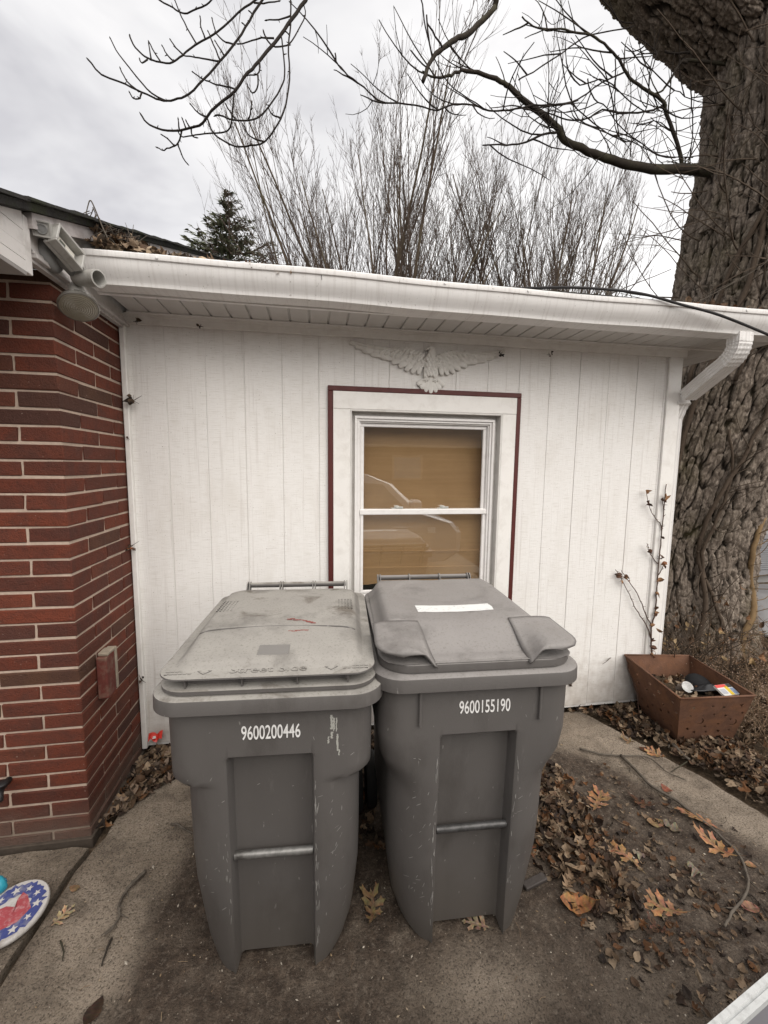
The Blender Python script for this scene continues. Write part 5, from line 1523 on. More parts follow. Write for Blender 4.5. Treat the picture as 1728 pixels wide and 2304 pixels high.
RB = [[[[4.306, 0.95, 4.236], [4.213, 0.926, 4.216], [4.054, 0.903, 4.187], [3.793, 0.879, 4.141], [3.576, 0.855, 4.127], [3.377, 0.832, 4.13], [3.196, 0.808, 4.134], [3.019, 0.784, 4.157], [2.901, 0.761, 4.171], [2.837, 0.737, 4.22], [2.689, 0.713, 4.291], [2.548, 0.689, 4.32], [2.394, 0.666, 4.384], [2.322, 0.642, 4.386], [2.178, 0.618, 4.396], [2.053, 0.595, 4.383], [1.961, 0.571, 4.331], [1.885, 0.547, 4.274], [1.783, 0.524, 4.247], [1.722, 0.5, 4.248]], 0.0461, 0.0032], [[[4.138, 0.95, 4.233], [4.103, 0.929, 4.238], [4.045, 0.909, 4.338], [3.958, 0.888, 4.454], [3.861, 0.868, 4.564], [3.816, 0.847, 4.621], [3.684, 0.826, 4.653], [3.537, 0.806, 4.677], [3.416, 0.785, 4.722], [3.346, 0.765, 4.773], [3.292, 0.744, 4.786], [3.165, 0.724, 4.835], [3.043, 0.703, 4.854], [2.904, 0.682, 4.831], [2.769, 0.662, 4.814], [2.66, 0.641, 4.768], [2.54, 0.621, 4.757], [2.443, 0.6, 4.779]], 0.0181, 0.0046], [[[3.863, 0.9, 4.652], [3.735, 0.86, 4.568], [3.565, 0.82, 4.493], [3.362, 0.78, 4.436], [3.199, 0.74, 4.403], [3.07, 0.7, 4.302], [2.953, 0.66, 4.237], [2.793, 0.62, 4.2], [2.658, 0.58, 4.185], [2.529, 0.54, 4.146], [2.445, 0.5, 4.131]], 0.0077, 0.0028], [[[3.387, 0.78, 4.719], [3.214, 0.733, 4.606], [3.081, 0.687, 4.496], [2.953, 0.64, 4.374], [2.815, 0.593, 4.277], [2.659, 0.547, 4.205], [2.507, 0.5, 4.14]], 0.006, 0.0028], [[[4.087, 0.9, 5.011], [4.028, 0.892, 4.985], [3.968, 0.883, 4.969], [3.905, 0.875, 4.859], [3.829, 0.867, 4.747], [3.786, 0.858, 4.703], [3.717, 0.85, 4.671]], 0.0165, 0.0063], [[[3.321, 0.8, 4.819], [3.336, 0.8, 4.643], [3.338, 0.8, 4.543], [3.368, 0.8, 4.396], [3.396, 0.8, 4.287]], 0.0048, 0.0032], [[[2.822, 0.72, 4.181], [2.713, 0.686, 4.133], [2.596, 0.652, 4.061], [2.496, 0.618, 3.991], [2.36, 0.584, 3.944], [2.17, 0.55, 3.891]], 0.0092, 0.0031], [[[2.912, 0.62, 4.337], [2.752, 0.606, 4.271], [2.561, 0.593, 4.234], [2.465, 0.579, 4.191], [2.312, 0.565, 4.143], [2.205, 0.551, 4.118], [2.084, 0.538, 4.126], [1.966, 0.524, 4.105], [1.879, 0.51, 4.065], [1.808, 0.496, 4.023], [1.669, 0.482, 4.026], [1.508, 0.469, 4.005], [1.415, 0.455, 3.999], [1.323, 0.441, 4.049], [1.222, 0.428, 4.091], [1.159, 0.414, 4.126], [1.14, 0.4, 4.177]], 0.0065, 0.0025], [[[2.184, 0.5, 4.074], [2.035, 0.483, 4.114], [1.89, 0.467, 4.175], [1.774, 0.45, 4.295], [1.727, 0.433, 4.399], [1.694, 0.417, 4.512], [1.675, 0.4, 4.581]], 0.0036, 0.0028], [[[2.18, 0.45, 4.648], [2.057, 0.436, 4.511], [1.973, 0.421, 4.427], [1.903, 0.407, 4.381], [1.822, 0.393, 4.31], [1.755, 0.379, 4.231], [1.714, 0.364, 4.151], [1.687, 0.35, 4.057]], 0.0174, 0.0125], [[[1.719, 0.36, 4.154], [1.661, 0.36, 4.178], [1.603, 0.36, 4.23]], 0.0049, 0.0034], [[[1.812, 0.38, 4.297], [1.765, 0.38, 4.357], [1.712, 0.38, 4.415]], 0.007, 0.0042], [[[1.746, 0.37, 4.228], [1.718, 0.37, 4.34], [1.702, 0.37, 4.448]], 0.0056, 0.0035], [[[1.838, 0.36, 4.3], [1.911, 0.38, 4.267], [1.947, 0.4, 4.199]], 0.0035, 0.0026], [[[3.529, 0.9, 5.174], [3.376, 0.85, 5.084], [3.187, 0.8, 4.983], [3.005, 0.75, 4.871], [2.812, 0.7, 4.693], [2.571, 0.65, 4.494], [2.441, 0.6, 4.388]], 0.0046, 0.0025], [[[4.054, 0.9, 5.067], [4.028, 0.9, 5.065], [3.923, 0.9, 5.043], [3.832, 0.9, 5.04]], 0.01, 0.0081], [[[3.521, 0.9, 5.193], [3.408, 0.9, 5.19], [3.34, 0.9, 5.248], [3.249, 0.9, 5.311], [3.22, 0.9, 5.365]], 0.0046, 0.0029], [[[4.042, 0.85, 4.827], [4.101, 0.875, 4.645], [4.153, 0.9, 4.52], [4.173, 0.925, 4.321], [4.219, 0.95, 4.198]], 0.0058, 0.0042], [[[4.18, 0.9, 4.718], [3.914, 0.857, 4.731], [3.7, 0.814, 4.502], [3.472, 0.771, 4.51], [3.261, 0.729, 4.575], [3.123, 0.686, 4.558], [2.938, 0.643, 4.459], [2.804, 0.6, 4.515]], 0.0037, 0.0021], [[[4.177, 0.9, 4.556], [3.944, 0.857, 4.43], [3.705, 0.814, 4.451], [3.496, 0.771, 4.239], [3.289, 0.729, 4.223], [3.098, 0.686, 4.256], [2.865, 0.643, 4.354], [2.757, 0.6, 4.562]], 0.0037, 0.0021], [[[3.553, 0.9, 5.113], [3.673, 0.867, 5.021], [3.701, 0.833, 4.946], [3.628, 0.8, 4.726], [3.595, 0.767, 4.493], [3.463, 0.733, 4.249], [3.438, 0.7, 4.071]], 0.0039, 0.0022], [[[2.503, 0.5, 4.219], [2.703, 0.567, 4.218], [2.914, 0.633, 4.212], [3.195, 0.7, 4.22], [3.492, 0.767, 4.235], [3.81, 0.833, 4.216], [4.178, 0.9, 4.294]], 0.0024, 0.003], [[[4.179, 0.9, 4.415], [3.822, 0.85, 4.25], [3.594, 0.8, 4.261], [3.347, 0.75, 4.326], [3.206, 0.7, 4.388], [3.063, 0.65, 4.388], [2.964, 0.6, 4.465]], 0.0034, 0.0019]]
def smooth_path(P, k=3):
    P = [Vector(p) for p in P]; out = []
    for i in range(len(P) - 1):
        p0, p1, p2, p3 = P[max(i - 1, 0)], P[i], P[i + 1], P[min(i + 2, len(P) - 1)]
        for j in range(k):
            t = j / k
            out.append(0.5 * ((2 * p1) + (-p0 + p2) * t + (2 * p0 - 5 * p1 + 4 * p2 - p3) * t * t + (-p0 + 3 * p1 - 3 * p2 + p3) * t ** 3))
    out.append(P[-1])
    return out
def twig(mb, a, d, ln, r, n=4, seg=5, curl=0.5, upw=0.25):
    p = Vector(a); d = Vector(d).normalized(); P = [p.copy()]
    bend = Vector((rnd.uniform(-1, 1), rnd.uniform(-1, 1), rnd.uniform(-.4, 1)))
    for i in range(seg):
        d = (d + bend * curl / seg + Vector((0, 0, upw / seg)) + Vector((rnd.uniform(-.12, .12), rnd.uniform(-.12, .12), rnd.uniform(-.12, .12)))).normalized()
        p = p + d * ln / seg; P.append(p.copy())
    mb.tube(P, (r, r * 0.45), n, cap=False)
    return P
def bud(mb, p, d, s=0.006):
    d = Vector(d).normalized()
    mb.lathe([(0.0, -s), (s * .62, 0.0), (s * .45, s), (0.0, s * 2.1)], 5, along(Vector(p), d))
# long limb reaching over the roof from the left: joined to the old tree above the frame
def hang_limb(path, r0, r1, buds=True, n=7):
    q = MB(); P = smooth_path(path)
    P = [p_ + Vector((rnd.uniform(-1, 1), rnd.uniform(-1, 1), rnd.uniform(-1, 1))) * min(0.003, r0 * .3) for p_ in P]
    q.tube(P, [lerp(r0, r1, (i / (len(P) - 1)) ** 0.7) for i in range(len(P))], n)
    if buds:
        for i in range(3, len(P) - 1, 3):
            dr = (P[i + 1] - P[i - 1]).normalized()
            sd_ = Vector((rnd.uniform(-1, 1), rnd.uniform(-.4, .4), rnd.uniform(-.3, 1)))
            q.tube([P[i], P[i] + (dr * 0.4 + sd_).normalized() * rnd.uniform(0.010, 0.022)], (0.0035, 0.0015), 4)
        bud(q, P[-1], P[-1] - P[-2], 0.007)
    return q
for path, r0, r1 in LB: obj('branch', hang_limb(path, r0, max(r1, 0.0045)), M_TWIG, oak, smooth=True)
q = MB()
for path, r0, r1 in LS:
    h = hang_limb(path, max(r0, 0.0052), max(r1, 0.0032), True, 5); q.add(h.v, h.f)
obj('twigs', q, M_TWIG, oak, smooth=True)
q = MB()     # carrier limbs above the frame from which the near branches hang
q.tube(smooth_path([(1.4, 0.8, 8.1), (1.0, 0.65, 7.6), (0.75, 0.5, 6.6), (0.62, 0.42, 5.6), (LB[0][0][0][0], LB[0][0][0][1], LB[0][0][0][2])]), (0.10, 0.018), 8)
for b_ in LB[1:5]:
    q.tube(smooth_path([(0.72, 0.48, 6.4), ((0.7 + b_[0][0][0]) / 2, 0.45, (6.3 + b_[0][0][2]) / 2), tuple(b_[0][0])]), (0.02, 0.008), 6)
q.tube(smooth_path([(2.5, 0.87, 6.9), (2.5, 0.7, 6.3), tuple(RB[9][0][0])]), (0.10, RB[9][1]), 8)
q.tube(smooth_path([(2.5, 0.87, 6.9), (1.9, 0.6, 6.2), tuple(RB[8][0][-1])]), (0.03, 0.006), 6)
obj('branch', q, M_LIMB, oak, smooth=True)
for i, (path, r0, r1) in enumerate(RB):
    if i in (0, 1, 4, 18): path = [[5.02, 0.80, path[0][2] - (0.03 if i else 0.05)]] + path
    q = MB(); P = smooth_path(path)
    jit = 0.006 if r0 > .02 else 0.003
    P = [p_ + Vector((rnd.uniform(-1, 1), rnd.uniform(-1, 1), rnd.uniform(-1, 1))) * jit for p_ in P]
    q.tube(P, [lerp(r0, max(r1, 0.0045), (k / (len(P) - 1)) ** 0.8) * rnd.uniform(0.94, 1.06) for k in range(len(P))], 9 if r0 > .02 else 6)
    if i in (0, 1, 2, 3, 6, 7, 14, 17, 18, 19, 20, 21, 22):
        for k in range(2, len(P) - 1, 2):
            if rnd.random() < 0.72:
                dr = (P[k + 1] - P[k - 1]).normalized()
                sd_ = Vector((rnd.uniform(-1, 1), rnd.uniform(-.5, .5), rnd.uniform(-.7, 1)))
                T_ = twig(q, P[k], dr * 0.6 + sd_, rnd.uniform(0.15, 0.55), rnd.uniform(0.0035, 0.006), 4, 6, 0.9)
                if rnd.random() < .7:
                    T2 = twig(q, T_[3], T_[4] - T_[3] + Vector((rnd.uniform(-.2, .2), rnd.uniform(-.2, .2), rnd.uniform(-.2, .2))), rnd.uniform(0.1, 0.3), 0.0033, 3, 4, 0.8)
    obj('branch', q, M_LIMB if r0 > 0.012 else M_TWIG, oak, smooth=True)
# tangle of thin shoots and climbing stems on the trunk
q = MB()
for k in range(150):
    z = rnd.uniform(2.6, 6.3); a = rnd.uniform(PI * 0.85, PI * 1.75)
    p0 = Vector((np.interp(z, [q_[0] for q_ in TRX], [q_[1] for q_ in TRX]), np.interp(z, [q_[0] for q_ in TRX], [q_[2] for q_ in TRX]), z)) + Vector((math.cos(a), math.sin(a), 0)) * 0.66
    T_ = twig(q, p0, Vector((math.cos(a) * 1.2, math.sin(a) * 0.6, rnd.uniform(-.5, .8))), rnd.uniform(0.3, 1.25), rnd.uniform(0.004, 0.007), 4, 8, 1.4, 0.1)
    for j in range(2):
        T2 = twig(q, T_[3 + j * 2], (T_[4] - T_[3]) + Vector((rnd.uniform(-.1, .1), rnd.uniform(-.1, .1), rnd.uniform(-.1, .1))), rnd.uniform(0.15, 0.5), 0.0036, 3, 5, 1.0)
stuff(obj('shoots', q, M_VINE, oak))
def trunk_pt(z, a, out=0.0):
    zz_ = [q_[0] for q_ in TRX]
    cxx, cyy, r = (np.interp(z, zz_, [q_[k_] for q_ in TRX]) for k_ in (1, 2, 3))
    return Vector((cxx + (r + out) * math.cos(a), cyy + (r + out) * math.sin(a), z))
for k, (a0, a1, z0_, z1_, r0) in enumerate(((-2.05, -1.95, 0.05, 2.3, 0.022), (-1.75, -2.15, 0.1, 2.0, 0.016), (-2.5, -2.75, 0.8, 5.0, 0.026), (-2.85, -2.3, 2.4, 5.6, 0.018), (-1.35, -1.2, 0.0, 1.25, 0.030), (-2.25, -2.55, 2.4, 4.4, 0.014), (-1.55, -1.9, 2.6, 5.2, 0.016), (-1.9, -1.3, 3.0, 3.6, 0.012))):
    q = MB(); P = []
    for i in range(26):
        t = i / 25
        P.append(trunk_pt(lerp(z0_, z1_, t), lerp(a0, a1, t) + 0.09 * math.sin(t * 9 + k) + rnd.uniform(-.015, .015), 0.035 + 0.02 * math.sin(t * 13 + k)))
    q.tube(P, (r0, r0 * 0.6), 7)
    for i in range(2, 24, 2):
        twig(q, P[i], Vector((rnd.uniform(-1, 1), rnd.uniform(-1, -.2), rnd.uniform(-.3, .7))), rnd.uniform(0.15, 0.6), 0.0045, 4, 6, 1.2)
    tag(obj('ivy_stem', q, M_VINE if k != 4 else simple('tan_vine_stem', (0.20, 0.135, 0.072), 0.95, 0.1, var=0.3, scale=40), oak, smooth=True))

# ------------------------------------------------------------------ bare trees and a conifer behind the shed
M_BGT = simple('bare_twig_bark', (0.085, 0.065, 0.053), 0.95, 0.1, var=0.3, scale=4)
M_BGS = simple('olive_stem_bark', (0.098, 0.076, 0.056), 0.95, 0.1, var=0.3, scale=3, dirt=(0.095, 0.095, 0.055), dscale=2, damt=0.6)
def bare_tree(name, label, base, seed, trunk_h, limbs, lean, height, spread, r0, dens=1.0, group='bare trees behind the shed'):
    R_ = random.Random(seed)
    t = thing(name, label, 'tree', base, 0, group)
    tk, cr_ = MB(), MB()
    B = Vector(base)
    top = B + Vector((lean[0] * trunk_h, lean[1] * trunk_h, trunk_h))
    tk.tube([B + Vector((0, 0, -0.2)), B + (top - B) * 0.5 + Vector((R_.uniform(-.06, .06), 0, 0)), top], (r0 * 1.25, r0 * 0.9), 8)
    def grow(p, d, ln, r, lev):
        seg = (7, 6, 5, 3)[lev]; n = (6, 4, 3, 3)[lev]
        P = [p.copy()]; d = d.normalized()
        for i in range(seg):
            up_ = (0.075, 0.095, 0.11, 0.10)[lev]
            d = (d + Vector((R_.uniform(-.10, .10), R_.uniform(-.10, .10), up_ + R_.uniform(-.05, .06)))).normalized()
            p = p + d * ln / seg; P.append(p.copy())
        (tk if lev == 0 else cr_).tube(P, [r * (1 - 0.78 * (i / seg) ** 0.9) for i in range(seg + 1)], n, cap=False)
        if lev == 3: return
        nch = max(2, int((9, 7, 4)[lev] * dens * R_.uniform(0.8, 1.25)))
        for k in range(nch):
            f = R_.uniform(0.22, 0.98) if lev else R_.uniform(0.18, 0.97)
            x = f * seg; i = min(int(x), seg - 1)
            q_ = P[i].lerp(P[i + 1], x - i); dd = (P[i + 1] - P[i]).normalized()
            a = R_.uniform(0, 2 * PI); o1 = dd.orthogonal().normalized(); o2 = dd.cross(o1)
            ang = R_.uniform(0.18, 0.46) if lev == 0 else R_.uniform(0.28, 0.65)
            nd = dd * math.cos(ang) + (o1 * math.cos(a) + o2 * math.sin(a)) * math.sin(ang)
            grow(q_, nd, ln * (R_.uniform(0.34, 0.66) if lev == 0 else R_.uniform(0.20, 0.42) if lev == 1 else R_.uniform(0.25, 0.5)) * (1.15 - 0.5 * f), max(r * (1 - 0.75 * f) * 0.50, (0.0080, 0.0056, 0.0043)[lev]), lev + 1)
    for k in range(limbs):
        a = 2 * PI * (k + R_.uniform(-.35, .35)) / limbs
        sp = spread * R_.uniform(0.15, 1.15)
        d = Vector((max(-0.62 * spread, math.cos(a) * sp + lean[0]), math.sin(a) * sp * 0.7 + lean[1], 1.0))
        st = B.lerp(top, R_.uniform(0.55, 1.0))
        grow(st, d, (height - trunk_h) * R_.uniform(0.66, 1.04), r0 * R_.uniform(0.30, 0.50), 0)
    obj('trunk', tk, M_BGS, t, smooth=True, recalc=False)
    obj('crown', cr_, M_BGT, t, recalc=False)
    return t
T1 = bare_tree('bare_tree', 'wide fan-shaped bare tree rising behind the middle of the shed roof', (2.55, 9.0, 0), 5, 2.6, 27, (0.0, 0.0), 10.4, 0.95, 0.125, 1.15)
bare_tree('bare_tree', 'bare tree leaning right behind the eagle end of the roof', (4.7, 9.6, 0), 8, 2.8, 11, (0.18, 0.02), 10.0, 0.7, 0.11, 1.15)
bare_tree('bare_tree', 'dense twiggy bare tree just left of the big trunk', (7.6, 9.4, 0), 13, 3.8, 14, (0.05, 0.0), 11.0, 0.95, 0.12, 1.15)
bare_tree('bare_tree', 'spreading bare tree seen just beneath the long mossy limb', (6.4, 10.2, 0), 51, 3.2, 13, (0.05, 0.0), 10.8, 0.9, 0.11, 1.1)
bare_tree('bare_tree', 'thin bare tree far behind, lowest of those left of the trunk', (10.6, 13.5, 0), 21, 4.5, 9, (0.0, 0.0), 11.5, 0.6, 0.13, 0.9)
bare_tree('bare_tree', 'small bare tree spreading low beside the dark conifer', (1.3, 10.6, 0), 37, 3.5, 8, (0.0, 0.0), 8.8, 0.42, 0.085, 0.9)
# conifer
con = thing('spruce_tree', 'dark green spruce rising behind the left end of the roof', 'tree', (-1.75, 13.0, 0))
q = MB(); q.tube([(-1.75, 13, -0.1), (-1.73, 13, 5), (-1.75, 13, 10.5)], [0.16, 0.11, 0.015], 7); 
nd_ = MB()
M_NEED = tinted('spruce_needles', 0.8, 0.15, 3.0, 0.35)
z = 5.2
while z < 10.5:
    f = (10.55 - z) / 5.3
    L_ = 0.16 + 3.7 * f ** 0.95
    nb = 8 if z < 10 else 6
    for k in range(nb):
        a = rnd.uniform(0, 2 * PI); l = L_ * rnd.uniform(0.55, 1.08)
        if rnd.random() < 0.13: l *= 0.45
        d = Vector((math.cos(a), math.sin(a), 0))
        P = [Vector((-1.75, 13, z)), Vector((-1.75, 13, z - 0.03 * l)) + d * l * 0.5, Vector((-1.75, 13, z + 0.10 * l)) + d * l]
        q.tube(P, (0.022, 0.008), 4, cap=False)
        nn = int(10 + 24 * l)
        for j in range(nn):
            t = rnd.uniform(0.18, 1.0); c0 = (P[0].lerp(P[1], t * 2) if t < .5 else P[1].lerp(P[2], t * 2 - 1))
            sd_ = Vector((-d.y, d.x, 0)) * rnd.uniform(-1, 1) * 0.30 * l * (1.1 - t) 
            c0 = c0 + sd_ + Vector((0, 0, rnd.uniform(-.06, .05)))
            dv = (d * 0.8 + Vector((-d.y, d.x, 0)) * rnd.uniform(-.9, .9) + Vector((0, 0, rnd.uniform(-.35, .5)))).normalized()
            sv = dv.orthogonal().normalized() * rnd.uniform(0.020, 0.042); ll = rnd.uniform(0.10, 0.22)
            g_ = rnd.uniform(0.7, 1.25)
            nd_.add([c0 - sv, c0 + sv, c0 + dv * ll * .6 + sv * .8, c0 + dv * ll, c0 + dv * ll * .6 - sv * .8], [(0, 1, 2, 3, 4)], (0.078 * g_, 0.084 * g_, 0.050 * g_))
    z += rnd.uniform(0.17, 0.26)
obj('trunk', q, M_BGT, con)
obj('foliage', nd_, M_NEED, con, recalc=False)

# ------------------------------------------------------------------ neighbour's house glimpsed past the trunk, tarpaulin
nb = thing('neighbor_house', 'pale grey lap-sided house glimpsed right of the big tree trunk', 'house', (8.0, 2.7, 0))
M_LAP = simple('grey_lap_siding', (0.27, 0.265, 0.255), 0.6, 0.3, var=0.06, scale=5)
for k in range(22):
    q = MB(); z = 0.12 + k * 0.115
    q.loft([[(6.4, 2.700, z), (13, 2.700, z), (13, 2.716, z + 0.122), (6.4, 2.716, z + 0.122)], [(6.4, 2.74, z), (13, 2.74, z), (13, 2.74, z + 0.122), (6.4, 2.74, z + 0.122)]])
    obj('siding_board', q, M_LAP, nb)
q = MB(); q.box(6.42, 13, 2.741, 8, -0.05, 2.62); obj('wall', q, M_LAP, nb)
q = MB(); q.box(6.45, 7.38, 2.66, 2.699, 0.02, 0.40); obj('basement_opening', q, M_DARK, nb)
sh_ = MB(); frame(sh_, 7.45, 7.95, 0.1, 0.72, 0.07, 2.64, 2.699)
shf = obj('louvre', sh_, simple('grey_louvre', (0.22, 0.22, 0.23), 0.6), nb)
for k in range(14):
    q = MB(); z = 0.185 + k * 0.033
    q.loft([[(7.52, 2.650, z), (7.88, 2.650, z), (7.88, 2.675, z + 0.024), (7.52, 2.675, z + 0.024)], [(7.52, 2.656, z), (7.88, 2.656, z), (7.88, 2.681, z + 0.024), (7.52, 2.681, z + 0.024)]])
    obj('slat', q, shf.data.materials[0], shf)
q = MB(); q.loft([[(6.1, 2.3, 2.6), (13.3, 2.3, 2.6), (13.3, 5.4, 3.7), (6.1, 5.4, 3.7)], [(6.1, 2.3, 2.7), (13.3, 2.3, 2.7), (13.3, 5.4, 3.8), (6.1, 5.4, 3.8)]]); obj('roof', q, M_SHINGLE, nb)
tp = MB(); nx_, ny_ = 34, 26
P = []
for j in range(ny_):
    for i in range(nx_):
        u, v_ = i / (nx_ - 1) * 2 - 1, j / (ny_ - 1) * 2 - 1
        h = max(0, 1 - u * u) ** 0.5 * max(0, 1 - v_ * v_) ** 0.5
        x, y = 6.15 + u * 0.62, 1.45 + v_ * 0.5
        P.append((x, y, -0.045 + 0.36 * h + 0.07 * (vnoise(x * 4, y * 4, 1.0, 3) - .5) * h + 0.03 * abs(vnoise(x * 13, y * 9, 0, 4) - .5)))
tp.add([tuple(float(c) for c in p) for p in P], [(j * nx_ + i, j * nx_ + i + 1, (j + 1) * nx_ + i + 1, (j + 1) * nx_ + i) for j in range(ny_ - 1) for i in range(nx_ - 1)])
tag(obj('grey_tarp', tp, simple('grey_tarp_plastic', (0.19, 0.185, 0.185), 0.5, 0.4, var=0.15, scale=6), smooth=True, recalc=False), 'crumpled grey tarpaulin heap on the ground right of the big trunk', 'tarpaulin')

# ------------------------------------------------------------------ rusty planter with cut-out stars
M_RUST = simple('rusty_steel', (0.150, 0.078, 0.050), 0.85, 0.25, 0.15, var=0.55, scale=14, bmp=0.45, bscale=160, dirt=(0.085, 0.044, 0.030), dscale=7, damt=0.8)
ntr = M_RUST.node_tree; br_ = ntr.nodes['Principled BSDF']
old_ = br_.inputs['Base Color'].links[0].from_socket
vr_ = coord(ntr)
c_r = mixc(ntr, ramp(ntr, noise(ntr, vr_, 9, 6, 0.7, 0.5), [(0.46, 0.0), (0.66, 0.8)]), old_, (0.20, 0.095, 0.050))
c_r = mixc(ntr, ramp(ntr, noise(ntr, vr_, 60, 4, 0.7), [(0.62, 0.0), (0.72, 0.5)]), c_r, (0.27, 0.155, 0.095))
L(ntr, c_r, br_.inputs['Base Color'])
pt_ = thing('rusty_planter', 'rusty square steel planter with star cut-outs at the shed corner', 'planter', (3.32, -0.30, 0))
TOP = [Vector(p) for p in ((3.035, -0.545, 0.375), (3.50, -0.575, 0.372), (3.575, -0.07, 0.372), (3.115, -0.012, 0.380))]
BOT = [Vector(p) for p in ((3.176, -0.416, 0.012), (3.53, -0.452, 0.010), (3.555, -0.14, 0.010), (3.212, -0.09, 0.012))]
cen = Vector((3.32, -0.29, 0.2))
from mathutils.geometry import tessellate_polygon
for s in range(4):
    a, b, c, d = BOT[s], BOT[(s + 1) % 4], TOP[(s + 1) % 4], TOP[s]
    U = (b - a); n = (b - a).cross(d - a).normalized()
    if n.dot(a - cen) < 0: n = -n
    def at(u, v): return a.lerp(b, u).lerp(d.lerp(c, u), v)
    q = MB()
    stars = []
    if s in (0, 3):
        R_ = random.Random(5 + s)
        base = [(0.20, 0.78), (0.47, 0.80), (0.63, 0.77), (0.88, 0.80), (0.17, 0.60), (0.36, 0.60), (0.52, 0.62), (0.70, 0.58), (0.94, 0.63), (0.15, 0.30), (0.27, 0.22), (0.43, 0.35), (0.47, 0.22), (0.63, 0.40), (0.67, 0.23), (0.80, 0.50), (0.85, 0.25)]
        stars = [(u, v, R_.choice((0.026, 0.032, 0.042)), R_.uniform(0, 1)) for u, v in base]
    outer = [at(0, 0), at(1, 0), at(1, 1), at(0, 1)]
    loops = [[(0, 0), (1, 0), (1, 1), (0, 1)]]
    for u, v, r, ph in stars:
        lp = []
        for k in range(10):
            an = 2 * PI * k / 10 + ph; rr = r if k % 2 == 0 else r * 0.42
            lp.append((u + rr * math.cos(an), v + rr * 1.15 * math.sin(an)))
        loops.append(lp[::-1])
    if s == 0:      # two crescent moons
        for (u, v) in ((0.33, 0.47), (0.86, 0.42)):
            lp = [(u + 0.060 * math.cos(t), v + 0.075 * math.sin(t)) for t in np.linspace(-2.2, 1.2, 9)] + [(u - 0.012 + 0.052 * math.cos(t), v + 0.012 + 0.062 * math.sin(t)) for t in np.linspace(1.0, -2.0, 9)]
            loops.append([(float(x), float(y)) for x, y in lp][::-1])
    flat = [p for lp in loops for p in lp]
    tri = tessellate_polygon([[Vector((x, y, 0)) for x, y in lp] for lp in loops])
    V0 = [at(u, v) for u, v in flat]
    V1 = [p - n * 0.004 for p in V0]
    N0 = len(V0)
    Fq = [tuple(t) for t in tri] + [tuple(N0 + k for k in t[::-1]) for t in tri]
    o = 0
    for lp in loops:
        m_ = len(lp)
        for k in range(m_): Fq.append((o + k, o + (k + 1) % m_, N0 + o + (k + 1) % m_, N0 + o + k))
        o += m_
    q.add(V0 + V1, Fq)
    obj('side_panel', q, M_RUST, pt_)
    q = MB(); q.tube([d + Vector((0, 0, 0.001)), c + Vector((0, 0, 0.001))], 0.006, 6); obj('rim_edge', q, M_RUST, pt_, smooth=True)
q = MB(); q.add([BOT[0].lerp(TOP[0], .02), BOT[1].lerp(TOP[1], .02), BOT[2].lerp(TOP[2], .02), BOT[3].lerp(TOP[3], .02)], [(0, 1, 2, 3)])
obj('floor_panel', q, M_RUST, pt_)
Lv = [BOT[k].lerp(TOP[k], 0.60) for k in range(4)]
q = MB(); P = []
for j in range(16):
    for i in range(16):
        u, v_ = 0.02 + 0.96 * i / 15, 0.02 + 0.96 * j / 15
        p = Lv[0].lerp(Lv[1], u).lerp(Lv[3].lerp(Lv[2], u), v_)
        P.append((p.x, p.y, p.z + 0.05 * (float(vnoise(p.x * 9, p.y * 9, 0, 6)) - .4)))
q.add(P, [(j * 16 + i, j * 16 + i + 1, (j + 1) * 16 + i + 1, (j + 1) * 16 + i) for j in range(15) for i in range(15)])
stuff(tag(obj('planter_soil', q, M_SOIL, smooth=True, recalc=False), 'dark soil filling the rusty planter', 'soil'))
# rubbish in the planter
zc_ = 0.268
can = thing('tin_can', 'small tin can with a dented white lid in the rusty planter', 'can', (3.315, -0.31, zc_ + 0.02))
q = MB(); cax = Vector((-0.2, -0.75, 0.65)).normalized()
mcan = simple('dull_tin', (0.42, 0.42, 0.41), 0.35, 0.5, 0.7, var=0.2, scale=30)
q.lathe([(0.030, 0.0), (0.033, 0.004), (0.032, 0.008), (0.032, 0.072), (0.034, 0.078), (0.033, 0.083)], 22, along(Vector((3.315, -0.275, zc_ - 0.01)), cax)); obj('body', q, mcan, can, smooth=True, sharp=40)
q = MB(); q.lathe([(0.032, 0.083), (0.030, 0.080), (0.021, 0.0805), (0.019, 0.078), (0.0, 0.079)], 22, along(Vector((3.315, -0.275, zc_ - 0.01)), cax)); obj('lid', q, simple('white_can_lid', (0.66, 0.65, 0.62), 0.5, 0.4, var=0.1, scale=50), can, smooth=True, sharp=40)
mblk = simple('glossy_black_plastic', (0.014, 0.014, 0.015), 0.28, 0.5)
cap_ = thing('baseball_hat', 'black peaked cap lying on soil in the rusty planter', 'hat', (3.44, -0.30, zc_))
q = MB(); P = []
for j in range(9):
    for i in range(17):
        a = PI * i / 16; r = 0.05 + 0.075 * j / 8
        P.append((3.43 + r * math.cos(a) * 1.05, -0.35 - r * math.sin(a) * 0.55 + 0.02, zc_ + 0.035 + 0.030 * math.sin(a) * (1 - 0.4 * j / 8) - 0.012 * j / 8))
q.add(P, [(j * 17 + i, j * 17 + i + 1, (j + 1) * 17 + i + 1, (j + 1) * 17 + i) for j in range(8) for i in range(16)])
o = obj('peak', q, mblk, cap_, smooth=True, recalc=False); sm = o.modifiers.new('t', 'SOLIDIFY'); sm.thickness = 0.004
q = MB(); q.lathe([(0.076, 0.0), (0.078, 0.02), (0.073, 0.042), (0.057, 0.062), (0.031, 0.074), (0.0, 0.077)], 22, along(Vector((3.455, -0.255, zc_ - 0.015)), Vector((0.15, -0.35, 1)).normalized())); obj('crown', q, simple('black_cap_cloth', (0.02, 0.02, 0.021), 0.9, 0.1, var=0.3, scale=60), cap_, smooth=True)
q = MB(); P = []
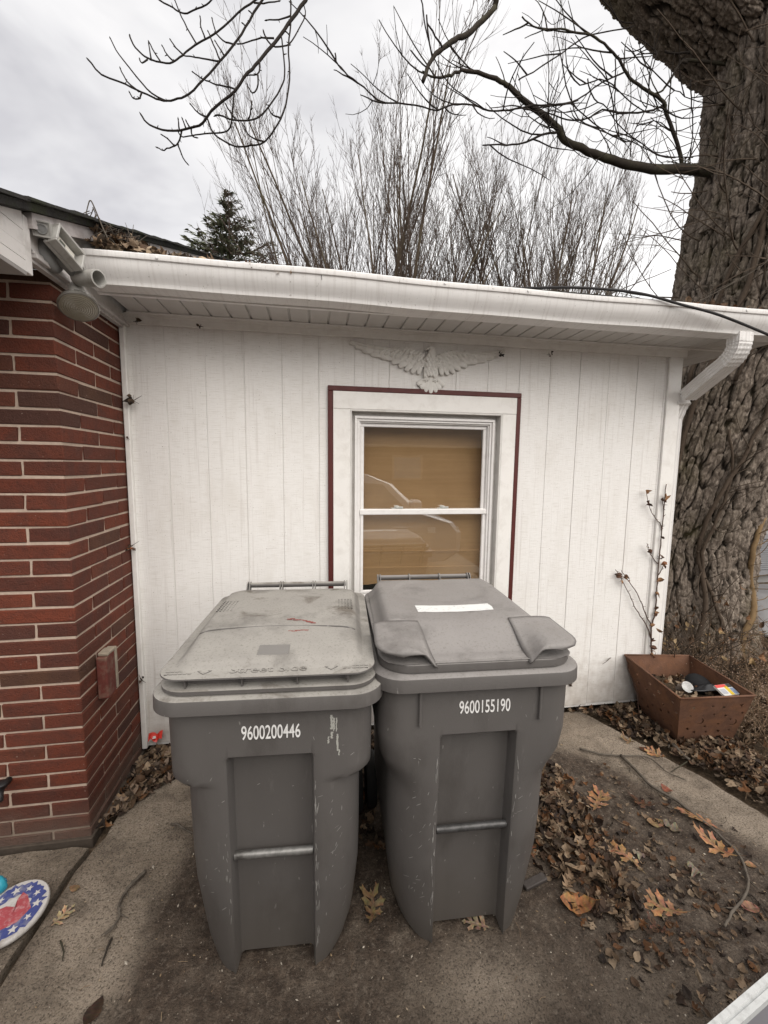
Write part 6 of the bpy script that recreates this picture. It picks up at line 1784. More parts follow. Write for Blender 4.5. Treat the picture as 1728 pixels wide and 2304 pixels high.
for j in range(5):
    for i in range(9):
        u, v_ = i / 8, j / 4
        a = -2.05 + 1.0 * u; zz = 0.018 + 0.042 * v_; r = 0.0800 - 0.008 * v_ ** 2
        m_ = along(Vector((3.455, -0.255, zc_ - 0.015)), Vector((0.15, -0.35, 1)).normalized())
        P.append(m_ @ Vector((r * math.cos(a), r * math.sin(a), zz)))
q.add(P, [(j * 9 + i, j * 9 + i + 1, (j + 1) * 9 + i + 1, (j + 1) * 9 + i) for j in range(4) for i in range(8)])
obj('pale_patch', q, simple('cream_patch', (0.52, 0.44, 0.33), 0.85, 0.1, var=0.4, scale=70), cap_, smooth=True)
pk = thing('packet', 'small red and yellow cardboard packet in the rusty planter', 'packet', (3.455, -0.46, zc_ + 0.06))
def card(mb, c, u, v, w_, h_, t=0.002):
    orient_box(c, u, v, Vector(u).cross(Vector(v)), w_, h_, t, mb)
pu, pv = Vector((0.98, 0.10, -0.03)).normalized(), Vector((-0.15, 0.80, 0.42)).normalized()
pc_ = Vector((3.445, -0.455, zc_ + 0.075))
q = MB(); card(q, pc_, pu, pv, 0.060, 0.036, 0.006); obj('box', q, simple('white_card', (0.62, 0.61, 0.58), 0.5, 0.3), pk)
nrm = pu.cross(pv).normalized(); nrm = nrm if nrm.z > 0 else -nrm
for nm, du, dv, a, b_, col in (('red_band', -0.020, 0.026, 0.040, 0.009, (0.55, 0.06, 0.05)), ('yellow_band', 0.010, -0.006, 0.013, 0.029, (0.60, 0.42, 0.03)), ('black_band', 0.041, 0.024, 0.018, 0.011, (0.03, 0.03, 0.03)), ('blue_band', 0.042, -0.012, 0.015, 0.020, (0.20, 0.26, 0.38)), ('grey_print', -0.033, -0.008, 0.020, 0.016, (0.36, 0.37, 0.40))):
    q = MB(); card(q, pc_ + pu * du + pv * dv + nrm * 0.0066, pu, pv, a, b_, 0.0006); obj(nm, q, simple('print_' + nm, col, 0.5, 0.3, var=0.15, scale=90), pk)

# ------------------------------------------------------------------ leaves
M_LEAF = tinted('dry_leaf', 0.78, 0.25, 45.0, 0.35, 0.3)
OAK_W = [0.02, 0.20, 0.10, 0.36, 0.13, 0.46, 0.16, 0.40, 0.14, 0.22, 0.02]
MAP_W = [0.02, 0.16, 0.42, 0.22, 0.52, 0.26, 0.44, 0.18, 0.24, 0.08, 0.01]
ELL_W = [0.02, 0.15, 0.24, 0.29, 0.31, 0.31, 0.28, 0.23, 0.16, 0.08, 0.01]
def leaf_w(kind, t, ph):
    if kind == 'oak':                                     # rounded or pointed lobes, deep bays, three or four to a side
        env = math.sin(PI * min(1, max(0, t)) ** 0.78) ** 0.7
        l = abs(math.cos(PI * (3.1 * t + ph)))
        return env * (0.085 + 0.36 * l ** 1.6) + 0.012
    if kind == 'maple':
        env = math.sin(PI * t ** 0.6) ** 0.6
        return env * (0.13 + 0.36 * abs(math.cos(PI * (2.1 * t + ph))) ** 1.5) + 0.01
    return 0.31 * math.sin(PI * t ** 0.9) ** 0.85 + 0.01
def oak_geo(R_, ln, curl):
    """one fallen oak leaf: a midrib strip with separate pointed, toothed lobes that curl on their own"""
    vs, fs = [], []
    c1, tw = curl * R_.uniform(-0.5, 1.2), R_.uniform(-.8, .8)
    bendx = R_.uniform(-.10, .10)
    def put(x, y, lift):
        z = c1 * (y * y - .1) + tw * x * y * 0.8 + lift
        vs.append((x + bendx * math.sin(3 * (y + .5)), y, z)); return len(vs) - 1
    rib = []
    for k in range(9):
        y = -0.5 + k / 8 * 0.94
        w_ = 0.030 + 0.040 * math.sin(PI * k / 8)
        rib.append((put(-w_, y, 0.0), put(0, y, -0.012), put(w_, y, 0.0)))
    for a, b in zip(rib, rib[1:]): fs += [(a[0], a[1], b[1], b[0]), (a[1], a[2], b[2], b[1])]
    for s in (-1, 1):
        t = -0.40 + R_.uniform(0, .05)
        spec = [(0.11, 0.20, 0.09), (0.13, 0.36, 0.17), (0.14, 0.44, 0.24), (0.12, 0.34, 0.24)]
        if R_.random() < .25: spec.pop(R_.randrange(4))
        for (bw, out, fwd) in spec:
            o_ = out * R_.uniform(.75, 1.12); f_ = fwd * R_.uniform(.8, 1.2); lift = R_.uniform(-.10, .22) * curl
            P = [(0.045, t), (0.5 * o_, t + 0.30 * f_ - 0.02), (0.72 * o_, t + 0.40 * f_ - 0.035), (0.80 * o_, t + 0.62 * f_), (o_, t + f_), (0.78 * o_, t + f_ * .95 + 0.02), (0.66 * o_, t + f_ + 0.085 * R_.uniform(.4, 1.2)), (0.50 * o_, t + bw * .55 + 0.70 * f_), (0.045, t + bw)]
            ids = [put(s * x, y, lift * (x / o_) ** 2) for x, y in P]
            c_id = put(s * 0.45 * o_, t + bw * .45 + .42 * f_, lift * .2 - 0.006)
            for a, b in zip(ids, ids[1:]): fs.append((c_id, a, b))
            fs.append((c_id, ids[-1], ids[0]))
            t += bw + R_.uniform(0.075, 0.11)
    a = [put(-0.05, 0.40, 0), put(-0.10, 0.47, .01), put(-0.03, 0.50, 0), put(0.0, 0.57, .01), put(0.04, 0.50, 0), put(0.10, 0.46, .01), put(0.05, 0.40, 0)]
    fs.append(tuple(a))
    o = put(-0.009, -0.5, 0); put(0.009, -0.5, 0); put(0.005, -0.70, 0.03); put(-0.005, -0.70, 0.03); fs.append((o, o + 1, o + 2, o + 3))
    return [(x * ln, y * ln, z * ln) for x, y, z in vs], fs
def leaf_geo(R_, ln, kind, curl, fine=True):
    m_ = 23 if fine else (8 if kind != 'plain' else 5)
    vs, fs = [], []
    c1, c2, tw = curl * R_.uniform(0.3, 1.6), curl * R_.uniform(-1.2, 1.6), R_.uniform(-.5, .5) * curl
    pl_, pr_ = R_.uniform(0, .25), R_.uniform(0, .25)
    wob = R_.uniform(-.06, .06)
    for k in range(m_):
        t = k / (m_ - 1)
        y = t - 0.5
        zc = c1 * (y * y) - 0.1 * c1
        def side(s):
            w_ = leaf_w(kind, t, pl_ if s < 0 else pr_) * R_.uniform(0.92, 1.06)
            f = 0.10 * max(0, w_ - 0.15) if kind != 'plain' else 0
            return (s * w_ + wob * math.sin(3 * t), y + f, zc + c2 * w_ * w_ * 1.8 + s * tw * y * w_ * 2 + 0.03 * math.sin(9 * t + s) * w_)
        vs += [side(-1), (wob * math.sin(3 * t), y, zc - 0.012), side(1)]
    for i in range(m_ - 1):
        a, b = i * 3, i * 3 + 3
        fs += [(a, a + 1, b + 1, b), (a + 1, a + 2, b + 2, b + 1)]
    if fine:                                                     # stalk
        o = len(vs); vs += [(-0.008, -0.5, vs[1][2]), (0.008, -0.5, vs[1][2]), (0.004, -0.68, vs[1][2] + 0.03), (-0.004, -0.68, vs[1][2] + 0.03)]; fs.append((o, o + 1, o + 2, o + 3))
    return [(x * ln, y * ln, z * ln) for x, y, z in vs], fs
LEAFCOL = [(0.085, 0.050, 0.030), (0.115, 0.073, 0.044), (0.062, 0.037, 0.023), (0.165, 0.112, 0.070), (0.042, 0.026, 0.018), (0.135, 0.062, 0.026), (0.205, 0.150, 0.10), (0.27, 0.20, 0.135), (0.24, 0.165, 0.105), (0.030, 0.020, 0.015), (0.078, 0.056, 0.039)]
def litter(name, label, cat, poly, n, z0=0.004, pile=0.03, size=(0.028, 0.062), seed=1, hole=None, zf=None, cols=LEAFCOL, dark=1.0, tilt=0.5, mat=None):
    R_ = random.Random(seed); mb = MB()
    xs_, ys_ = [p[0] for p in poly], [p[1] for p in poly]
    cnt = 0; tries = 0
    while cnt < n and tries < n * 30:
        tries += 1
        x, y = R_.uniform(min(xs_), max(xs_)), R_.uniform(min(ys_), max(ys_))
        if not bool(inpoly(np.array([x]), np.array([y]), poly)[0]): continue
        d = float(pdist(np.array([x]), np.array([y]), poly)[0])
        if R_.random() > min(1, 0.25 + d / 0.12): continue
        if hole and hole(x, y): continue
        ln = R_.uniform(*size); k = R_.choice(('oak', 'oak', 'maple', 'plain', 'plain'))
        vs, fs = leaf_geo(R_, ln, k, R_.uniform(0.2, 1.6), False)
        hmax = pile * min(1, d / 0.12)
        zz = (zf(x, y) if zf else z0) + R_.random() ** 1.3 * hmax + 0.10 * ln
        M_ = Matrix.Translation((x, y, zz)) @ Matrix.Rotation(R_.uniform(0, 2 * PI), 4, 'Z') @ Matrix.Rotation(R_.gauss(0, tilt), 4, 'X') @ Matrix.Rotation(R_.gauss(0, tilt), 4, 'Y')
        c = R_.choice(cols); g_ = R_.uniform(0.65, 1.25) * dark
        mb.add([M_ @ Vector(v) for v in vs], fs, tuple(min(1, q_ * g_) for q_ in c))
        cnt += 1
    o = obj(name, mb, mat or M_LEAF, recalc=False)
    return stuff(tag(o, label, cat))
litter('leaf_litter', 'brown oak leaf litter drifted beside the right bin', 'leaf litter', [(1.80, -0.03), (2.15, -0.10), (2.30, -0.36), (2.36, -0.62), (2.32, -0.88), (2.28, -1.06), (2.22, -1.27), (2.08, -1.31), (1.97, -1.20), (1.90, -1.00), (1.80, -0.85), (1.70, -0.4)], 1500, pile=0.035, seed=2)
litter('leaf_litter', 'wet dark leaf crumbs spread in front of the right leaf drift', 'leaf litter', [(1.90, -0.95), (2.4, -0.8), (2.65, -1.1), (2.6, -1.5), (2.2, -1.6), (1.9, -1.4)], 420, pile=0.004, size=(0.008, 0.040), seed=12, dark=0.75, tilt=0.2)
litter('leaf_litter', 'brown leaf litter banked between the planter and the shed foot', 'leaf litter', [(2.55, 0.0), (2.70, -0.03), (2.86, -0.09), (2.92, -0.28), (3.05, -0.48), (3.16, -0.78), (3.20, -1.0), (3.45, -1.0), (3.6, -0.5), (3.6, 0.2), (3.36, 0.2), (3.36, 0.0)], 1100, pile=0.05, seed=3, hole=lambda x, y: 3.14 < x < 3.58 and -0.46 < y < -0.06)
litter('leaf_litter', 'brown leaf litter covering the soil right of the planter', 'leaf litter', [(3.15, -1.9), (3.20, -0.98), (3.58, -0.55), (3.58, 0.4), (3.7, 1.6), (6.3, 2.0), (6.8, 0.2), (5.0, -1.6)], 3600, z0=-0.035, pile=0.05, size=(0.035, 0.08), seed=4, dark=0.85)
litter('leaf_litter', 'pale leaf litter heaped in the corner between brick and shed', 'leaf litter', [(0.02, -0.008), (0.62, -0.008), (0.60, -0.10), (0.44, -0.14), (0.40, -0.20), (0.27, -0.25), (0.20, -0.33), (0.13, -0.42), (0.055, -0.55), (0.014, -0.56)], 560, pile=0.06, size=(0.032, 0.075), seed=5, cols=LEAFCOL + [(0.20, 0.145, 0.105), (0.165, 0.115, 0.085), (0.22, 0.165, 0.125)], dark=1.1)
litter('leaf_litter', 'brown leaf litter trapped in the gap between the two bins', 'leaf litter', [(1.05, -0.01), (1.80, -0.01), (1.75, -0.30), (1.36, -0.42), (1.28, -0.85), (1.16, -0.85), (1.10, -0.4)], 330, pile=0.06, seed=6)
litter('leaf_litter', 'loose leaf crumbs strewn over the drive right of the leaf drift', 'leaf litter', [(2.2, -0.45), (2.6, -0.5), (2.95, -0.95), (2.95, -1.5), (2.5, -1.5), (2.35, -0.9)], 170, pile=0.003, size=(0.008, 0.035), seed=14, dark=0.8, tilt=0.25)
litter('planter_leaves', 'dead leaves and twigs lying on the soil in the rusty planter', 'leaf litter', [(3.13, -0.44), (3.50, -0.47), (3.55, -0.12), (3.18, -0.06)], 110, size=(0.03, 0.06), seed=44, zf=lambda x, y: 0.25, pile=0.05, tilt=0.7)
# single leaves lying in the open
M_LEAF1 = tinted('fallen_leaf', 0.65, 0.3, 70.0, 0.45, 0.4)
LEAVES = [
(2.884, -0.363, 'oak', 0.085, 0.5, (0.24, 0.15, 0.08), 'narrow pale oak leaf lying left of the planter foot'),
(2.959, -0.497, 'oak', 0.11, 0.4, (0.29, 0.155, 0.076), 'bright orange oak leaf lying in front of the planter'),
(2.925, -0.446, 'plain', 0.075, 1.2, (0.1, 0.046, 0.024), 'dull round brown leaf between two leaves before the planter'),
(2.39, -0.755, 'oak', 0.15, -0.9, (0.29, 0.155, 0.076), 'big folded orange oak leaf at the edge of the leaf drift'),
(2.601, -0.795, 'oak', 0.12, 0.8, (0.1, 0.046, 0.024), 'brown oak leaf lying left of the long branch'),
(2.8, -0.738, 'plain', 0.075, 0.2, (0.24, 0.085, 0.05), 'reddish leaf tucked against the middle of the long branch'),
(2.788, -0.935, 'oak', 0.15, 0.9, (0.29, 0.155, 0.076), 'large orange oak leaf under the long branch'),
(2.744, -1.066, 'oak', 0.15, 0.3, (0.29, 0.155, 0.076), 'orange oak leaf below the lower half of the long branch'),
(2.302, -1.049, 'oak', 0.13, 0.45, (0.29, 0.155, 0.076), 'large orange oak leaf in the open right of the leaf drift'),
(2.37, -1.045, 'maple', 0.055, 1.0, (0.19, 0.15, 0.108), 'tiny grey leaf just right of the large open oak leaf'),
(2.544, -1.154, 'maple', 0.075, 0.3, (0.19, 0.15, 0.108), 'pale grey leaf lying alone low on the right'),
(2.309, -1.255, 'oak', 0.14, 0.9, (0.29, 0.155, 0.076), 'orange oak leaf lying lowest in the middle right of the drive'),
(1.979, -1.197, 'plain', 0.15, 1.3, (0.3, 0.14, 0.055), 'broad orange-brown leaf in front of the right bin'),
(1.923, -0.949, 'oak', 0.085, -0.2, (0.29, 0.155, 0.076), 'orange oak leaf touching the right bin foot'),
(2.169, -0.963, 'oak', 0.1, 1.0, (0.29, 0.155, 0.076), 'orange oak leaf on top of the leaf drift'),
(2.572, -0.914, 'plain', 0.1, 1.5, (0.24, 0.15, 0.08), 'curled tan leaf left of the large branch leaf'),
(2.633, -0.946, 'maple', 0.09, 0.7, (0.19, 0.15, 0.108), 'pale lobed leaf between curled leaf and long branch'),
(2.224, -1.307, 'oak', 0.07, 0.6, (0.1, 0.046, 0.024), 'small split brown leaf near the bottom right'),
(2.14, -0.665, 'maple', 0.12, 0.2, (0.34, 0.27, 0.19), 'pale maple leaf on the drift beside the right bin'),
(2.806, -1.159, 'plain', 0.05, 0.9, (0.29, 0.155, 0.076), 'small orange leaf at the far right end of the long branch'),
(2.628, -1.304, 'plain', 0.08, 1.4, (0.24, 0.12, 0.08), 'round reddish-brown leaf near the right edge'),
(2.332, -0.608, 'plain', 0.07, 0.1, (0.19, 0.15, 0.108), 'rounded grey leaf above the leaf drift'),
(1.194, -1.093, 'oak', 0.13, -0.15, (0.24, 0.15, 0.08), 'tan oak leaf lying between the two bins'),
(1.57, -1.198, 'oak', 0.1, 1.2, (0.33, 0.23, 0.15), 'curled leaf lying in the recess of the right bin'),
(0.075, -0.938, 'oak', 0.085, -0.5, (0.38, 0.28, 0.17), 'pale tan leaf beside the painted disc'),
(0.059, -0.832, 'plain', 0.05, 1.3, (0.24, 0.15, 0.08), 'curled tan sliver above the pale leaf by the disc'),
(0.324, -1.248, 'plain', 0.085, -0.25, (0.05, 0.027, 0.017), 'dark wet leaf at the bottom edge left of the bins'),
(0.204, -0.203, 'plain', 0.13, 0.9, (0.2, 0.125, 0.075), 'big round brown leaf beside the left bin shoulder')]
for (x, y, kind, ln, rot, col, lab) in LEAVES:
    R_ = random.Random(int(x * 1000) + int(-y * 777))
    ln *= 0.86
    vs, fs = oak_geo(R_, ln * 1.08, R_.uniform(0.5, 1.3)) if kind == 'oak' else leaf_geo(R_, ln, kind, R_.uniform(0.3, 1.0), True)
    g_ = R_.uniform(0.8, 1.12); mb = MB(); mb.add(vs, fs, col)
    mb.c = [tuple(c * g_ * R_.uniform(0.72, 1.15) * (0.82 + 0.5 * min(1, abs(v[0]) / ln * 2.5)) for c in col) for v in vs]
    zmin = min(v[2] for v in vs)
    o = obj('fallen_leaf', mb, M_LEAF1, recalc=False, smooth=False)
    o.location = (x, y, 0.006 - zmin * 0.8); o.rotation_euler = (R_.uniform(-.12, .12), R_.uniform(-.12, .12), rot)
    tag(o, lab, 'leaf', 'single leaves on the concrete')
# grit and seed husks on the slab
R_ = random.Random(77); q = MB()
for k in range(900):
    x, y = R_.uniform(0.1, 2.9), R_.uniform(-1.85, -0.1)
    s = R_.uniform(0.0008, 0.0032) * (1.7 if R_.random() < .06 else 1)
    M_ = Matrix.Translation((x, y, s * .5 + 0.004)) @ Matrix.Rotation(R_.uniform(0, 6), 4, 'Z') @ Matrix.Diagonal((R_.uniform(1, 2.6), 1, .6, 1))
    q.add([M_ @ Vector(v) * 1.0 for v in ((s, 0, 0), (-s, 0, 0), (0, s, 0), (0, -s, 0), (0, 0, s), (0, 0, -s))], [(0, 2, 4), (2, 1, 4), (1, 3, 4), (3, 0, 4), (2, 0, 5), (1, 2, 5), (3, 1, 5), (0, 3, 5)], R_.choice(((0.45, 0.40, 0.33), (0.34, 0.27, 0.19), (0.28, 0.20, 0.12), (0.10, 0.08, 0.06))))
stuff(tag(obj('grit', q, tinted('grit_specks', 0.8), recalc=False), 'pale grit and seed husks scattered over the concrete', 'grit'))
q = MB()
for k in range(150):
    x, y = R_.uniform(0.25, 3.0), R_.uniform(-1.8, -0.5)
    a = R_.uniform(0, PI); l = R_.uniform(0.012, 0.06); b_ = R_.uniform(-.4, .4)
    q.tube([(x, y, 0.007), (x + l * .5 * math.cos(a), y + l * .5 * math.sin(a), 0.0085), (x + l * math.cos(a + b_), y + l * math.sin(a + b_), 0.007)], R_.uniform(0.0006, 0.0014), 3, col=R_.choice(((0.30, 0.22, 0.14), (0.05, 0.04, 0.03), (0.16, 0.11, 0.07))))
stuff(tag(obj('twig_bits', q, tinted('twig_bits_tint', 0.9), recalc=False), 'tiny broken twig bits scattered over the concrete', 'twigs'))
# fallen branches
GB = [[[2.744, -0.475, 0.012], [2.736, -0.593, 0.012], [2.732, -0.706, 0.012], [2.775, -0.816, 0.012], [2.799, -0.914, 0.012], [2.804, -1.041, 0.012], [2.79, -1.13, 0.012], [2.688, -1.247, 0.012], [2.529, -1.316, 0.012], [2.46, -1.353, 0.012]], [[2.54, -0.384, 0.012], [2.619, -0.443, 0.012], [2.717, -0.471, 0.012], [2.882, -0.515, 0.012], [2.902, -0.624, 0.012], [2.948, -0.706, 0.012]], [[3.118, -0.335, 0.02], [3.109, -0.459, 0.02], [3.102, -0.572, 0.02]], [[0.306, -0.806, 0.006], [0.278, -0.853, 0.006], [0.261, -0.89, 0.006], [0.268, -0.945, 0.006], [0.28, -0.975, 0.006], [0.275, -1.016, 0.006], [0.257, -1.031, 0.006]], [[0.285, -1.045, 0.005], [0.287, -1.084, 0.005], [0.291, -1.13, 0.005]], [[0.114, -1.026, 0.005], [0.146, -1.068, 0.005], [0.154, -1.092, 0.005]], [[0.333, -0.579, 0.008], [0.366, -0.59, 0.008], [0.413, -0.622, 0.008], [0.451, -0.651, 0.008]], [[2.529, -1.316, 0.012], [2.675, -1.263, 0.012], [2.656, -1.346, 0.012]], [[3.108, -0.566, 0.015], [2.919, -0.636, 0.015]]]
GBL = [('long lichen-grey branch lying across the right of the drive', 0.0085), ('thin forked twig lying above the long branch', 0.006), ('short straight pale stick at the foot of the planter', 0.013), ('dark crooked twig lying left of the left bin', 0.007), ('short dark twig nearest the lower left corner', 0.0045), ('tiny curved dark twig below the painted disc', 0.003), ('twig poking out beside the left bin shoulder', 0.006), ('side twig at the lower end of the long branch', 0.004), ('wispy pale twig crossing the end of the straight stick', 0.0035)]
M_FB = simple('lichen_grey_twig', (0.115, 0.098, 0.080), 0.9, 0.1, var=0.4, scale=50, bmp=0.6, dirt=(0.040, 0.032, 0.026), dscale=20, damt=0.8)
for P, (lab, r) in zip(GB, GBL):
    q = MB(); S_ = smooth_path([(p[0], p[1], r + 0.003 + 0.004 * (i % 2)) for i, p in enumerate(P)], 4)
    S_ = [p + Vector((rnd.uniform(-1, 1), rnd.uniform(-1, 1), rnd.uniform(0, 1))) * r * 0.35 for p in S_]
    q.tube(S_, [r * (1 - 0.55 * i / len(S_)) * rnd.uniform(.9, 1.15) for i in range(len(S_))], 7)
    if r > 0.0055:
        for k in range(3, len(S_) - 2, 4):
            d = (S_[k + 1] - S_[k]).normalized(); sd_ = Vector((-d.y, d.x, 0.25)) * rnd.choice((-1, 1))
            q.tube([S_[k], S_[k] + (d + sd_) * rnd.uniform(.01, .04)], (r * .45, r * .2), 5)
    tag(obj('fallen_twig', q, M_FB if r > .005 else M_LIMB, smooth=True), lab, 'twig', 'twigs lying on the ground')
# dead vine on the right end of the wall
M_DV = simple('dead_vine_stem', (0.085, 0.052, 0.040), 0.9, 0.1, var=0.35, scale=60)
vine = thing('dead_vine', 'dead leafy vine climbing the right end of the white wall', 'vine', (3.31, 0, 0.36))
VN = [([(3.312, -.03, .34), (3.302, -.028, .46), (3.296, -.024, .575), (3.310, -.024, .674), (3.312, -.024, .80), (3.310, -.024, .92), (3.309, -.024, 1.115), (3.312, -.024, 1.25), (3.314, -.024, 1.385), (3.311, -.026, 1.565)], .0062, .003),
      ([(3.302, -.026, .46), (3.283, -.022, .545), (3.239, -.02, .62), (3.169, -.018, .706), (3.107, -.018, .814), (3.046, -.018, .913), (2.985, -.022, .995)], .0042, .002),
      ([(3.298, -.026, .58), (3.244, -.02, .669), (3.210, -.018, .745), (3.148, -.018, .845), (3.079, -.018, .928), (3.03, -.022, .985)], .004, .002),
      ([(3.308, -.026, 1.024), (3.268, -.02, 1.061), (3.222, -.022, 1.13), (3.21, -.03, 1.16)], .0032, .0018),
      ([(3.311, -.026, 1.251), (3.297, -.022, 1.296), (3.252, -.022, 1.341), (3.212, -.02, 1.403), (3.167, -.026, 1.509)], .0035, .0018),
      ([(3.313, -.026, .95), (3.338, -.028, 1.0), (3.345, -.034, 1.03)], .003, .0018), ([(3.31, -.026, 1.39), (3.295, -.03, 1.44), (3.29, -.03, 1.47)], .0025, .0015)]
ql = MB()
R_ = random.Random(8)
for P, ra, rb_ in VN:
    q = MB(); S_ = smooth_path(P, 4)
    S_ = [p + Vector((R_.uniform(-1, 1), R_.uniform(-1, 0), R_.uniform(-1, 1))) * .003 for p in S_]
    q.tube(S_, (ra, rb_), 6)
    for p in S_[1::2]:
        q.tube([p, p + Vector((R_.uniform(-1, 1), R_.uniform(-1, 0), R_.uniform(-.5, 1))) * 0.016], (0.0025, 0.001), 4)
    obj('stem', q, M_DV, vine, smooth=True)
    n_ = 16 if len(P) == 10 else 3
    for k in range(n_):
        p = S_[R_.randrange(len(S_))] if n_ == 16 and k > 8 else (S_[int((R_.random() ** 2) * len(S_) * .5)] if n_ == 16 else S_[-1 - R_.randrange(min(6, len(S_)))])
        vs, fs = leaf_geo(R_, R_.uniform(0.022, 0.05), 'plain', 1.8, False)
        M_ = Matrix.Translation(p + Vector((R_.uniform(-.012, .012), -0.012, R_.uniform(-.01, .01)))) @ Matrix.Rotation(R_.uniform(0, 6), 4, 'Y') @ Matrix.Rotation(R_.uniform(-1.2, 1.2), 4, 'X') @ Matrix.Rotation(R_.uniform(-1, 1), 4, 'Z')
        c = R_.choice(((0.20, 0.085, 0.042), (0.10, 0.05, 0.03), (0.26, 0.14, 0.07), (0.075, 0.04, 0.027)))
        ql.add([M_ @ Vector(v) for v in vs], fs, c)
obj('dead_leaves', ql, M_LEAF, vine, recalc=False)
# dry scraps caught on the wall, the frieze and the eagle
def scrap(name, lab, pos, size, n, seed, cols, stem=True):
    R_ = random.Random(seed); q = MB()
    p = Vector(pos)
    if stem:
        for k in range(3):
            a = Vector((R_.uniform(-1, 1), R_.uniform(-.4, 0), R_.uniform(-1, 1))) * size
            q.tube([p - a * .4, p + Vector((R_.uniform(-.2, .2) * size, -.2 * size, R_.uniform(-.2, .2) * size)), p + a], (0.0012, 0.0022, 0.0009), 4, col=(0.055, 0.040, 0.032))
    for k in range(n):
        vs, fs = leaf_geo(R_, size * R_.uniform(0.5, 1.0), 'plain', 2.2, False)
        M_ = Matrix.Translation(p + Vector((R_.uniform(-.5, .5) * size, -R_.uniform(0.1, .5) * size, R_.uniform(-.5, .5) * size))) @ Matrix.Rotation(R_.uniform(0, 6), 4, 'Y') @ Matrix.Rotation(R_.uniform(-1.4, 1.4), 4, 'X')
        q.add([M_ @ Vector(v) for v in vs], fs, R_.choice(cols))
    return tag(obj(name, q, M_LEAF, recalc=False), lab, 'dead leaf', 'dry scraps stuck on the wall')
DKB = [(0.065, 0.045, 0.034), (0.045, 0.033, 0.027), (0.11, 0.075, 0.05)]
scrap('leaf_scrap', 'curled brown leaf tuft stuck to the wall edge beside the brick', (0.068, -0.03, 1.99), 0.055, 5, 1, DKB)
scrap('leaf_scrap', 'tiny rust-brown scrap on the corner strip below the leaf tuft', (0.02, -0.034, 1.80), 0.012, 3, 2, [(0.09, 0.04, 0.03)])
scrap('leaf_scrap', 'orange leaf and cobweb clump caught on the white corner strip', (0.014, -0.045, 1.215), 0.045, 5, 3, [(0.27, 0.10, 0.04), (0.13, 0.08, 0.05), (0.09, 0.06, 0.045)])
scrap('leaf_scrap', 'thin curled tendril stuck at the left end of the frieze', (0.10, -0.04, 2.395), 0.03, 1, 4, DKB)
scrap('leaf_scrap', 'small dead tendril hanging from the frieze near its left end', (0.408, -0.045, 2.385), 0.022, 3, 5, DKB)
scrap('leaf_scrap', 'black leaf shred caught on the eagle plaque right wing tip', (2.10, -0.035, 2.335), 0.030, 4, 6, [(0.022, 0.018, 0.016)])
scrap('leaf_scrap', 'black leaf shred hanging under the frieze right of the eagle', (2.412, -0.04, 2.350), 0.026, 3, 7, [(0.022, 0.018, 0.016), (0.06, 0.035, 0.025)])
scrap('leaf_scrap', 'small dark bract stuck low on the wall right of the bins', (2.72, -0.006, 0.205), 0.030, 2, 9, DKB)
scrap('leaf_scrap', 'dark curled shred on the corner strip near the left leaf heap', (0.028, -0.036, 0.45), 0.030, 2, 10, DKB)
# weeds and dry shrub at the foot of the tree
R_ = random.Random(15); q = MB(); ql = MB()
M_WEED = tinted('dry_weed', 0.9, 0.1, 30, 0.3)
for k in range(900):
    x, y = 3.62 + 2.8 * R_.random() ** 1.5, R_.uniform(-0.75, 0.75)
    if (x - 4.63) ** 2 + (y - 1.25) ** 2 < 0.5: continue
    h = R_.uniform(0.12, 0.55) * (1 if x > 3.9 else .75)
    a = R_.uniform(0, 6.28); P = [Vector((x, y, -0.04))]
    d = Vector((math.cos(a) * .5, math.sin(a) * .5, 1)).normalized()
    for i in range(4):
        d = (d + Vector((R_.uniform(-.3, .3), R_.uniform(-.3, .3), -0.12))).normalized(); P.append(P[-1] + d * h / 4)
    c = R_.choice(((0.17, 0.115, 0.075), (0.12, 0.08, 0.05), (0.21, 0.15, 0.10)))
    q.tube(P, (0.0026, 0.0012), 3, cap=False, col=c)
    for j in range(3):
        p = P[2 + j % 3]; e = p + Vector((R_.uniform(-.1, .1), R_.uniform(-.1, .1), R_.uniform(0, .09)))
        q.tube([p, e], (0.0015, 0.0008), 3, cap=False, col=c)
        for m_ in range(3):
            s = R_.uniform(0.0025, 0.005); e2 = e + Vector((R_.uniform(-.02, .02), R_.uniform(-.02, .02), R_.uniform(-.03, .01)))
            q.add([e2 + Vector(v) * s for v in ((1, 0, 0), (-1, 0, 0), (0, 1, 0), (0, -1, 0), (0, 0, 1), (0, 0, -1))], [(0, 2, 4), (2, 1, 4), (1, 3, 4), (3, 0, 4), (2, 0, 5), (1, 2, 5), (3, 1, 5), (0, 3, 5)], R_.choice(((0.42, 0.31, 0.24), (0.28, 0.18, 0.12))))
stuff(tag(obj('dry_weeds', q, M_WEED, recalc=False), 'tangle of dry brown weeds with pale seed heads right of the planter', 'weeds'))
shb = thing('dry_shrub', 'dry shrub with a few tan leaves between planter and trunk', 'shrub', (3.75, 0.28, 0))
q = MB(); ql = MB()
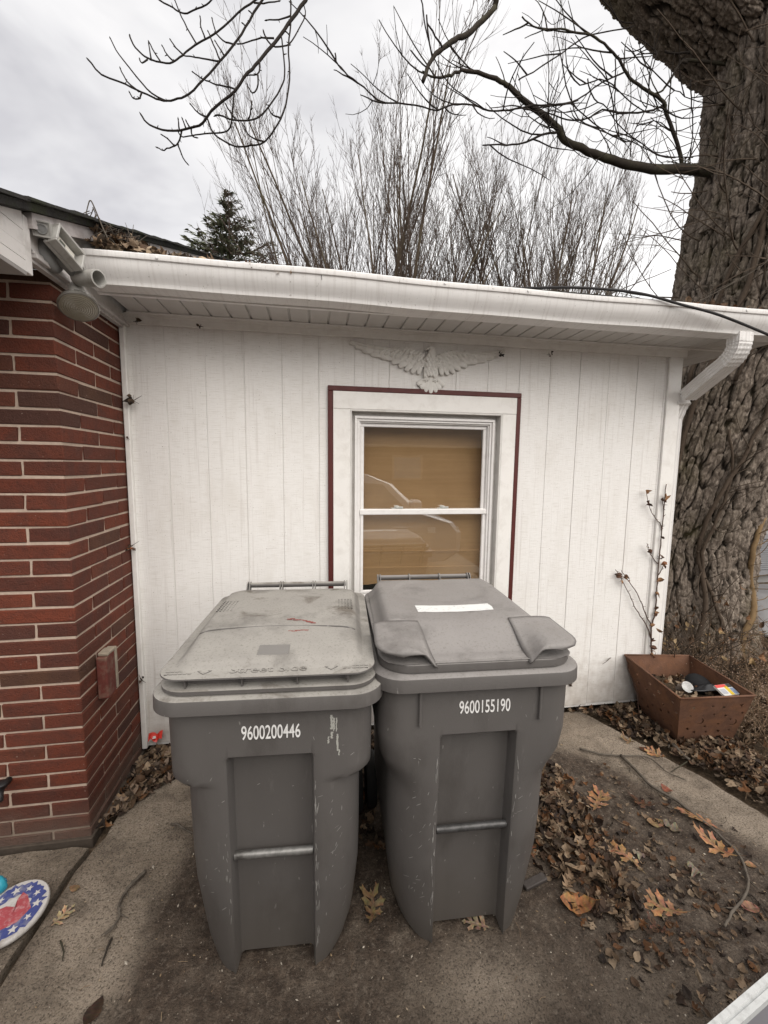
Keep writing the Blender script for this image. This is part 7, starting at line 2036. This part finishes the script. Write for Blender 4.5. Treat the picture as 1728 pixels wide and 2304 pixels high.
for k in range(64):
    a = R_.uniform(0, 6.28); l = R_.uniform(0.3, 0.85)
    T_ = twig(q, (3.85 + R_.uniform(-.30, .40), 0.24 + R_.uniform(-.18, .22), -0.03), (math.cos(a) * .7, math.sin(a) * .7, 1), l, 0.0045, 5, 7, 0.9, -0.4)
    for j in (3, 5, 6):
        T2 = twig(q, T_[j], T_[j] - T_[j - 1] + Vector((R_.uniform(-.1, .1), R_.uniform(-.1, .1), R_.uniform(-.05, .1))), R_.uniform(.08, .25), 0.0025, 4, 4, 0.9, -0.2)
        if R_.random() < .38:
            vs, fs = leaf_geo(R_, R_.uniform(0.03, 0.07), 'plain', 1.4, False)
            M_ = Matrix.Translation(T2[-1]) @ Matrix.Rotation(R_.uniform(0, 6), 4, 'Z') @ Matrix.Rotation(R_.uniform(-1.6, .2), 4, 'X')
            ql.add([M_ @ Vector(v) for v in vs], fs, R_.choice(((0.26, 0.175, 0.085), (0.15, 0.085, 0.045), (0.30, 0.215, 0.12), (0.19, 0.095, 0.045), (0.12, 0.07, 0.04))))
obj('stems', q, M_VINE, shb); obj('leaves', ql, M_LEAF, shb, recalc=False)
ps = tag(obj('planter_vine', (lambda m: (m.tube(smooth_path([(3.14, -0.02, 0.37), (3.11, -0.06, 0.30), (3.13, -0.12, 0.2), (3.12, -0.16, 0.10), (3.10, -0.2, 0.02)]), (0.004, 0.003), 5), m)[1])(MB()), M_DV, smooth=True), 'dead tendril draped over the left side of the rusty planter', 'vine')

# ------------------------------------------------------------------ debris on the roof and in the gutter
litter('gutter_leaves', 'curled dry leaves choking the left end of the gutter', 'leaf litter', [(0.07, -0.355), (1.15, -0.355), (1.1, -0.46), (0.07, -0.465)], 330, size=(0.03, 0.065), seed=31, zf=lambda x, y: 2.515 + 0.055 * max(0, 1 - (x - .05) / .55) + (0.012 if x < .8 else 0), pile=0.03, tilt=1.0, cols=LEAFCOL + [(0.33, 0.25, 0.17), (0.38, 0.29, 0.2)], dark=1.1)
litter('roof_leaves', 'dry leaves piled where the shed roof meets the brick house gable', 'leaf litter', [(0.03, -0.40), (0.34, -0.40), (0.26, 0.1), (0.03, 0.3)], 420, size=(0.03, 0.07), seed=32, zf=lambda x, y: 2.580 + 0.105 * max(0, 1 - x / .30), pile=0.06, tilt=1.0, dark=1.0)
litter('roof_edge_litter', 'crumbs of moss and leaf along the roof edge', 'leaf litter', [(0.9, -0.33), (3.75, -0.33), (3.75, -0.465), (0.9, -0.465)], 200, size=(0.010, 0.028), seed=33, zf=lambda x, y: 2.533 - 0.003 * x, pile=0.012, tilt=0.8, dark=0.7)
litter('roof_edge_leaves', 'dry leaves lodged above the gutter near the trunk', 'leaf litter', [(2.75, -0.30), (3.75, -0.30), (3.75, -0.465), (2.75, -0.465)], 90, size=(0.03, 0.06), seed=34, zf=lambda x, y: 2.535, pile=0.03, tilt=0.9, cols=LEAFCOL + [(0.34, 0.17, 0.08)], dark=1.15)
rt_ = MB(); R_ = random.Random(41)
for k in range(45):
    p0 = Vector((R_.uniform(.04, .24), R_.uniform(-.43, -.30), 2.58)); p0.z += 0.09 * max(0, 1 - p0.x / .28) + R_.uniform(0, .03)
    dr = Vector((R_.uniform(-.5, 1), R_.uniform(-.6, .2), R_.uniform(-.6, .7))).normalized() * R_.uniform(.03, .09)
    rt_.tube([p0, p0 + dr * .5 + Vector((0, 0, R_.uniform(-.01, .015))), p0 + dr], (0.0022, 0.001), 4)
rt_.tube(smooth_path([(0.145, -0.42, 2.60), (0.118, -0.42, 2.67), (0.092, -0.42, 2.742), (0.083, -0.42, 2.752), (0.076, -0.42, 2.74), (0.060, -0.42, 2.685)]), (0.0035, 0.0018), 5)
for (a, b_, c) in (((0.085, 2.735), (0.092, 2.705), (0.075, 2.675)), ((0.07, 2.72), (0.055, 2.69), (0.05, 2.66)), ((0.10, 2.715), (0.085, 2.69), (0.07, 2.68)), ((0.108, 2.695), (0.10, 2.67), (0.082, 2.665)), ((0.066, 2.70), (0.080, 2.68), (0.078, 2.655)), ((0.15, 2.60), (0.165, 2.57), (0.17, 2.545)), ((0.09, 2.64), (0.13, 2.59), (0.16, 2.56))):
    rt_.tube(smooth_path([(p[0], -0.42 + R_.uniform(-.02, .02), p[1]) for p in (a, b_, c)]), (0.0022, 0.0012), 4)
tag(obj('roof_twigs', rt_, M_FB, smooth=True), 'bent dry twig sticking up from the gutter by the brick house', 'twig')
q = MB()
for k in range(16):
    x = 2.2 + R_.random() * 1.6
    p0 = Vector((x, -0.36 + R_.uniform(-.05, .2), 2.565)); dr = Vector((R_.uniform(-1, 1), R_.uniform(-.4, .4), R_.uniform(-.02, .22)))
    twig(q, p0, dr, R_.uniform(.12, .5), R_.uniform(.0025, .0045), 4, 6, .5, -.1)
stuff(tag(obj('roof_brush', q, M_FB), 'dry sticks lying on the roof edge towards the tree', 'twigs'))
q = MB(); q.tube(smooth_path([(1.9, -0.30, 2.585), (2.2, -0.47, 2.552), (2.45, -0.48, 2.558), (2.66, -0.485, 2.548), (2.86, -0.50, 2.508), (3.10, -0.505, 2.468), (3.45, -0.52, 2.368), (3.9, -0.55, 2.22), (5.0, -0.6, 1.9)], 5), 0.0068, 8)
tag(obj('black_cable', q, simple('black_cable_sheath', (0.022, 0.020, 0.020), 0.6, 0.3, var=0.3, scale=50), smooth=True), 'black cable drooping across the gutter at the right', 'cable')

# ------------------------------------------------------------------ litter objects
q = MB(); R_ = random.Random(3)
P = [(R_.uniform(-.03, .03), R_.uniform(-.02, .02), R_.uniform(0, .03)) for k in range(2)]
gx = []
for j in range(4):
    for i in range(6): gx.append((0.085 + (i / 5 - .5) * 0.075, -0.045 + (j / 3 - .5) * 0.02, 0.085 + (j / 3) * 0.036 + R_.uniform(-.007, .007) + 0.010 * math.sin(i * 1.7)))
q.add(gx, [(j * 6 + i, j * 6 + i + 1, (j + 1) * 6 + i + 1, (j + 1) * 6 + i) for j in range(3) for i in range(5)])
wr = thing('sweet_wrapper', 'crumpled bright red sweet wrapper on the corner leaf heap', 'wrapper', (0.085, -0.045, 0.09))
obj('foil', q, simple('red_foil', (0.62, 0.045, 0.03), 0.3, 0.5, var=0.15, scale=60), wr, recalc=False)
q = MB(); q.add([(0.072, -0.058, 0.098), (0.092, -0.058, 0.100), (0.09, -0.052, 0.112), (0.076, -0.052, 0.11)], [(0, 1, 2, 3)]); obj('white_print', q, simple('white_print', (0.7, 0.66, 0.63), 0.5), wr)
q = MB(); q.lathe([(0.0, -0.035), (0.014, -0.03), (0.017, 0.0), (0.014, 0.03), (0.0, 0.034)], 10, along(Vector((2.075, -0.45, 0.075)), Vector((0.85, -0.5, -0.15)).normalized()) @ Matrix.Diagonal((1, .5, 1, 1)))
tag(obj('paper_scrap', q, simple('white_scrap', (0.68, 0.68, 0.67), 0.6, var=0.1, scale=60), smooth=True), 'white rolled paper scrap in the leaf drift by the right bin', 'paper scrap')
q = MB(); q.box(-0.055, 0.055, -0.016, 0.016, 0, 0.016, 0.003)
o = tag(obj('wood_chip', q, simple('dark_wet_wood', (0.05, 0.042, 0.038), 0.6, 0.3, var=0.4, scale=40, bmp=0.5)), 'dark flat wood chip beside the right bin foot', 'wood chip'); o.location = (1.86, -1.09, 0.006); o.rotation_euler = (0, 0, 0.25)

# ------------------------------------------------------------------ painted disc toy with teal wheel at the lower left
dc = thing('painted_disc', 'small round board painted with white stars on blue at lower left', 'painted board', (-0.108, -0.918, 0.0))
DX, DY, DR = -0.100, -0.925, 0.113
Dm = Matrix.Translation((DX, DY, 0.034)) @ Matrix.Rotation(0.10, 4, 'X') @ Matrix.Rotation(-0.05, 4, 'Y')
def disc_pts(pts, dz): return [Dm @ Vector((x * DR, y * DR, dz)) for x, y in pts]
q = MB(); q.lathe([(0.0, -0.010), (DR - .004, -0.010), (DR, -0.005), (DR, 0.004), (DR - .003, 0.008), (0.0, 0.008)], 40, Dm)
obj('board', q, simple('chipped_white_paint', (0.47, 0.45, 0.43), 0.6, 0.25, var=0.12, scale=40, dirt=(0.20, 0.155, 0.12), dscale=24, damt=0.9), dc, smooth=True, sharp=40)
M_BLUE = simple('faded_blue_paint', (0.052, 0.066, 0.20), 0.6, 0.25, var=0.3, scale=50, dirt=(0.30, 0.29, 0.30), dscale=30, damt=0.8)
M_REDP = simple('faded_red_paint', (0.33, 0.065, 0.075), 0.55, 0.3, var=0.3, scale=45, dirt=(0.55, 0.40, 0.40), dscale=60, damt=0.6)
R_ = random.Random(9)
q = MB(); nseg = 60
inn = [0.50 + 0.03 * math.sin(k * 1.3) for k in range(nseg)]; ou = []
for k in range(nseg):
    a = 2 * PI * k / nseg
    ou.append(0.88 + 0.045 * math.sin(k * 2.7) + 0.05 * R_.uniform(-1, 1))
q.add(disc_pts([(inn[k] * math.cos(2 * PI * k / nseg), inn[k] * math.sin(2 * PI * k / nseg)) for k in range(nseg)] + [(ou[k] * math.cos(2 * PI * k / nseg), ou[k] * math.sin(2 * PI * k / nseg)) for k in range(nseg)], 0.0088), [(k, (k + 1) % nseg, nseg + (k + 1) % nseg, nseg + k) for k in range(nseg)])
obj('blue_ring', q, M_BLUE, dc)
def star(cx, cy, r, ph): return [(cx + (r if k % 2 == 0 else r * .42) * math.cos(ph + k * PI / 5), cy + (r if k % 2 == 0 else r * .42) * math.sin(ph + k * PI / 5)) for k in range(10)]
q2 = simple('white_star_paint', (0.50, 0.48, 0.46), 0.5, 0.3, var=0.08, scale=60)
for k in range(11):
    a = 2 * PI * k / 11 + 0.2; q = MB()
    s_p = star(0.69 * math.cos(a), 0.69 * math.sin(a), 0.115 + 0.03 * (k % 3 == 0), a + .3)
    q.add(disc_pts(s_p + [(0.69 * math.cos(a), 0.69 * math.sin(a))], 0.0096), [(i, (i + 1) % 10, 10) for i in range(10)])
    obj('star', q, q2, dc)
q = MB(); bp_ = [(-.58, -.30), (-.1, -.56), (.40, -.36), (.58, .02), (.22, .46), (.02, .58), (-.02, .36), (.10, .12), (-.25, .2), (-.5, .1)]
q.add(disc_pts(bp_ + [(0.1, -.1)], 0.0092), [(i, (i + 1) % 10, 10) for i in range(10)])
obj('red_patch', q, M_REDP, dc)
tw = thing('toy_wheel', 'small teal wheel on a steel rod standing behind the painted disc', 'toy wheel', (-0.22, -0.84, 0.05))
wa = Vector((0.62, 0.75, 0.18)).normalized(); wc = Vector((-0.192, -0.838, 0.070))
q = MB(); q.lathe([(0.010, -0.018), (0.022, -0.018), (0.029, -0.012), (0.031, 0.0), (0.029, 0.012), (0.022, 0.018), (0.010, 0.018)], 22, along(wc, wa)); obj('tyre', q, simple('teal_plastic', (0.03, 0.30, 0.40), 0.4, 0.4, var=0.12, scale=30), tw, smooth=True)
q = MB(); q.lathe([(0.0, -0.0185), (0.0095, -0.0185), (0.0095, 0.022), (0.0, 0.022)], 14, along(wc, wa)); obj('hub', q, simple('blue_hub', (0.02, 0.12, 0.22), 0.4), tw, smooth=True, sharp=40)
q = MB(); q.tube([wc - wa * 0.16 + Vector((0, 0, 0.0)), wc + wa * 0.024], 0.0052, 10); obj('rod', q, simple('chromed_steel', (0.55, 0.54, 0.52), 0.22, 0.5, 0.9), tw, smooth=True)

# ------------------------------------------------------------------ pale tub whose rim shows in the lower right corner
tub = thing('storage_tub', 'pale rimmed grey storage tub cut off at the lower right corner', 'tub', (2.05, -1.975, 0))
ang = math.radians(14.0)
def tp_(u, v, z): return (2.05 + math.cos(ang) * u - math.sin(ang) * v, -1.975 + math.sin(ang) * u + math.cos(ang) * v, z)
M_TUBR = simple('pale_tub_rim', (0.56, 0.57, 0.56), 0.4, 0.4, var=0.06, scale=20, dirt=(0.28, 0.28, 0.27), dscale=40, damt=0.6)
M_TUB = simple('grey_tub_wall', (0.23, 0.225, 0.24), 0.45, 0.4, var=0.08, scale=12)
def tub_ring(hx, hy, r, z): return [tp_(x, y, z) for x, y in rrect(hx, -hy, hy, r, r, 6)]
q = MB(); q.loft([tub_ring(0.31, 0.17, .05, 0.01), tub_ring(0.36, 0.215, .06, 0.365), tub_ring(0.355, 0.21, .06, 0.365), tub_ring(0.305, 0.165, .05, 0.016)], cap=(True, True)); obj('wall', q, M_TUB, tub, smooth=True, sharp=40)
q = MB(); q.loft([tub_ring(0.362, 0.217, .06, 0.352), tub_ring(0.384, 0.239, .07, 0.350), tub_ring(0.386, 0.241, .07, 0.362), tub_ring(0.383, 0.238, .07, 0.374), tub_ring(0.372, 0.227, .065, 0.374), tub_ring(0.370, 0.225, .065, 0.370), tub_ring(0.366, 0.221, .063, 0.370), tub_ring(0.364, 0.219, .062, 0.375), tub_ring(0.352, 0.207, .06, 0.375), tub_ring(0.351, 0.206, .06, 0.360)], cap=(False, False)); obj('rim', q, M_TUBR, tub, smooth=True, sharp=35)

# ------------------------------------------------------------------ behind the viewer: what the window glass mirrors
carm = simple('silver_car_paint', (0.58, 0.58, 0.58), 0.25, 0.5, 0.3, var=0.03)
car = thing('parked_car', 'silver estate car parked behind the viewer, mirrored in the window', 'car', (0.85, -3.95, 0))
body_p = [(-2.2, 0.35), (2.0, 0.32), (2.20, 0.45), (2.22, 0.74), (2.10, 0.88), (1.55, 1.04), (-2.15, 1.06), (-2.28, 0.75)]
cab_p = [(1.62, 1.04), (1.25, 1.40), (0.9, 1.53), (-1.8, 1.54), (-2.15, 1.05)]
def carp(poly, hw0, inset=0.0):
    q = MB(); rings = []
    for y, s in ((-hw0, .96), (-hw0 * .92, 1.0), (hw0 * .92, 1.0), (hw0, .96)):
        rings.append([(0.85 + x * s, -3.95 + y * (1 - (inset * (z - .98)) if inset else 1), z) for x, z in poly])
    q.loft(rings); return q
obj('body', carp(body_p, 0.90), carm, car)
obj('cabin', carp(cab_p, 0.82, 0.35), carm, car)
mgl = simple('car_glass', (0.20, 0.21, 0.22), 0.25, 0.6)  # opaque grey: light mirrored by the panes is put into the colour
for poly in ([(1.40, 1.08), (1.10, 1.40), (0.20, 1.45), (0.18, 1.08)], [(0.08, 1.08), (0.10, 1.45), (-0.95, 1.45), (-0.98, 1.08)], [(-1.06, 1.08), (-1.03, 1.45), (-1.60, 1.44), (-1.98, 1.09)]):
    q = MB(); q.loft([[(0.85 + x, -3.95 + 0.82 * (1 - .35 * (z - .98)) + d, z) for x, z in poly] for d in (-0.01, 0.006)]); obj('side_window', q, mgl, car)
for x in (-1.45, 1.35):
    q = MB(); q.lathe([(0.0, -0.1), (0.30, -0.1), (0.33, -0.07), (0.33, 0.07), (0.30, 0.1), (0.0, 0.08)], 24, along(Vector((0.85 + x, -3.17, 0.33)), Vector((0, 1, 0)))); wh = obj('wheel', q, M_RUB, car, smooth=True, sharp=40)
    q = MB(); q.lathe([(0.0, 0.085), (0.20, 0.09), (0.21, 0.105), (0.0, 0.11)], 18, along(Vector((0.85 + x, -3.17, 0.33)), Vector((0, 1, 0)))); obj('rim', q, mcan, wh)
q = MB(); q.loft([[(2.55, y, z) for y, z in ((-3.07, .74), (-3.035, .74), (-3.035, .82), (-3.07, .82))], [(3.02, y - .06, z) for y, z in ((-3.10, .70), (-3.035, .70), (-3.035, .82), (-3.10, .82))]]); obj('headlight', q, simple('headlight_glass', (0.75, 0.76, 0.76), 0.1, 0.6), car)
q = MB(); q.box(2.30, 2.46, -3.16, -2.96, 1.06, 1.20, 0.03); obj('door_mirror', q, carm, car)
oh = thing('opposite_house', 'tan brick bungalow across the street behind the viewer', 'house', (1, -19, 0))
q = MB(); q.box(-14, 16, -25, -19, -0.05, 2.7); obj('wall', q, simple('tan_brick', (0.16, 0.10, 0.065), 0.9, var=0.2, scale=30), oh)
q = MB(); q.loft([[(-14.6, -18.4, 2.7), (16.6, -18.4, 2.7), (16.6, -25.6, 2.7), (-14.6, -25.6, 2.7)], [(-14.6, -21.9, 4.5), (16.6, -21.9, 4.5), (16.6, -22.1, 4.5), (-14.6, -22.1, 4.5)]]); obj('roof', q, simple('brown_shingle', (0.10, 0.075, 0.055), 0.9, var=0.2, scale=20), oh)
for x in (-4.5, 0.4, 5.0):
    q = MB(); frame(q, x, x + 1.6, 0.9, 2.2, 0.1, -19.0, -18.94, 0.0); wq = obj('window', q, simple('tan_frame', (0.27, 0.20, 0.15), 0.7), oh)
    q = MB(); q.box(x + .1, x + 1.5, -18.99, -18.97, 1.0, 2.1); obj('pane', q, mgl, wq)
q = MB(); q.box(-14.6, 16.6, -18.42, -18.38, 2.60, 2.72); obj('gutter', q, simple('tan_gutter', (0.33, 0.27, 0.21), 0.6), oh)
for k, (x, y, s) in enumerate(((-5, -27, 1.0), (1.5, -28, 1.15), (7.5, -26.5, 1.05))):
    r = bpy.data.objects.new('bare_tree', None); COL.objects.link(r); r.location = (x, y, 0); r.scale = (s, s, s); r.rotation_euler = (0, 0, 1.3 * k)
    tag(r, ('bare tree behind the left end of the opposite bungalow', 'bare tree behind the middle of the opposite bungalow', 'bare tree behind the right end of the opposite bungalow')[k], 'tree')
    for ch in T1.children:
        c = ch.copy(); COL.objects.link(c); c.parent = r
